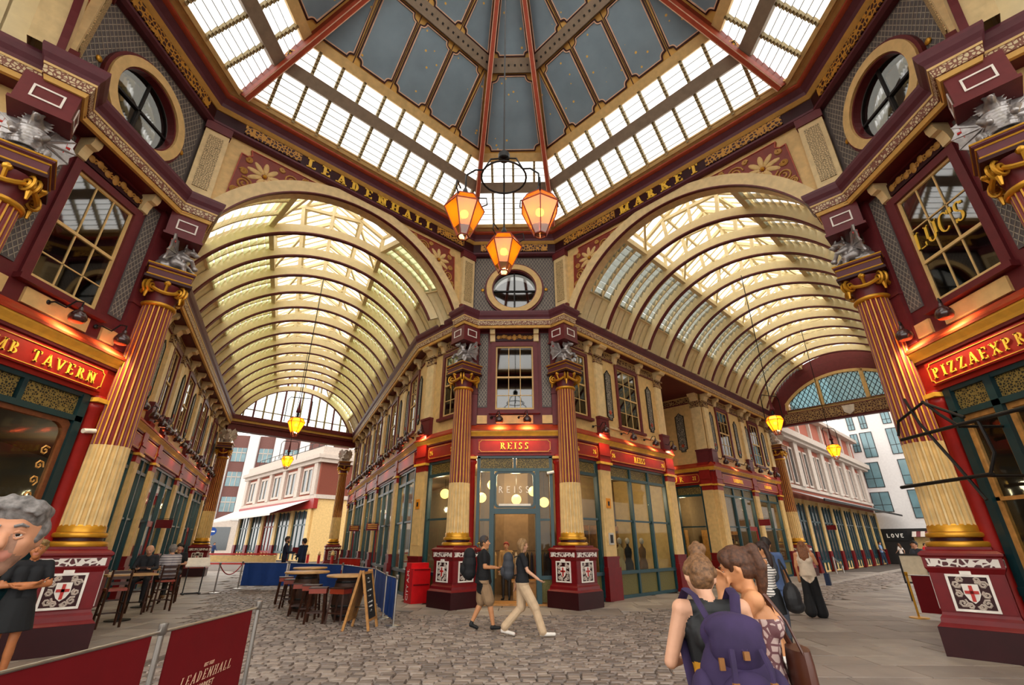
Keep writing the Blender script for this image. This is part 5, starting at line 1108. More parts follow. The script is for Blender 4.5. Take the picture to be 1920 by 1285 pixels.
for x in (-1.14, -.35, .45, 1.14): m.box(x-.07, x+.07, -.05, .14, 0, 4.25)
m.box(-1.2, 1.2, -.05, .14, 3.74, 3.84); m.box(-1.2, 1.2, -.03, .14, 4.2, 4.29); m.box(-1.2, 1.2, -.05, .14, .0, .12); m.box(-1.2, 1.2, -.08, .14, .9, 1.02); m.build('frame', 'darkteal', t)
for (a, b) in ((-1.07, -.42), (-.28, .38), (.52, 1.07)):
    m = MB(); m.ring([(a, 1.02), (b, 1.02), (b, 3.74), (a, 3.74)], [(a+.07, 1.1), (b-.07, 1.1), (b-.07, 3.66), (a+.07, 3.66)], .02, .1); m.box(a, b, .02, .1, 2.3, 2.36); m.build('inner_frame', 'lightwood', t); MB().box(a+.07, b-.07, .05, .056, 1.1, 3.66).build('pane', 'shopglass', t); MB().box(a, b, .03, .06, 3.84, 4.2).build('fret_panel', 'fret', t); MB().box(a, b, .04, .08, .12, .9).build('stall_panel', 'darkteal', t)
ts = fascia_sign(G, -1.28, 1.28, None, 'red fascia reading PIZZAEXPRESS in gold letters'); letters(ts, 'PIZZAEXPRESS', 0, .11, .2, -.03, width=2.3)
letters([o for o in bpy.data.objects if o.name.startswith('window_') and (Vector(o.location)-Vector(G.w(0, 0, 5.82))).length < .1][0], "LUC'S", -.1, 1.12, .38, .02, 'letter', wt=.14, slant=.1, width=1.12, depth=.012)
plight(G.w(0, 1.2, 3.2), 10, (1, .7, .4)); plight(G.w(.2, 1.0, 7.2), 5, (1, .8, .5))
t = thing('awning_frame', 'black folded awning frame of bars and curved struts below PIZZAEXPRESS', 'awning frame', (7.3, .5, 2.2)); m = MB(); X = 0
def at_(y, z): return (X, y-.5, z-2.2)
m.tube([at_(1.57, 3.42), at_(-.9, 3.4)], .03, 8); m.tube([at_(1.93, 2.61), at_(.1, 2.61)], .03, 8); m.build('bar', 'iron', t)
for k, pts in enumerate(([(1.2, 4.1), (1.05, 3.6), (.83, 3.18), (.62, 2.78), (.36, 2.26)], [(.84, 3.95), (.6, 3.65), (.33, 3.38)], [(1.6, 3.5), (1.5, 3.75), (.84, 3.93), (.2, 3.5)], [(.0, 3.4), (-.05, 2.9), (.15, 2.6)])):
    m = MB(); m.tube([at_(*p) for p in pts], .025, 6); m.build('strut', 'iron', t, smooth=True)
m = MB(); [m.tube([at_(y, z), (.8, y-.5, z-2.2)], .025, 6) for y, z in ((.4, 3.4), (.3, 2.61), (-.6, 3.4))]; m.build('wall_fixing', 'iron', t)
# sign lamps on the pavilions and the street fronts
for nm, xs, d in (('centre', (-.5, .42), 'above the REISS door sign'), ('left', (.07, 1.07), 'above the LAMB TAVERN sign'), ('right', (-.25, -1.19), 'above the PIZZAEXPRESS sign')):
    for x in xs: wall_lamp(PAV[nm][1], x, -.02, 'bulbous dark sign lamp on a curved arm '+d, LG, glow=45)
for x in (1.93, 3.7, 5.31, 6.75): wall_lamp(FR, x, -.02, 'dark sign lamp over the long REISS side fascia', LG, 5.38, 28)
wall_lamp(FLb, .55, -.02, 'dark sign lamp at the canted corner left of the REISS door', LG, 5.38, 28)
for x in (11.9, 13.3, 14.7, 16.4, 17.8, 19.0): wall_lamp(FR, x, -.02, 'dark sign lamp over the far fascias of the right arcade', LG, 5.38, 24 if x in (13.3, 17.8) else 0)
wall_lamp(FP, 2.0, -.02, 'dark sign lamp over the passage fascia numbered 31', LG, 5.38, 28)
for i in range(5):
    for f in (.25, .5, .75): wall_lamp(FLR, px[i]+(px[i+1]-px[i])*f, -.02, 'dark sign lamp in the row over the La Vina side fascias', LG, 5.38, 22 if f == .5 else 0)
for i in range(6):
    for f in (.2, .5, .8): wall_lamp(FLL, qx[i]+(qx[i+1]-qx[i])*f, -.02, 'dark sign lamp in the row above the seated men', LG, 5.38, 22 if f == .5 else 0)
# ================================================================= HANGING LANTERNS
emit('bulb', '#ffd27a', 14)
def lantern_geo(t, s=1., z=0):
    """six-sided lantern: amber glass above a clear skirt, bars, cap; waist at local z=.62"""
    lv = [(.11, 0), (.18, .16), (.37, .62), (.27, .8)]
    for i in range(6):
        a, b = pi/3*i, pi/3*(i+1); P = lambda r, zz, an: (r*s*cos(an), r*s*sin(an), z+zz*s)
        for j, mt in ((0, 'clearglass'), (1, 'amber'), (2, 'amber')):
            (r0, z0), (r1, z1) = lv[j], lv[j+1]; m = MB(); m.add([P(r0, z0, a), P(r0, z0, b), P(r1, z1, b), P(r1, z1, a)], [(0, 1, 2, 3)]); m.build('glass_panel', mt, t)
    m = MB()
    for i in range(6):
        a = pi/3*i; b = a+pi/3
        for j in range(3): m.bar(P(lv[j][0], lv[j][1], a), P(lv[j+1][0], lv[j+1][1], a), .018*s, .018*s)
        for r, zz in (lv[0], lv[2], lv[3]): m.bar(P(r, zz, a), P(r, zz, b), .02*s, .02*s)
    m.build('lantern_bars', 'ribdark', t); m = MB(); m.lathe([(.27*s, z+.8*s), (.1*s, z+.86*s), (.05*s, z+.9*s), (.06*s, z+1.0*s), (.03*s, z+1.1*s)], 6, a0=0); m.build('lantern_cap', 'iron', t)
    MB().sphere((0, 0, z+.5*s), .075*s, 12, 8).build('bulb', 'bulb', t, smooth=True)
    lo = plight((0, 0, z+.5*s), 28, (1, .66, .28), .08, 'lantern_light'); lo.parent = t
for i, (x, y, lab) in enumerate(((-.1, .8, 'lantern of the central chandelier hanging lowest, in front of the round window'), (-.78, -.4, 'left lantern of the central chandelier, against the LEADENHALL frieze'), (.6, -.42, 'right lantern of the central chandelier, against the MARKET frieze'))):
    t = thing('chandelier_lantern', 'amber glass '+lab, 'lantern', (x, y, 6.68), radians(15*i)); lantern_geo(t, 1.0)
    m = MB(); m.tube([(0, 0, 1.05), (0, 0, 1.25)], .02, 6)
    for k in range(3): a = 2*pi*k/3; m.tube([(.3*cos(a), .3*sin(a), .72), (.42*cos(a), .42*sin(a), .8), (.4*cos(a), .4*sin(a), .95), (.22*cos(a), .22*sin(a), .92)], .014, 5)
    m.build('scroll_iron', 'iron', t, smooth=True)
t = thing('iron_chandelier', 'black iron ring and arms carrying three lanterns under the dome', 'chandelier', (-.08, 0, 7.9)); MB().tube([(.45*cos(2*pi*i/24), .45*sin(2*pi*i/24), .5) for i in range(24)], .02, 6, closed=True).build('ring', 'iron', t, smooth=True)
MB().tube([(0, 0, .5), (0, 0, 11.4)], .018, 6).build('rod', 'iron', t); MB().lathe([(.1, .98), (.12, 1.0), (.12, 1.12), (.06, 1.2)], 10).build('collar', 'iron', t)
for (x, y) in ((-.02, .8), (-.7, -.4), (.68, -.42)):
    d = Vector((x, y, 0)).normalized(); m = MB(); m.tube([(0, 0, 1.02), tuple(d*.3+Vector((0, 0, .85))), tuple(d*.45+Vector((0, 0, .5))), tuple(d*.62+Vector((0, 0, .42))), tuple(Vector((x, y, .2))), (x, y, .02)], .018, 6); m.build('arm', 'iron', t, smooth=True)
for (x, y, lab) in ((-7.95, 9.2, 'nearer street lantern in the left arcade on a hooped hanger'), (-12.0, 17.1, 'farther street lantern in the left arcade on a hooped hanger'), (13.15*R2, 13.15*R2, 'nearer street lantern in the right arcade on a hooped hanger'), (20.7*R2, 20.7*R2, 'farther street lantern in the right arcade on a hooped hanger')):
    t = thing('street_lantern', 'amber '+lab, 'lantern', (x, y, 5.2), radians(20)); lantern_geo(t, .8); m = MB(); m.tube([(-.42, 0, .5), (-.42, 0, 1.3), (-.34, 0, 1.42), (.34, 0, 1.42), (.42, 0, 1.3), (.42, 0, .5)], .016, 6); m.build('hoop', 'iron', t); MB().tube([(0, 0, 1.42), (0, 0, 6.55)], .016, 6).build('rod', 'iron', t); m = MB(); m.lathe([(.06, .85), (.09, .9), (.05, 1.0), (.02, 1.42)], 8); m.build('finial', 'maroon', t)

def shop_shelf(F, x, y, lab, w=1.5):
    t = thing('display_shelf', lab, 'shelf', F.w(x, y, .02), F.a); m = MB(); m.box(-w/2, w/2, .3, .34, 0, 2.3); [m.box(sx-.02, sx+.02, 0, .3, 0, 2.3) for sx in (-w/2, 0, w/2)]; m.build('carcass', 'lightwood', t)
    for k in range(5): MB().box(-w/2, w/2, 0, .3, .1+k*.5, .13+k*.5).build('shelf_board', 'lightwood', t)
    for k in range(4):
        for j in range(5):
            if (k*3+j*2) % 7 == 0: continue
            xx = -w/2+.16+j*(w-.3)/4; cpart(('fold', (k+j) % 3), lambda q: q.box(-.11, .11, .04, .26, 0, .12+.07*((k+j) % 3)), 'folded_clothes', 'garment%d' % ((k*2+j) % 6), t, (xx, 0, .13+k*.5))
for F_, x, y, lab in ((FR, 3.2, 2.2, 'wooden clothes shelf deep in the left part of the REISS side window'), (FR, 5.2, 2.2, 'wooden clothes shelf deep in the right part of the REISS side window'), (FP, .3, 2.2, 'wooden shelf in the passage shop numbered 31'), (FR, 15.0, 2.2, 'wooden shelf in the BARBOUR shop window'), (FR, 17.6, 2.2, 'wooden shelf in the shop window by the far column')): shop_shelf(F_, x, y, lab)
# ================================================================= STREET FURNITURE
mat('leather', '#8a3018', .35, var=.2, spec=.5); mat('chalkboard', '#17181a', .7); mat('chalk', '#cfcdc8', .9); mat('standred', '#c8141a', .35, spec=.5); mat('ropered', '#a3202a', .8); mat('barrel', '#3a2012', .6, var=.35, scale=9); mat('tabletop', '#b98d58', .45, var=.2, scale=7)
mat('notice', '#d98a1a', .6); mat('paper', '#c9bba0', .9); mat('boxgrey', '#b8b2a6', .6)
def post(x, y, label, group, h=1.0, mt='steel', rbase=.17):
    t = thing('barrier_post', label, 'barrier post', (x, y, 0), 0, group); MB().lathe([(.024, 0), (.024, h-.08)], 12).build('tube', mt, t, smooth=True)
    MB().lathe([(.028, h-.09), (.036, h-.08), (.036, h), (.03, h+.005)], 12).build('cap', mt, t, smooth=True); MB().lathe([(rbase, 0), (rbase, .02), (rbase*.5, .03), (.03, .04)], 20).build('foot', mt, t, smooth=True); return t
def banner(p, q, label, mt, z0=.12, z1=.93, inset=.08, group=None, waves=.015, text=None):
    p, q = Vector((*p, 0)), Vector((*q, 0)); d = q-p; L = d.length; a = atan2(d.y, d.x); t = thing('barrier_banner', label, 'banner', tuple(p), a, group); m = MB(); n = 14; vs = []
    for i in range(n+1):
        x = inset+(L-2*inset)*i/n; vs += [(x, waves*sin(i*1.3), z0), (x, waves*.3*sin(i*1.3), z1)]
    m.add(vs+[(a_, b_+.006, c_) for a_, b_, c_ in vs], [(2*i, 2*i+2, 2*i+3, 2*i+1) for i in range(n)]+[(2*n+2+2*i+1, 2*n+2+2*i+3, 2*n+2+2*i+2, 2*n+2+2*i) for i in range(n)]); m.build('fabric', mt, t, smooth=True)
    MB().tube([(.03, 0, z1+.005), (L-.03, 0, z1+.005)], .013, 8).build('top_rail', 'steel', t, smooth=True); MB().tube([(.03, 0, z0-.005), (L-.03, 0, z0-.005)], .01, 8).build('bottom_rail', 'steel', t, smooth=True); return t, L
post(-2.95, -2.5, 'steel barrier post between the two dark red banners', 'posts of the red banners'); post(-3.0, -.78, 'steel barrier post at the outer end of the LEADENHALL banner', 'posts of the red banners')
t, L = banner((-2.95, -2.5), (-3.0, -.78), 'dark red banner printed LEADENHALL MARKET', 'bannerred', waves=.004, inset=.14)
for s_, z, sz, sh in (('EST 1321', .52, .045, .3), ('MARKET', .33, .075, .25), ('LONDON', .24, .045, .25)): vtext(t, s_, (L*.5, -.012, z), sz, 'pinkline', shear=sh)
letters(t, 'LEADENHALL', L*.5, .41, .085, -.012, 'pinkline', serif=True, wt=.14, slant=.3, depth=.002, width=.86)
banner((-2.9, -4.4), (-2.95, -2.5), 'plain dark red banner beside the LEADENHALL banner', 'bannerred', waves=.004, inset=.12)
post(-2.9, -4.42, 'steel barrier post behind the plain red banner', 'posts of the red banners')
# blue enclosure round the high tables
BP = [(-2.6, 4.45), (-3.15, 5.6), (-4.3, 8.6), (-6.4, 11.6), (-9.2, 13.3), (-11.1, 13.3)]
for i, p in enumerate(BP): post(*p, ('steel post at the blue banner corner beside the chalkboard', 'steel post behind the chalkboard', 'steel post of the blue banners behind the high tables', 'steel post of the blue banners near the red La Vina banner', 'steel post at the right end of the blue banner before the suited men', 'steel post at the left end of the blue banner before the suited men')[i], 'posts of the blue banners')
for i, lab in enumerate(('pale blue end banner beside the chalkboard', 'blue banner running behind the high tables', 'blue banner beyond the high tables', 'blue banner at the back of the high tables', 'dark blue banner in front of the two suited men')):
    banner(BP[i+1], BP[i], lab, 'bannerblue', waves=.03, group='blue banners round the high tables')
t, L = banner((-8.7, 17.4), (-7.3, 16.5), 'red banner reading La Vina in white letters', 'brightred', z0=.2, z1=1.0); vtext(t, 'La Viña', (L*.5, -.03, .5), .36, 'whiteletter', depth=.004); post(-7.3, 16.5, 'steel post of the La Vina banner', 'posts of the La Vina banner'); post(-8.7, 17.4, 'steel post of the La Vina banner', 'posts of the La Vina banner')
def stool(x, y, label, rz=0, group='bar stools round the high tables'):
    t = thing('bar_stool', label, 'bar stool', (x, y, 0), rz, group)
    cpart('stool_seat', lambda m: m.box(-.19, .19, -.15, .15, .6, .7), 'seat', 'leather', t); cpart('stool_top', lambda m: m.box(-.2, .2, -.16, .16, .7, .725), 'seat_pad', 'darkwood', t)
    for sx in (-1, 1):
        for sy in (-1, 1): cpart(('sleg', sx, sy), lambda m: m.bar((sx*.15, sy*.11, .62), (sx*.2, sy*.16, 0), .038, .038), 'leg', 'darkwood', t)
    for s_ in (-1, 1): cpart(('srail', s_), lambda m: m.bar((-.18, s_*.145, .22), (.18, s_*.145, .22), .03, .03), 'foot_rail', 'darkwood', t); cpart(('srail2', s_), lambda m: m.bar((s_*.175, -.14, .3), (s_*.175, .14, .3), .03, .03), 'foot_rail', 'darkwood', t)
    return t
for (x, y, r, lab) in ((-4.5, 4.85, .2, 'leather bar stool with its legs clear in front of the barrels, left of the chalkboard'), (-3.95, 4.75, -.3, 'orange leather bar stool half hidden by the chalkboard'), (-4.95, 5.55, .1, 'leather bar stool tucked between two others at the middle barrel'), (-5.45, 6.1, .3, 'leather bar stool on the open side of the middle barrel table'), (-6.35, 7.5, .2, 'bar stool at the far barrel table, nearest the blue banner'), (-7.0, 8.5, .5, 'slim bar stool at the end of the row by the blue banner')): stool(x, y, lab, r)
def barrel_table(x, y, lab, r=.52):
    t = thing('barrel_table', lab, 'table', (x, y, 0), 0, 'barrel tables'); MB().lathe([(.25, 0), (.31, .2), (.34, .45), (.31, .7), (.25, .9)], 18).build('barrel', 'barrel', t, smooth=True)
    m = MB(); [m.lathe([(rr, z-.025), (rr+.006, z), (rr, z+.025)], 18) for rr, z in ((.287, .1), (.33, .3), (.33, .6), (.287, .8))]; m.build('hoops', 'iron', t); MB().lathe([(r-.03, .9), (r, .915), (r, .94), (r-.02, .955)], 28).build('top', 'tabletop', t, smooth=True)
barrel_table(-4.05, 5.45, 'round barrel table next to the chalkboard'); barrel_table(-5.7, 6.9, 'round barrel table between the near and the far one', .58); barrel_table(-6.6, 9.2, 'round barrel table farthest from the chalkboard')
t = thing('chalkboard_sign', 'wooden A-frame chalkboard beside the blue banner', 'chalkboard', (-3.22, 4.12, 0))
for sx, nm in ((1, 'front'), (-1, 'back')):
    m = MB(); 
    for y in (-.3, .3): m.bar((sx*.27, y, 0), (sx*.02, y, 1.12), .04, .05, up=(1, 0, 0))
    for z in (.18, 1.06): f = z/1.12; xx = sx*(.27-.25*f); m.bar((xx, -.3, z), (xx, .3, z), .04, .05, up=(1, 0, .2))
    fo = m.build('frame', 'lightwood', t); m = MB(); x0, x1 = sx*(.27-.25*.18/1.12), sx*(.27-.25*1.06/1.12); m.add([(x0, -.29, .18), (x0, .29, .18), (x1, .29, 1.06), (x1, -.29, 1.06), (x0-.012*sx, -.29, .18), (x0-.012*sx, .29, .18), (x1-.012*sx, .29, 1.06), (x1-.012*sx, -.29, 1.06)], [(0, 1, 2, 3), (7, 6, 5, 4)]); po = m.build('board', 'chalkboard' if sx > 0 else 'lightwood', fo)
    if sx > 0:
        m = MB(); rg = random.Random(5)
        for i, (z, wd) in enumerate(((.95, .12), (.88, .18), (.72, .3), (.62, .22), (.5, .34), (.42, .26), (.34, .16))):
            n = int(wd/.03)
            for k in range(n):
                y = -wd/2+wd*k/n; xx = .27-.25*z/1.12+.006; m.bar((xx, y, z+rg.uniform(-.01, .01)), (xx-.002, y+.018, z+rg.uniform(-.015, .025)), .008, .004)
        m.build('chalk_writing', 'chalk', po, kind='stuff')
MB().bar((-.16, 0, .4), (.16, 0, .4), .015, .015).build('stay', 'iron', t)
t = thing('magazine_stand', 'red newspaper stand with white vertical lettering by the arcade corner', 'stand', (-3.02, 8.8, 0), radians(38)); m = MB(); m.box(-.3, .3, -.24, .24, 0, .95); m.box(-.3, .3, -.1, .24, .95, 1.1); m.build('cabinet', 'standred', t)
m = MB(); m.box(-.26, .26, -.26, -.24, .48, .52); m.box(-.26, .26, -.26, -.24, .9, .93); m.build('shelf', 'deepred', t); o = vtext(t, 'CITY A.M.', (-.306, 0, .5), .2, 'whiteletter', rot=(pi/2, -pi/2, -pi/2), depth=.002)
# tavern tables on the left
def back_stool(x, y, rz, lab):
    t = thing('bar_chair', lab, 'bar chair', (x, y, 0), rz, 'tavern bar chairs'); MB().box(-.2, .2, -.2, .2, .7, .75).build('seat', 'leather', t)
    for sx in (-1, 1):
        cpart(('bcl', sx), lambda m: m.bar((sx*.17, -.17, .7), (sx*.2, -.2, 0), .035, .035), 'leg', 'darkwood', t); cpart(('bcr', sx), lambda m: m.bar((sx*.17, .17, 1.12), (sx*.2, .22, 0), .035, .035), 'leg', 'darkwood', t)
        for z in (.25, .45): cpart(('bcx', sx, z), lambda m: m.bar((sx*.185, -.18, z), (sx*.185, .2, z), .025, .03), 'stretcher', 'darkwood', t)
    for z in (.85, .96, 1.07): cpart(('bslat', z), lambda m: m.box(-.18, .18, .165, .185, z-.03, z+.03), 'back_slat', 'darkwood', t)
    for z in (.25, .5): cpart(('bfr', z), lambda m: m.bar((-.19, -.185, z), (.19, -.185, z), .025, .03), 'stretcher', 'darkwood', t)
def high_table(x, y, rz, lab):
    t = thing('high_table', lab, 'table', (x, y, 0), rz, 'tavern high tables'); m = MB(); m.box(-.5, .5, -.32, .32, .94, .98); m.build('top', 'tabletop', t); MB().lathe([(.26, 0), (.26, .02), (.05, .05), (.045, .94)], 16).build('pedestal', 'iron', t, smooth=True)
high_table(-9.25, 5.1, radians(50), 'tavern high table with a paper bag on it'); high_table(-10.6, 7.6, radians(50), 'tavern high table behind the man in the striped shirt')
t = thing('paper_bag', 'folded newspaper bag lying on the tavern table', 'bag', (-9.35, 4.9, .98), radians(40)); m = MB(); m.box(-.22, .22, -.14, .14, 0, .05); m.box(-.18, .2, -.12, .1, .05, .08); m.build('sheets', 'paper', t)
back_stool(-8.75, 4.15, radians(-130), 'slatted bar chair with red seat standing empty by the pedestal'); back_stool(-9.75, 6.2, radians(210), 'slatted bar chair under the man in the dark suit'); back_stool(-9.5, 6.75, radians(-130), 'slatted bar chair under the man in the striped shirt'); back_stool(-10.6, 8.6, radians(30), 'slatted bar chair under the man in the dark cap')
banner((-12.9, 11.9), (-11.7, 10.6), 'red barrier panel beside the slanted menu stand', 'brightred', z0=.05, z1=.95, waves=.005)
t = thing('menu_stand', 'slanted white menu lectern on a black stand by the rope', 'menu stand', (-11.6, 11.2, 0), radians(40)); m = MB(); m.bar((-.3, 0, .03), (.3, 0, .03), .06, .04); m.bar((-.25, -.25, .02), (-.25, .25, .02), .06, .04); m.bar((.25, -.25, .02), (.25, .25, .02), .06, .04); m.build('foot', 'iron', t)
for s_ in (-1, 1): MB().bar((s_*.25, 0, .03), (s_*.25, 0, 1.0), .035, .035).build('upright', 'iron', t)
m = MB(); m.add([(-.38, -.22, .92), (.38, -.22, .92), (.38, .2, 1.18), (-.38, .2, 1.18), (-.38, -.22, .88), (.38, -.22, .88), (.38, .2, 1.14), (-.38, .2, 1.14)], [(0, 1, 2, 3), (7, 6, 5, 4), (0, 4, 5, 1), (2, 6, 7, 3), (1, 5, 6, 2), (0, 3, 7, 4)]); m.build('menu_board', 'white', t)
post(-11.0, 11.6, 'steel rope post by the menu stand', 'rope posts')
t = thing('barrier_rope', 'red rope sagging between two steel posts', 'rope', (-11.15, 12.4, 0)); m = MB(); m.tube([(.15-.1*f, -.77+1.64*f, .9-1.35*f*(1-f)) for f in [i/12 for i in range(13)]], .018, 8); m.build('rope', 'ropered', t, smooth=True)
t = thing('street_barrier', 'red and cream street rail beyond the suited men', 'barrier', (-22.5, 27.5, 0), radians(-4)); m = MB(); m.bar((0, 0, 0), (0, 0, 1.15), .22, .22); m.build('bollard', 'brightred', t); m = MB(); m.box(.3, 6, -.05, .05, .95, 1.05); m.box(.3, 6, -.05, .05, .35, .45); m.build('rail', 'brightred', t); MB().box(1.2, 6, -.03, .03, .5, .92).build('panel', 'cream', t)
for i, (x, y) in enumerate(((-14.2, 28.6), (-15.6, 30.0), (-12.8, 27.4))):
    t = thing('bollard', 'red bollard with cream top near the far left column', 'bollard', (x, y, 0), 0, 'bollards past the left arcade'); MB().lathe([(.14, 0), (.12, .1), (.1, .9)], 10).build('shaft', 'brightred', t, smooth=True); MB().lathe([(.1, .9), (.14, .95), (.1, 1.1), (.02, 1.2)], 10).build('top', 'cream', t, smooth=True)
post(9.8, 5.9, 'brass barrier post near the right corner pedestal', 'right corner barrier', 1.0, 'gold', .2); banner((9.8, 5.9), (10.9, 4.7), 'dark red banner behind the right corner pedestal', 'bannerred', waves=.01)
t = thing('menu_board', 'black framed menu board standing behind the right corner pedestal', 'menu board', (12.6, 9.3, 0), radians(-45)); m = MB(); m.ring([(-.35, .5), (.35, .5), (.35, 1.35), (-.35, 1.35)], [(-.3, .55), (.3, .55), (.3, 1.3), (-.3, 1.3)], -.03, .03); m.bar((-.3, 0, 0), (-.3, 0, .5), .04, .04); m.bar((.3, 0, 0), (.3, 0, .5), .04, .04); m.build('frame', 'dark', t); MB().box(-.3, .3, -.01, .01, .55, 1.3).build('sheet', 'paper', t)
# small hanging signs and fittings
def hang_sign(F, x, y, z, lab, w=.55):
    t = thing('hanging_sign', lab, 'sign', F.w(x, y, z), F.a+pi/2); MB().box(-w/2, w/2, -.03, .03, 0, .3).build('board', 'deepred', t); m = MB(); [m.box(-w/2+.06, w/2-.06, -.035, -.03, zz, zz+.03) for zz in (.08, .16, .23)]; m.build('gilt_print', 'goldpaint', t, kind='stuff'); MB().tube([(-w/2, 0, .34), (w/2, 0, .34)], .012, 6).build('bracket_rod', 'iron', t); m = MB(); [m.tube([(s_*w*.4, 0, .3), (s_*w*.4, 0, .34)], .008, 5) for s_ in (-1, 1)]; m.build('link', 'iron', t)
hang_sign(FLR, 14.3, -.45, 2.2, 'small red hanging sign in the arcade above the La Vina banner'); hang_sign(FLR, 8.0, -.45, 2.3, 'small red hanging sign farther along the La Vina side'); hang_sign(FLL, 8.6, -.45, 2.2, 'small red hanging sign above the seated men'); hang_sign(FR, 15.2, -.45, 2.5, 'small red hanging sign beside the BARBOUR shop door'); hang_sign(FB, 6.5, -.45, 2.5, 'small red hanging sign on the brick range past the right arcade')
for F_, x, lab in ((FR, 2.07, 'orange notice plate on the pilaster right of the REISS door'), (FLb, .35, 'orange notice plate on the pilaster left of the REISS door')):
    t = thing('notice_plate', lab, 'notice', F_.w(x, -.135, 2.75), F_.a); MB().box(-.12, .12, -.02, 0, 0, .32).build('plate', 'notice', t); MB().box(-.05, .05, -.025, -.02, .08, .22).build('symbol', 'dark', t)
t = thing('door_entry_panel', 'pale entry panel low on the pilaster right of the REISS door', 'panel', FR.w(2.07, -.135, 1.62), FR.a); MB().box(-.13, .13, -.03, 0, 0, .36).build('plate', 'boxgrey', t); MB().box(-.08, .08, -.035, -.03, .05, .3).build('buttons', 'dark', t)
def cctv(F, x, y, z, lab):
    t = thing('security_camera', lab, 'camera', F.w(x, y, z), F.a); m = MB(); m.tube([(0, 0, 0), (0, -.1, 0)], .02, 6); m.build('bracket', 'boxgrey', t); m = MB(); m.tube([(-.12, -.12, -.02), (.1, -.14, .02)], .045, 10); m.build('housing', 'white', t, smooth=True)
cctv(PAV['left'][1], 1.3, -.05, 3.6, 'white security camera on the red shaft by the tavern window'); cctv(PAV['centre'][1], 1.15, -.05, 3.72, 'white security camera at the top right of the REISS entrance')
t = thing('stair_rail', 'pale metal stair rail outside the brick range', 'handrail', FB.w(3.2, -.9, 0), FB.a); m = MB(); m.tube([(0, 0, 0), (0, 0, .9), (1.6, 0, .4), (1.6, 0, 0)], .05, 6); m.build('rail', 'steel', t)
# ================================================================= PEOPLE
SK = {'a': '#c08a6c', 'b': '#c8977a', 'c': '#a8683f', 'd': '#c4895e', 'e': '#b98262'}
for k, c in SK.items(): mat('skin_'+k, c, .5, var=.08, scale=12, spec=.35)
def cmat(hexc, rough=.85, var=.1):
    n = 'cloth_'+hexc.strip('#')
    return n if n in MATS else mat(n, hexc, rough, var=var, scale=9, bump=.1, bscale=60).name
DEF = dict(pel=(0, 0, .95), che=(0, 0, 1.27), nek=(0, -.005, 1.46), hed=(0, .02, 1.6), shL=(-.18, 0, 1.41), shR=(.18, 0, 1.41), elL=(-.23, -.02, 1.13), elR=(.23, -.02, 1.13), wrL=(-.23, .06, .88), wrR=(.23, .06, .88),
           hiL=(-.095, 0, .92), hiR=(.095, 0, .92), knL=(-.1, .02, .5), knR=(.1, .02, .5), anL=(-.1, -.02, .08), anR=(.1, -.02, .08), toL=(-.12, .14, .035), toR=(.12, .14, .035), look=(0, 1, 0))
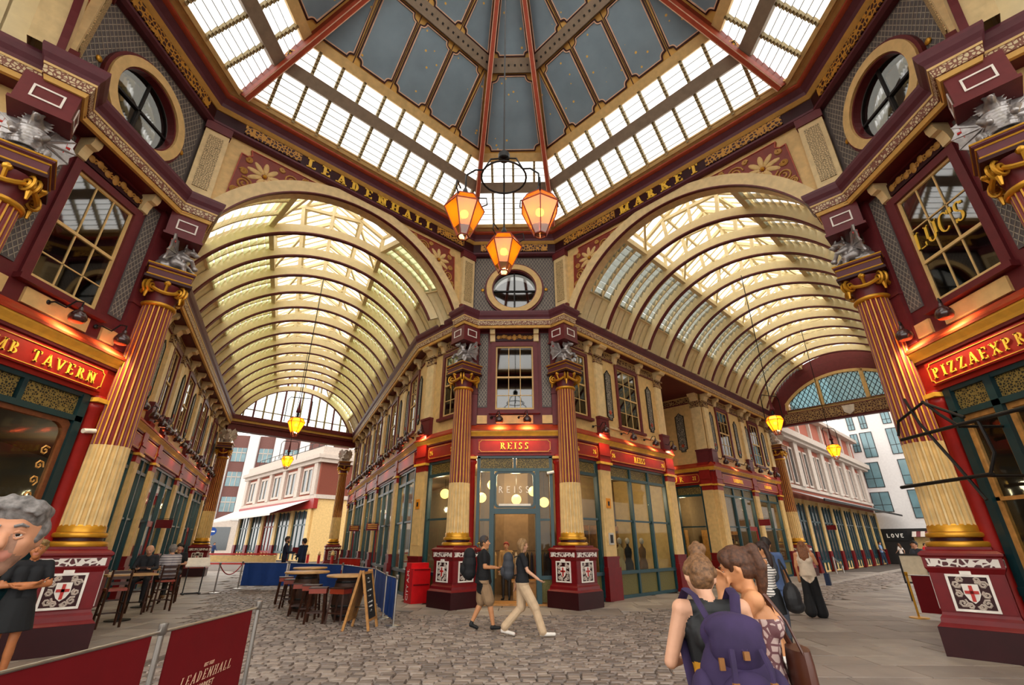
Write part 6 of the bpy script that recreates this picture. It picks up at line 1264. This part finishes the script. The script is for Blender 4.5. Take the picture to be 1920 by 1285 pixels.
def person(label, loc, face, h=1.7, pose=None, skin='a', top='#202020', bot='#303030', shoe='#181818', hair='#3a2a1c', sleeve='short', legs='long', hairstyle='short', vox=.016, extra=None, fem=False, skirt=None, fingers=True, wide=0, group=None, fat=1., neck=True, stripes=None, beard=None, cap=None, z0=0, detail=False, shirt=None):
    J = dict(DEF); J.update(pose or {}); J = {k: Vector(v) for k, v in J.items() if not isinstance(v, bool)}; P = []; bm_ = MB()
    def cap_(a, b, ra, rb, tag, n=10):
        a, b = Vector(a), Vector(b); P.append((a, b, ra, rb, tag)); bm_.tube([a, b], [ra, rb], n); bm_.sphere(a, ra, n, 7); bm_.sphere(b, rb, n, 7)
    f = fat; tw = .9 if fem else 1.
    up = (J['che']-J['pel']).normalized(); rt = (J['shR']-J['shL']); rt.z *= .3; rt.normalize(); fwd = up.cross(rt)*-1
    wa = J['pel'].lerp(J['che'], .42); hips = (J['hiR']-J['hiL']).normalized()
    for s_ in (-1, 1):
        c1 = J['che']+rt*(s_*.085*tw)+up*.04; c2 = wa+rt*(s_*.07*tw*f); c3 = J['pel']+hips*(s_*.075*f)
        cap_(c1, c2, .108*tw*f, .092*tw*f, 'top'); cap_(c2, c3, .092*tw*f, (.112 if fem else .105)*f, 'top' if sleeve != 'dress' else 'top')
        if fem: cap_(c1+fwd*.05-up*.03, c1+fwd*.06-up*.05, .07, .07, 'top')
        sh, el, wr = (J['shL'], J['elL'], J['wrL']) if s_ < 0 else (J['shR'], J['elR'], J['wrR'])
        ua = 'skin' if sleeve == 'none' else 'top'; fa = 'top' if sleeve == 'long' else 'skin'
        ms = (J['nek']-up*.05).lerp(sh, .62); cap_(J['nek']-up*.05, ms, .06, .064*tw, 'top'); cap_(ms, sh, .062*tw, .064*tw, 'skin' if sleeve == 'none' else 'top')
        if sleeve == 'short': mid = sh.lerp(el, .62); cap_(sh, mid, .066*tw, .058*tw, 'top'); cap_(mid, el, .044*tw, .04*tw, 'skin')
        else: cap_(sh, el, .058*tw, .043*tw if ua == 'skin' else .052, ua)
        cap_(el, wr, .04*tw if fa == 'skin' else .046, .027 if fa == 'skin' else .034, fa)
        d = (wr-el).normalized(); sd = d.cross(Vector((0, 0, 1)));
        if sd.length < .1: sd = d.cross(Vector((0, 1, 0)))
        sd.normalize(); hd = J.get('hdL' if s_ < 0 else 'hdR'); d2 = (hd-wr).normalized() if hd else d
        nn_ = sd.cross(d2); pm = wr+d2*.075
        for q in (-1, 0, 1): cap_(wr+sd*(q*.012), pm+sd*(q*.024), .018, .016, 'skin', 8)
        if fingers:
            for q, ln in ((-1.5, .062), (-.5, .075), (.5, .07), (1.5, .055)):
                b0 = pm+sd*(q*.017); b1 = b0+d2*ln*.55+nn_*.012; cap_(b0, b1, .0095, .009, 'skin', 6); cap_(b1, b1+d2*ln*.4+nn_*.03, .009, .0075, 'skin', 6)
            t0 = wr+d2*.025+sd*.02; t1 = t0+d2*.035+sd*.03+nn_*.015; cap_(t0, t1, .012, .011, 'skin', 6); cap_(t1, t1+d2*.03+nn_*.015, .011, .009, 'skin', 6)
        hi, kn, an, to = [J[k+('L' if s_ < 0 else 'R')] for k in ('hi', 'kn', 'an', 'to')]
        lt = 'bot' if legs in ('long', 'shorts') else 'skin'
        if legs == 'shorts': mid = hi.lerp(kn, .92); cap_(hi, mid, .098*f, .088*f, 'bot'); cap_(mid, kn, .058, .055, 'skin'); cap_(kn, kn.lerp(an, .35), .055, .058, 'skin'); cap_(kn.lerp(an, .35), an, .056, .036, 'skin')
        else:
            w2 = wide; cap_(hi, kn, (.092 if lt == 'bot' else .082)*f, .064*f+w2*.4 if lt == 'bot' else .054, lt); cap_(kn, kn.lerp(an, .35), .062+w2*.4 if lt == 'bot' else .052, .06+w2*.6 if lt == 'bot' else .055, lt); cap_(kn.lerp(an, .35), an+(kn-an)*.06, .058+w2*.6 if lt == 'bot' else .053, .045+w2 if lt == 'bot' else .035, lt)
        hl = an+(an-to).normalized()*.03; hl.z = min(an.z, max(to.z, an.z-.05)); cap_(an, hl, .04, .04, 'shoe'); cap_(hl, to, .04, .033, 'shoe', 8)
    if skirt:
        z1, r1 = skirt[:2]; b_ = J['pel'].copy(); b_.z = z1; a_ = J['pel']+Vector((0, 0, skirt[2] if len(skirt) > 2 else .06)); P.append((a_, b_, .13, r1, 'skirt')); n = 18; vs = []
        for i in range(7):
            t = i/6; c = a_.lerp(b_, t); r = .14+(r1-.14)*t**.7
            for k in range(n): an_ = 2*pi*k/n; rr = r*(1+.03*t*sin(an_*6)); vs.append((c.x+rr*cos(an_)*1.08, c.y+rr*sin(an_)*.88, c.z))
        bm_.add(vs, [(i*n+k, i*n+(k+1) % n, (i+1)*n+(k+1) % n, (i+1)*n+k) for i in range(6) for k in range(n)]+[tuple(range(n-1, -1, -1)), tuple(6*n+k for k in range(n))])
    if shirt:
        z1, r1 = shirt; a_ = J['che'].copy(); b_ = Vector((J['pel'].x, J['pel'].y, z1)); P.append((a_, b_, .14, r1, 'top')); n = 18; vs = []
        for i in range(6):
            t = i/5; c = a_.lerp(b_, t); r = .14+(r1-.14)*t
            for k in range(n): an_ = 2*pi*k/n; rr = r*(1+.035*t*sin(an_*5+1)); vs.append((c.x+rr*cos(an_)*1.12, c.y+rr*sin(an_)*.82, c.z))
        bm_.add(vs, [(i*n+k, i*n+(k+1) % n, (i+1)*n+(k+1) % n, (i+1)*n+k) for i in range(5) for k in range(n)]+[tuple(range(n-1, -1, -1)), tuple(5*n+k for k in range(n))])
    # head turned to 'look'
    lk = J['look'].normalized(); hr = lk.cross(Vector((0, 0, 1))).normalized(); roll = J['look'].length-1; hu = hr.cross(lk).normalized()
    if abs(roll) > 1e-3: M_ = Matrix.Rotation(roll, 3, lk); hr = M_ @ hr; hu = M_ @ hu
    H = J['hed']; hp = lambda x, y, z: H+hr*x+lk*y+hu*z
    cap_(J['nek']-up*.03, hp(0, -.02, -.06), .056*tw, .054*tw, 'skin'); cap_(hp(0, -.012, .03), hp(0, .0, -.01), .089, .084, 'skin', 14); cap_(hp(0, .02, -.03), hp(0, .038, -.09), .072, .042, 'stub' if detail else 'skin', 12)
    cap_(hp(0, .078, .012), hp(0, .105, -.028), .011, .016, 'skin', 8); cap_(hp(-.03, .066, .028), hp(.03, .066, .028), .022, .022, 'skin', 8); cap_(hp(-.018, .078, -.062), hp(.018, .078, -.062), .013, .013, 'lip', 8)
    for s_ in (-1, 1): cap_(hp(s_*.085, -.01, .012), hp(s_*.084, -.014, -.025), .016, .011, 'skin', 6); cap_(hp(s_*.045, .05, -.02), hp(s_*.04, .05, -.035), .028, .024, 'skin', 8)
    me = remeshed(bm_, vox, 3 if vox < .02 else 2, 'person')
    tags = ['skin', 'top', 'bot', 'shoe', 'skirt', 'lip', 'stub']; cols = {'skin': 'skin_'+skin, 'top': cmat(top), 'bot': cmat(bot), 'shoe': cmat(shoe, .6), 'skirt': cmat(bot), 'lip': 'lips', 'stub': 'stubble'}
    if stripes: cols['top'] = stripes
    for t_ in tags: me.materials.append(MATS[cols[t_]])
    import numpy as np
    nv = len(me.polygons); C = np.zeros(nv*3); me.polygons.foreach_get('center', C); C = C.reshape(-1, 3); best = np.full(nv, 1e9); idx = np.zeros(nv, int)
    for (a, b, ra, rb, tag) in P:
        a_, b_ = np.array(a), np.array(b); ab = b_-a_; L2 = max(1e-9, ab@ab); t = ((C-a_)@ab)/L2; tc = np.clip(t, 0, 1); dd = np.linalg.norm(C-(a_+tc[:, None]*ab), axis=1)-(ra+(rb-ra)*tc)
        if tag in ('top', 'bot', 'skirt'): dd = dd-.006
        if tag == 'skirt': dd = np.where((t > 1.01) | (t < -.05), 1e3, dd-.03)
        if tag == 'top' : dd = np.where(C[:, 2] > J['nek'].z+.02, dd+.03, dd)
        k = dd < best; best = np.where(k, dd, best); idx = np.where(k, tags.index(tag), idx)
    if sleeve == 'none' and fem and pose and pose.get('strappy'): 
        k = (C[:, 2] > J['che'].z+.04) & (idx == 1); idx = np.where(k, 0, idx)
    wl = J['pel'].z+.04
    if not skirt and legs != 'none': idx = np.where((idx == 1) & (C[:, 2] < (wl-.06 if pose is None or not pose.get('sit') else wl-.1)), 2, idx) if not (pose and pose.get('untuck')) else idx
    me.polygons.foreach_set('material_index', idx.astype(np.int32)); me.update()
    o = ob('person', me, None, (loc[0], loc[1], z0), face, label, 'person', group); k = h/1.7; o.scale = (k, k, k)
    # eyes
    for s_ in (-1, 1):
        e = MB(); c = hp(s_*.032, .07, .006); e.sphere(c, .0125, 8, 6); eo = e.build('eye', 'eyewhite', o, smooth=True); e = MB(); e.sphere(hp(s_*.032, .0765, .006), .0078, 8, 6); e.build('iris', 'eyedark', eo, smooth=True)
        e = MB(); e.tube([hp(s_*.016, .089, .03), hp(s_*.034, .088, .036), hp(s_*.052, .076, .03)], [.005, .006, .003], 6); e.build('eyebrow', 'hair_'+hair.strip('#') if 'hair_'+hair.strip('#') in MATS else mat('hair_'+hair.strip('#'), hair, .6, var=.5, scale=55, bump=1, bscale=160).name, o, smooth=True)
    for s_ in (-1, 1):
        e = MB(); e.tube([hp(s_*.017, .078, .010), hp(s_*.032, .0835, .0145), hp(s_*.048, .074, .009)], [.004, .0065, .004], 6); e.tube([hp(s_*.018, .077, -.004), hp(s_*.032, .081, -.008), hp(s_*.047, .073, -.003)], [.003, .0045, .003], 6); e.build('eyelid', 'skin_'+skin, o, smooth=True)
    # hair
    hm = 'hair_'+hair.strip('#'); hb = MB(); S_ = lambda x, y, z, r: hb.sphere(hp(x, y, z), r, 10, 8)
    def chain(pts, rs): hb.tube([hp(*p) for p in pts], rs, 9); [S_(*p, r) for p, r in zip(pts, rs)]
    bk = Vector((lk.x, lk.y, 0)).normalized()
    def fall(hd_, dn, rs):      # hair that starts on the head and hangs straight down
        ps = [hp(*p) for p in hd_]; b0 = ps[-1].copy(); ps += [b0+hr*x+bk*y+Vector((0, 0, z)) for x, y, z in dn]; hb.tube(ps, rs, 9); [hb.sphere(p, r, 9, 7) for p, r in zip(ps, rs)]
    if hairstyle != 'bald':
        S_(0, -.02, .048, .09); S_(0, -.045, .02, .083); S_(0, .025, .075, .055); S_(0, -.04, -.02, .075)
        for s_ in (-1, 1): S_(s_*.04, .02, .068, .05); S_(s_*.062, -.02, .03, .045); S_(s_*.07, .005, .01, .027); S_(s_*.074, .022, -.008, .014)
        if hairstyle == 'quiff':
            for i in range(13): x = -.078+.013*i; q = .5*x*x*8; chain([(x, -.02, .108-q), (x+.008, .04, .118-q+.008*sin(i*2.1)), (x+.016, .08+.006*sin(i*1.7), .092-q)], [.024, .017, .007])
        if hairstyle == 'bun': S_(0, -.03, .15, .05); S_(0, -.025, .19, .03); S_(.02, -.05, .16, .035); S_(-.025, -.02, .165, .03); chain([(-.03, -.09, .0), (.03, -.09, -.03)], [.03, .03])
        if hairstyle == 'pony':
            S_(0, -.1, .06, .042); fall([(0, -.085, .07), (0, -.15, .06)], [(0, -.03, -.1), (.01, -.02, -.2), (.02, .0, -.31)], [.035, .042, .042, .034, .012])
            for s_ in (-1, 1): S_(s_*.06, .02, .04, .04)
        if hairstyle == 'long':
            for x in (-.07, -.035, 0, .035, .07): fall([(x, -.06, .02)], [(x*.1, -.035, -.13), (x*.05, -.04, -.26), (0, -.03, -.42 if abs(x) < .06 else -.34)], [.04, .042, .038, .014])
        if hairstyle == 'bob':
            for x in (-.08, -.05, -.02, .02, .05, .08): fall([(x, -.04, .03)], [(x*.1, -.02, -.09), (0, -.015, -.18)], [.038, .038, .02])
    if hairstyle == 'bald': S_(0, -.06, -.01, .07); [S_(s_*.07, -.03, -.01, .03) for s_ in (-1, 1)]
    if hm not in MATS: mat(hm, hair, .6, var=.5, scale=55, bump=1, bscale=160)
    hme = remeshed(hb, min(vox*.8, .014), 2, 'hair'); hme.materials.append(MATS[hm]); ob('hair', hme, o)
    if beard:
        bb = MB(); [bb.sphere(hp(x, y, z), r, 8, 6) for x, y, z, r in ((0, .055, -.1, .034), (-.03, .045, -.085, .032), (.03, .045, -.085, .032), (-.055, .02, -.06, .028), (.055, .02, -.06, .028))]; bme = remeshed(bb, .012, 2, 'beard'); bme.materials.append(MATS[hm]); ob('beard', bme, o)
    if cap:
        cb = MB(); cb.sphere(hp(0, -.02, .045), .102, 12, 8); cm = remeshed(cb, .012, 2, 'cap'); cm.materials.append(MATS[cmat(cap)]); ob('cap', cm, o)
        m = MB(); m.tube([hp(-.06, -.11, .0), hp(0, -.15, -.02), hp(.06, -.11, 0)], [.02, .03, .02], 8, flat=.5); m.build('cap_peak', cmat('#b89a4a'), o, smooth=True)
    return o, hp, J
mat('lips', '#b0705c', .55); mat('stubble', '#8f6a56', .7, var=.15, scale=60); mat('eyewhite', '#d8d0c8', .3); mat('eyedark', '#1c120c', .2)
def stripemat(name, c1, c2, sc):
    m = mat(name, c1, .85, var=0); nt = m.node_tree; b = nt.nodes['Principled BSDF']; tc = node(nt, 'ShaderNodeTexCoord'); sp = node(nt, 'ShaderNodeSeparateXYZ'); nt.links.new(tc.outputs['Object'], sp.inputs[0])
    mu = node(nt, 'ShaderNodeMath', operation='MULTIPLY'); mu.inputs[1].default_value = sc; nt.links.new(sp.outputs['Z'], mu.inputs[0]); fr = node(nt, 'ShaderNodeMath', operation='FRACT'); nt.links.new(mu.outputs[0], fr.inputs[0]); lt = node(nt, 'ShaderNodeMath', operation='LESS_THAN'); lt.inputs[1].default_value = .35; nt.links.new(fr.outputs[0], lt.inputs[0])
    mx = node(nt, 'ShaderNodeMix', data_type='RGBA'); mx.inputs[6].default_value = (*lin(c1), 1); mx.inputs[7].default_value = (*lin(c2), 1); nt.links.new(lt.outputs[0], mx.inputs[0]); nt.links.new(mx.outputs[2], b.inputs['Base Color'])
stripemat('stripe_grey', '#b9b2b2', '#6d6670', 16); stripemat('stripe_bw', '#cfc8c0', '#3c3a3c', 26); diaper('floral', '#b9a19a', '#6a4448', 22)
def walk(s=1, st=.3, arm=True):   # s=+1: right leg forward
    d = dict(hiL=(-.095, 0, .9), hiR=(.095, 0, .9)); F_, B_ = ('R', 'L') if s > 0 else ('L', 'R'); x = .1 if s > 0 else -.1
    d['kn'+F_] = (x, .2*st/.3, .5); d['an'+F_] = (x, .32*st/.3, .09); d['to'+F_] = (x*1.1, .5*st/.3, .06); d['kn'+B_] = (-x, -.02, .49); d['an'+B_] = (-x, -.3*st/.3, .14); d['to'+B_] = (-x*1.1, -.14*st/.3, .035)
    if arm: d['el'+F_] = (x*2.4, -.14, 1.14); d['wr'+F_] = (x*2.4, -.1, .9); d['el'+B_] = (-x*2.3, .08, 1.14); d['wr'+B_] = (-x*2.2, .26, .98)
    return d
# --- man at the picture's left edge, close by (leans in)
person('man with swept grey hair and stubble leaning in close beside the banner', (-2.0, -5.42), radians(-132), 1.775, dict(nek=(-.12, .14, 1.47), hed=(-.24, .27, 1.6), che=(-.03, .05, 1.27), shL=(-.22, .1, 1.4), shR=(.14, .08, 1.42), look=(.12, 1.0, .04)), 'e', '#41506a', '#2a2c33', hair='#6a6562', hairstyle='quiff', vox=.0085, fingers=True, detail=True)
# --- woman in the black dress with folded arms
person('woman in a short black dress standing with folded arms by the tavern pedestal', (-6.42, -.38), radians(-125), 1.68, dict(elL=(-.24, .06, 1.16), elR=(.24, .06, 1.16), wrL=(.06, .2, 1.13), wrR=(-.06, .17, 1.18), hdL=(.16, .19, 1.15), hdR=(-.15, .18, 1.2), look=(.35, 1, .05), knL=(-.08, .03, .5), anR=(.06, .02, .08), toR=(.08, .17, .035)), 'c', '#16171a', '#131416', '#2a1a14', '#7d6138', 'short', 'none', 'quiff', .012, fem=True, skirt=(.62, .23))
# --- seated men
SIT = dict(pel=(0, 0, .82), che=(0, .04, 1.14), nek=(0, .06, 1.33), hed=(0, .11, 1.46), shL=(-.18, .05, 1.28), shR=(.18, .05, 1.28), elL=(-.24, .12, 1.03), elR=(.24, .12, 1.03), wrL=(-.14, .34, 1.02), wrR=(.14, .34, 1.02), hiL=(-.1, .02, .8), hiR=(.1, .02, .8), knL=(-.13, .42, .78), knR=(.13, .42, .74), anL=(-.13, .4, .36), anR=(.13, .38, .34), toL=(-.14, .54, .31), toR=(.14, .54, .29), sit=True)
person('bald man in a dark suit seated reading at the tavern table', (-9.75, 6.2), radians(-150), 1.75, dict(SIT, look=(0, 1, -.45), hed=(0, .14, 1.45)), 'b', '#25262b', '#15151a', '#101010', '#8a8078', 'long', 'long', 'bald', .015)
person('man in a grey striped shirt seated with his back turned at the tavern', (-9.5, 6.75), radians(50), 1.75, dict(SIT, hed=(0, .13, 1.46)), 'b', '#b9b2b2', '#2c2a2a', '#7a5836', '#7c7672', 'short', 'long', 'short', .015, stripes='stripe_grey', fat=1.1)
person('man in a dark cap and black shirt seated behind the striped shirt man', (-10.6, 8.6), radians(210), 1.78, dict(SIT), 'b', '#1a1b1e', '#23252a', hair='#2a2420', vox=.018, cap='#16171a')
# --- suited men shaking hands
person('man in a navy suit holding a folder, shaking hands behind the blue banner', (-10.35, 15.2), radians(-65), 1.93, dict(elR=(.22, .1, 1.14), wrR=(.1, .34, 1.12), elL=(-.22, .06, 1.14), wrL=(-.1, .24, 1.16), look=(.1, 1, 0)), 'b', '#1a2138', '#161b2c', hair='#3a2c22', sleeve='long', vox=.018, beard=True)
person('man in a dark blue suit reaching out to shake hands behind the blue banner', (-9.55, 15.2), radians(75), 1.85, dict(elR=(.22, .12, 1.14), wrR=(.08, .38, 1.1), elL=(-.22, .02, 1.12), wrL=(-.12, .2, 1.0), look=(0, 1, -.05)), 'a', '#1c2740', '#171d2e', hair='#241c18', sleeve='long', vox=.018)
t = thing('folder', 'dark red folder held by the navy suited man', 'folder', (-9.93, 15.28, 1.24), radians(10)); MB().box(-.14, .14, -.015, .015, 0, .26).build('cover', 'deepred', t)
person('pedestrian in a blue jacket walking far beyond the left arcade', (-31.6, 44.2), radians(-100), 1.75, walk(1), 'a', '#2c3c66', '#20242c', vox=.03, fingers=False, sleeve='long')
# --- walking couple
cm_ = walk(1, .2, False); cm_.update(elR=(.22, .02, 1.14), wrR=(.16, .24, 1.12), elL=(-.22, .05, 1.14), wrL=(-.12, .27, 1.12), look=(.25, 1, .05), untuck=True)
person('man in a backward cap, black shirt and khaki shorts walking past the REISS door', (-.62, 3.95), radians(-82), 1.78, cm_, 'd', '#131315', '#94785a', '#17181a', '#4a3626', 'short', 'shorts', 'short', .011, cap='#3c3a3c', fat=1.3, shirt=(.84, .215))
wm_ = walk(1, .36, False); wm_.update(elR=(.24, .1, 1.14), wrR=(.26, .3, 1.0), elL=(-.24, -.1, 1.13), wrL=(-.26, -.12, .88), look=(-.35, 1, 0))
person('blonde woman in cream trousers and black top striding past the REISS door', (.22, 3.25), radians(-88), 1.72, wm_, 'b', '#15161a', '#c3a888', '#ddd6cc', '#8a6a45', 'short', 'long', 'bob', .011, fem=True, wide=.035, fat=1.25)
def backpack(label, loc, rz, col, w=.3, h=.46, d=.17, dark='#101012'):
    t = thing('backpack', label, 'backpack', loc, rz); m = MB(); 
    for (x, z, r) in ((0, .1, 1), (0, h*.5, 1.05), (0, h*.8, .9)): m.sphere((0, -d*.5, z), (w/2*r, d/2*r, h*.28), 12, 8)
    m.sphere((0, -d*.5, h*.45), (w*.5, d*.5, h*.52), 12, 8); b = remeshed(m, .014, 2, 'bag'); b.materials.append(MATS[cmat(col)]); ob('bag', b, t)
    m = MB(); m.sphere((0, -d*.92, h*.3), (w*.36, d*.25, h*.22), 12, 8); m.build('front_pocket', cmat(col), t, smooth=True)
    for s_ in (-1, 1): m = MB(); m.tube([(s_*w*.3, 0, h*.85), (s_*w*.34, .12, h*.95), (s_*w*.36, .22, h*.6), (s_*w*.36, .12, h*.2), (s_*w*.35, 0, h*.12)], .018, 6, flat=.5); m.build('strap', cmat(dark), t, smooth=True)
    m = MB(); m.tube([(-.04, -.02, h*.95), (0, -.03, h*1.05), (.04, -.02, h*.95)], .01, 6); m.build('handle', cmat(dark), t); return t
backpack('large black backpack on the man in the backward cap', (-.78, 3.96, .98), radians(-82), '#17171a', .38, .55, .3); backpack('grey and black backpack on the blonde woman', (.06, 3.25, 1.0), radians(-88), '#3a3c42', .34, .46, .24)
# --- woman with purple backpack, from behind
person('woman with a hair bun in a black sleeveless top wearing a purple backpack', (1.29, -4.2), radians(2), 1.585, dict(nek=(0, .02, 1.45), hed=(-.01, .08, 1.575), look=(.12, 1, -.42), elL=(-.27, .03, 1.14), wrL=(-.14, .27, 1.1), elR=(.27, .03, 1.14), wrR=(.14, .27, 1.1)), 'b', '#17181a', '#b8801c', '#2a2420', '#6a4a2e', 'none', 'none', 'bun', .0085, fem=True, skirt=(.35, .34, .16), fat=1.02)
t = thing('purple_backpack', 'purple canvas backpack with brown leather buckles worn by the woman with the bun', 'backpack', (1.285, -4.34, .83), radians(2)); pu = mat('purplecanvas', '#2e2042', .85, var=.3, scale=7, bump=.9, bscale=13).name; lb = mat('strapleather', '#7d5228', .5, var=.25).name
m = MB(); m.sphere((0, -.1, .2), (.19, .11, .22), 14, 10); m.sphere((0, -.1, .07), (.185, .115, .1), 14, 10); m.sphere((0, -.07, .4), (.15, .08, .1), 14, 10); b = remeshed(m, .012, 2, 'bag'); b.materials.append(MATS[pu]); ob('bag', b, t)
m = MB(); m.sphere((0, -.15, .36), (.14, .075, .13), 14, 10); m.sphere((0, -.13, .43), (.15, .07, .07), 14, 10); b = remeshed(m, .012, 2, 'flap'); b.materials.append(MATS[pu]); ob('flap', b, t)
m = MB(); m.sphere((0, -.2, .14), (.14, .06, .13), 14, 10); b = remeshed(m, .012, 2, 'pocket'); b.materials.append(MATS[pu]); ob('front_pocket', b, t)
for s_ in (-1, 1):
    m = MB(); m.sphere((s_*.18, -.11, .13), (.06, .08, .13), 10, 8); m.build('side_pocket', pu, t, smooth=True); m = MB(); m.tube([(s_*.07, -.02, .44), (s_*.11, .04, .56), (s_*.125, .12, .585), (s_*.13, .2, .52), (s_*.15, .2, .3), (s_*.17, .05, .1)], .027, 8, flat=.35); m.build('shoulder_strap', pu, t, smooth=True)
    m = MB(); m.tube([(s_*.07, -.235, .36), (s_*.085, -.27, .27), (s_*.09, -.265, .2)], .014, 6, flat=.6); so = m.build('buckle_strap', pu, t, smooth=True); m = MB(); m.box(s_*.088-.014, s_*.088+.014, -.283, -.264, .2, .235); m.build('buckle', lb, so); m = MB(); m.box(s_*.08-.016, s_*.08+.016, -.268, -.25, .03, .16); m.build('pocket_strap', lb, t)
m = MB(); m.tube([(-.1, -.09, .46), (-.04, -.2, .38), (0, -.225, .34), (.04, -.2, .38), (.1, -.09, .46)], .008, 6); m.build('drawcord', pu, t, smooth=True); m = MB(); m.box(-.013, .013, -.24, -.222, .315, .35); m.build('clasp', lb, t); m = MB(); m.box(-.125, -.1, -.212, -.2, .27, .32); m.build('leather_tag', lb, t)
# --- second woman, hand to her cheek
person('woman with a long ponytail in a floral strap dress, hand on her cheek', (1.64, -4.0), radians(62), 1.63, dict(nek=(0, .03, 1.45), hed=(0, .09, 1.575), look=(.0, 1, -.4), elL=(-.2, .22, 1.2), wrL=(-.05, .19, 1.42), hdL=(-.035, .185, 1.52), elR=(.22, .05, 1.15), wrR=(.12, .26, 1.2), strappy=True), 'd', '#b9a19a', '#cfc4bc', '#d8d0c8', '#4a2c1a', 'none', 'long', 'pony', .0085, fem=True, stripes='floral')
t = thing('shoulder_bag', 'brown leather tote hanging at the side of the woman with the ponytail', 'bag', (1.76, -4.12, .7), radians(75)); m = MB(); m.lathe([(.08, 0), (.16, .03), (.17, .2), (.155, .36), (.14, .42)], 14, sq=.4); m.build('bag', 'brownbag' if 'brownbag' in MATS else mat('brownbag', '#4a2416', .4, var=.2, spec=.5).name, t, smooth=True)
m = MB(); m.tube([(-.13, 0, .4), (-.12, .05, .56), (-.06, .12, .68), (.04, .08, .56), (.13, 0, .4)], .014, 6, flat=.5); m.build('strap', 'brownbag', t, smooth=True); m = MB(); m.tube([(.2, 0, .1), (.21, 0, -.08)], [.012, .02], 6); m.build('tassel', 'brownbag', t)
# --- group on the right
person('man in a blue shirt with a dark backpack walking away beyond the two women', (4.85, 2.5), radians(-30), 1.74, dict(walk(-1, .15), untuck=True), 'd', '#46587c', '#3a3f4a', hair='#231a16', vox=.014, shirt=(.86, .18))
backpack('dark grey backpack on the man in the blue shirt', (4.78, 2.38, 1.02), radians(-30), '#33363c', .3, .46, .15)
person('woman with very long dark hair in a striped vest and short black skirt', (4.2, 1.25), radians(55), 1.66, dict(elL=(-.22, .12, 1.18), wrL=(-.1, .3, 1.28), elR=(.22, .12, 1.18), wrR=(.06, .3, 1.26), look=(-.1, 1, -.2)), 'd', '#cfc8c0', '#141416', '#ddd8d0', '#2a1812', 'none', 'none', 'long', .012, fem=True, skirt=(.66, .2), stripes='stripe_bw')
t = thing('black_rucksack', 'slack black rucksack slung low behind the woman in the striped vest', 'backpack', (4.42, 1.06, .68), radians(40)); m = MB(); m.sphere((0, 0, .2), (.17, .12, .22), 12, 8); m.sphere((.04, 0, .08), (.18, .13, .1), 12, 8); b = remeshed(m, .014, 2, 'bag'); b.materials.append(MATS[cmat('#161618', .6)]); ob('bag', b, t); m = MB(); m.tube([(-.12, 0, .3), (-.2, 0, .62), (-.1, .05, .74)], .016, 6); m.tube([(.1, 0, .34), (-.02, .02, .6), (-.1, .05, .74)], .016, 6); m.build('strap', cmat('#161618', .6), t, smooth=True)
bw = walk(1, .12, False); bw.update(elR=(.24, .06, 1.2), wrR=(.14, .12, 1.5), look=(-.1, 1, 0), hdR=(.1, .1, 1.58), untuck=True)
person('woman in a cream blouse and wide black trousers holding a phone to her ear', (7.35, 5.85), radians(-35), 1.68, bw, 'd', '#cdb9a2', '#121214', '#8a6a4a', '#7a4a2a', 'none', 'long', 'long', .013, fem=True, wide=.1, shirt=(.93, .165))
t = thing('handbag', 'small navy handbag of the woman in the wide black trousers', 'bag', (7.72, 5.7, .72), radians(-35)); m = MB(); m.box(-.05, .05, -.15, .15, 0, .26); m.build('bag', cmat('#1c2740'), t); m = MB(); m.tube([(0, -.1, .26), (-.06, 0, .62), (0, .1, .26)], .012, 6); m.build('strap', cmat('#1c2740'), t)
# --- people in the far street
CR = [((30.6, 36.4), '#7d96bb', '#24364e', 1.8, 'man in a light blue shirt and jeans by the brick range past the right arcade', -140), ((31.7, 35.7), '#cdbfb4', '#8a7a6a', 1.66, 'woman in a pale top and beige skirt beneath the LOVE sign', 20), ((32.4, 35.2), '#b88a6a', '#1c1c20', 1.7, 'person in a tan top and black trousers beneath the LOVE sign', 60), ((32.7, 34.3), '#c01a24', '#6f82a0', 1.66, 'person in a bright red top and pale jeans in the far right street', 200), ((34.5, 34.9), '#d8a0a0', '#7a2a4a', 1.68, 'person in a pink top in the far right street', 90), ((35.2, 34.2), '#e2ded8', '#35538c', 1.75, 'person in a white shirt and blue jeans in the far right street', 150), ((36.2, 34.4), '#e0dcd6', '#2a2e38', 1.72, 'person in a white shirt and dark trousers in the far right street', 30), ((36.0, 33.2), '#c99a2a', '#2a3550', 1.7, 'person in a yellow top in the far right street', -60), ((14.6, 11.6), '#3a404c', '#20222a', 1.72, 'person in dark clothes behind the right corner pedestal', 100)]
for i, (p, c1, c2, h_, lab, fc) in enumerate(CR): person(lab, p, radians(fc), h_, walk(1 if i % 2 else -1, .12), 'abcd'[i % 4], c1, c2, hair=('#2a1e16', '#5a3a22', '#1c1614')[i % 3], hairstyle='long' if i in (1, 4) else 'short', vox=.026, fingers=False, fem=i in (1, 4), z0=0)
# --- shop assistant figure seen through the REISS door
person('shopper in a tan coat seen through the REISS doorway', (-.3, 9.4), radians(170), 1.66, None, 'd', '#b58a52', '#2a2420', hair='#8a2a1a', sleeve='long', vox=.02, fingers=False, fem=True, z0=.02)
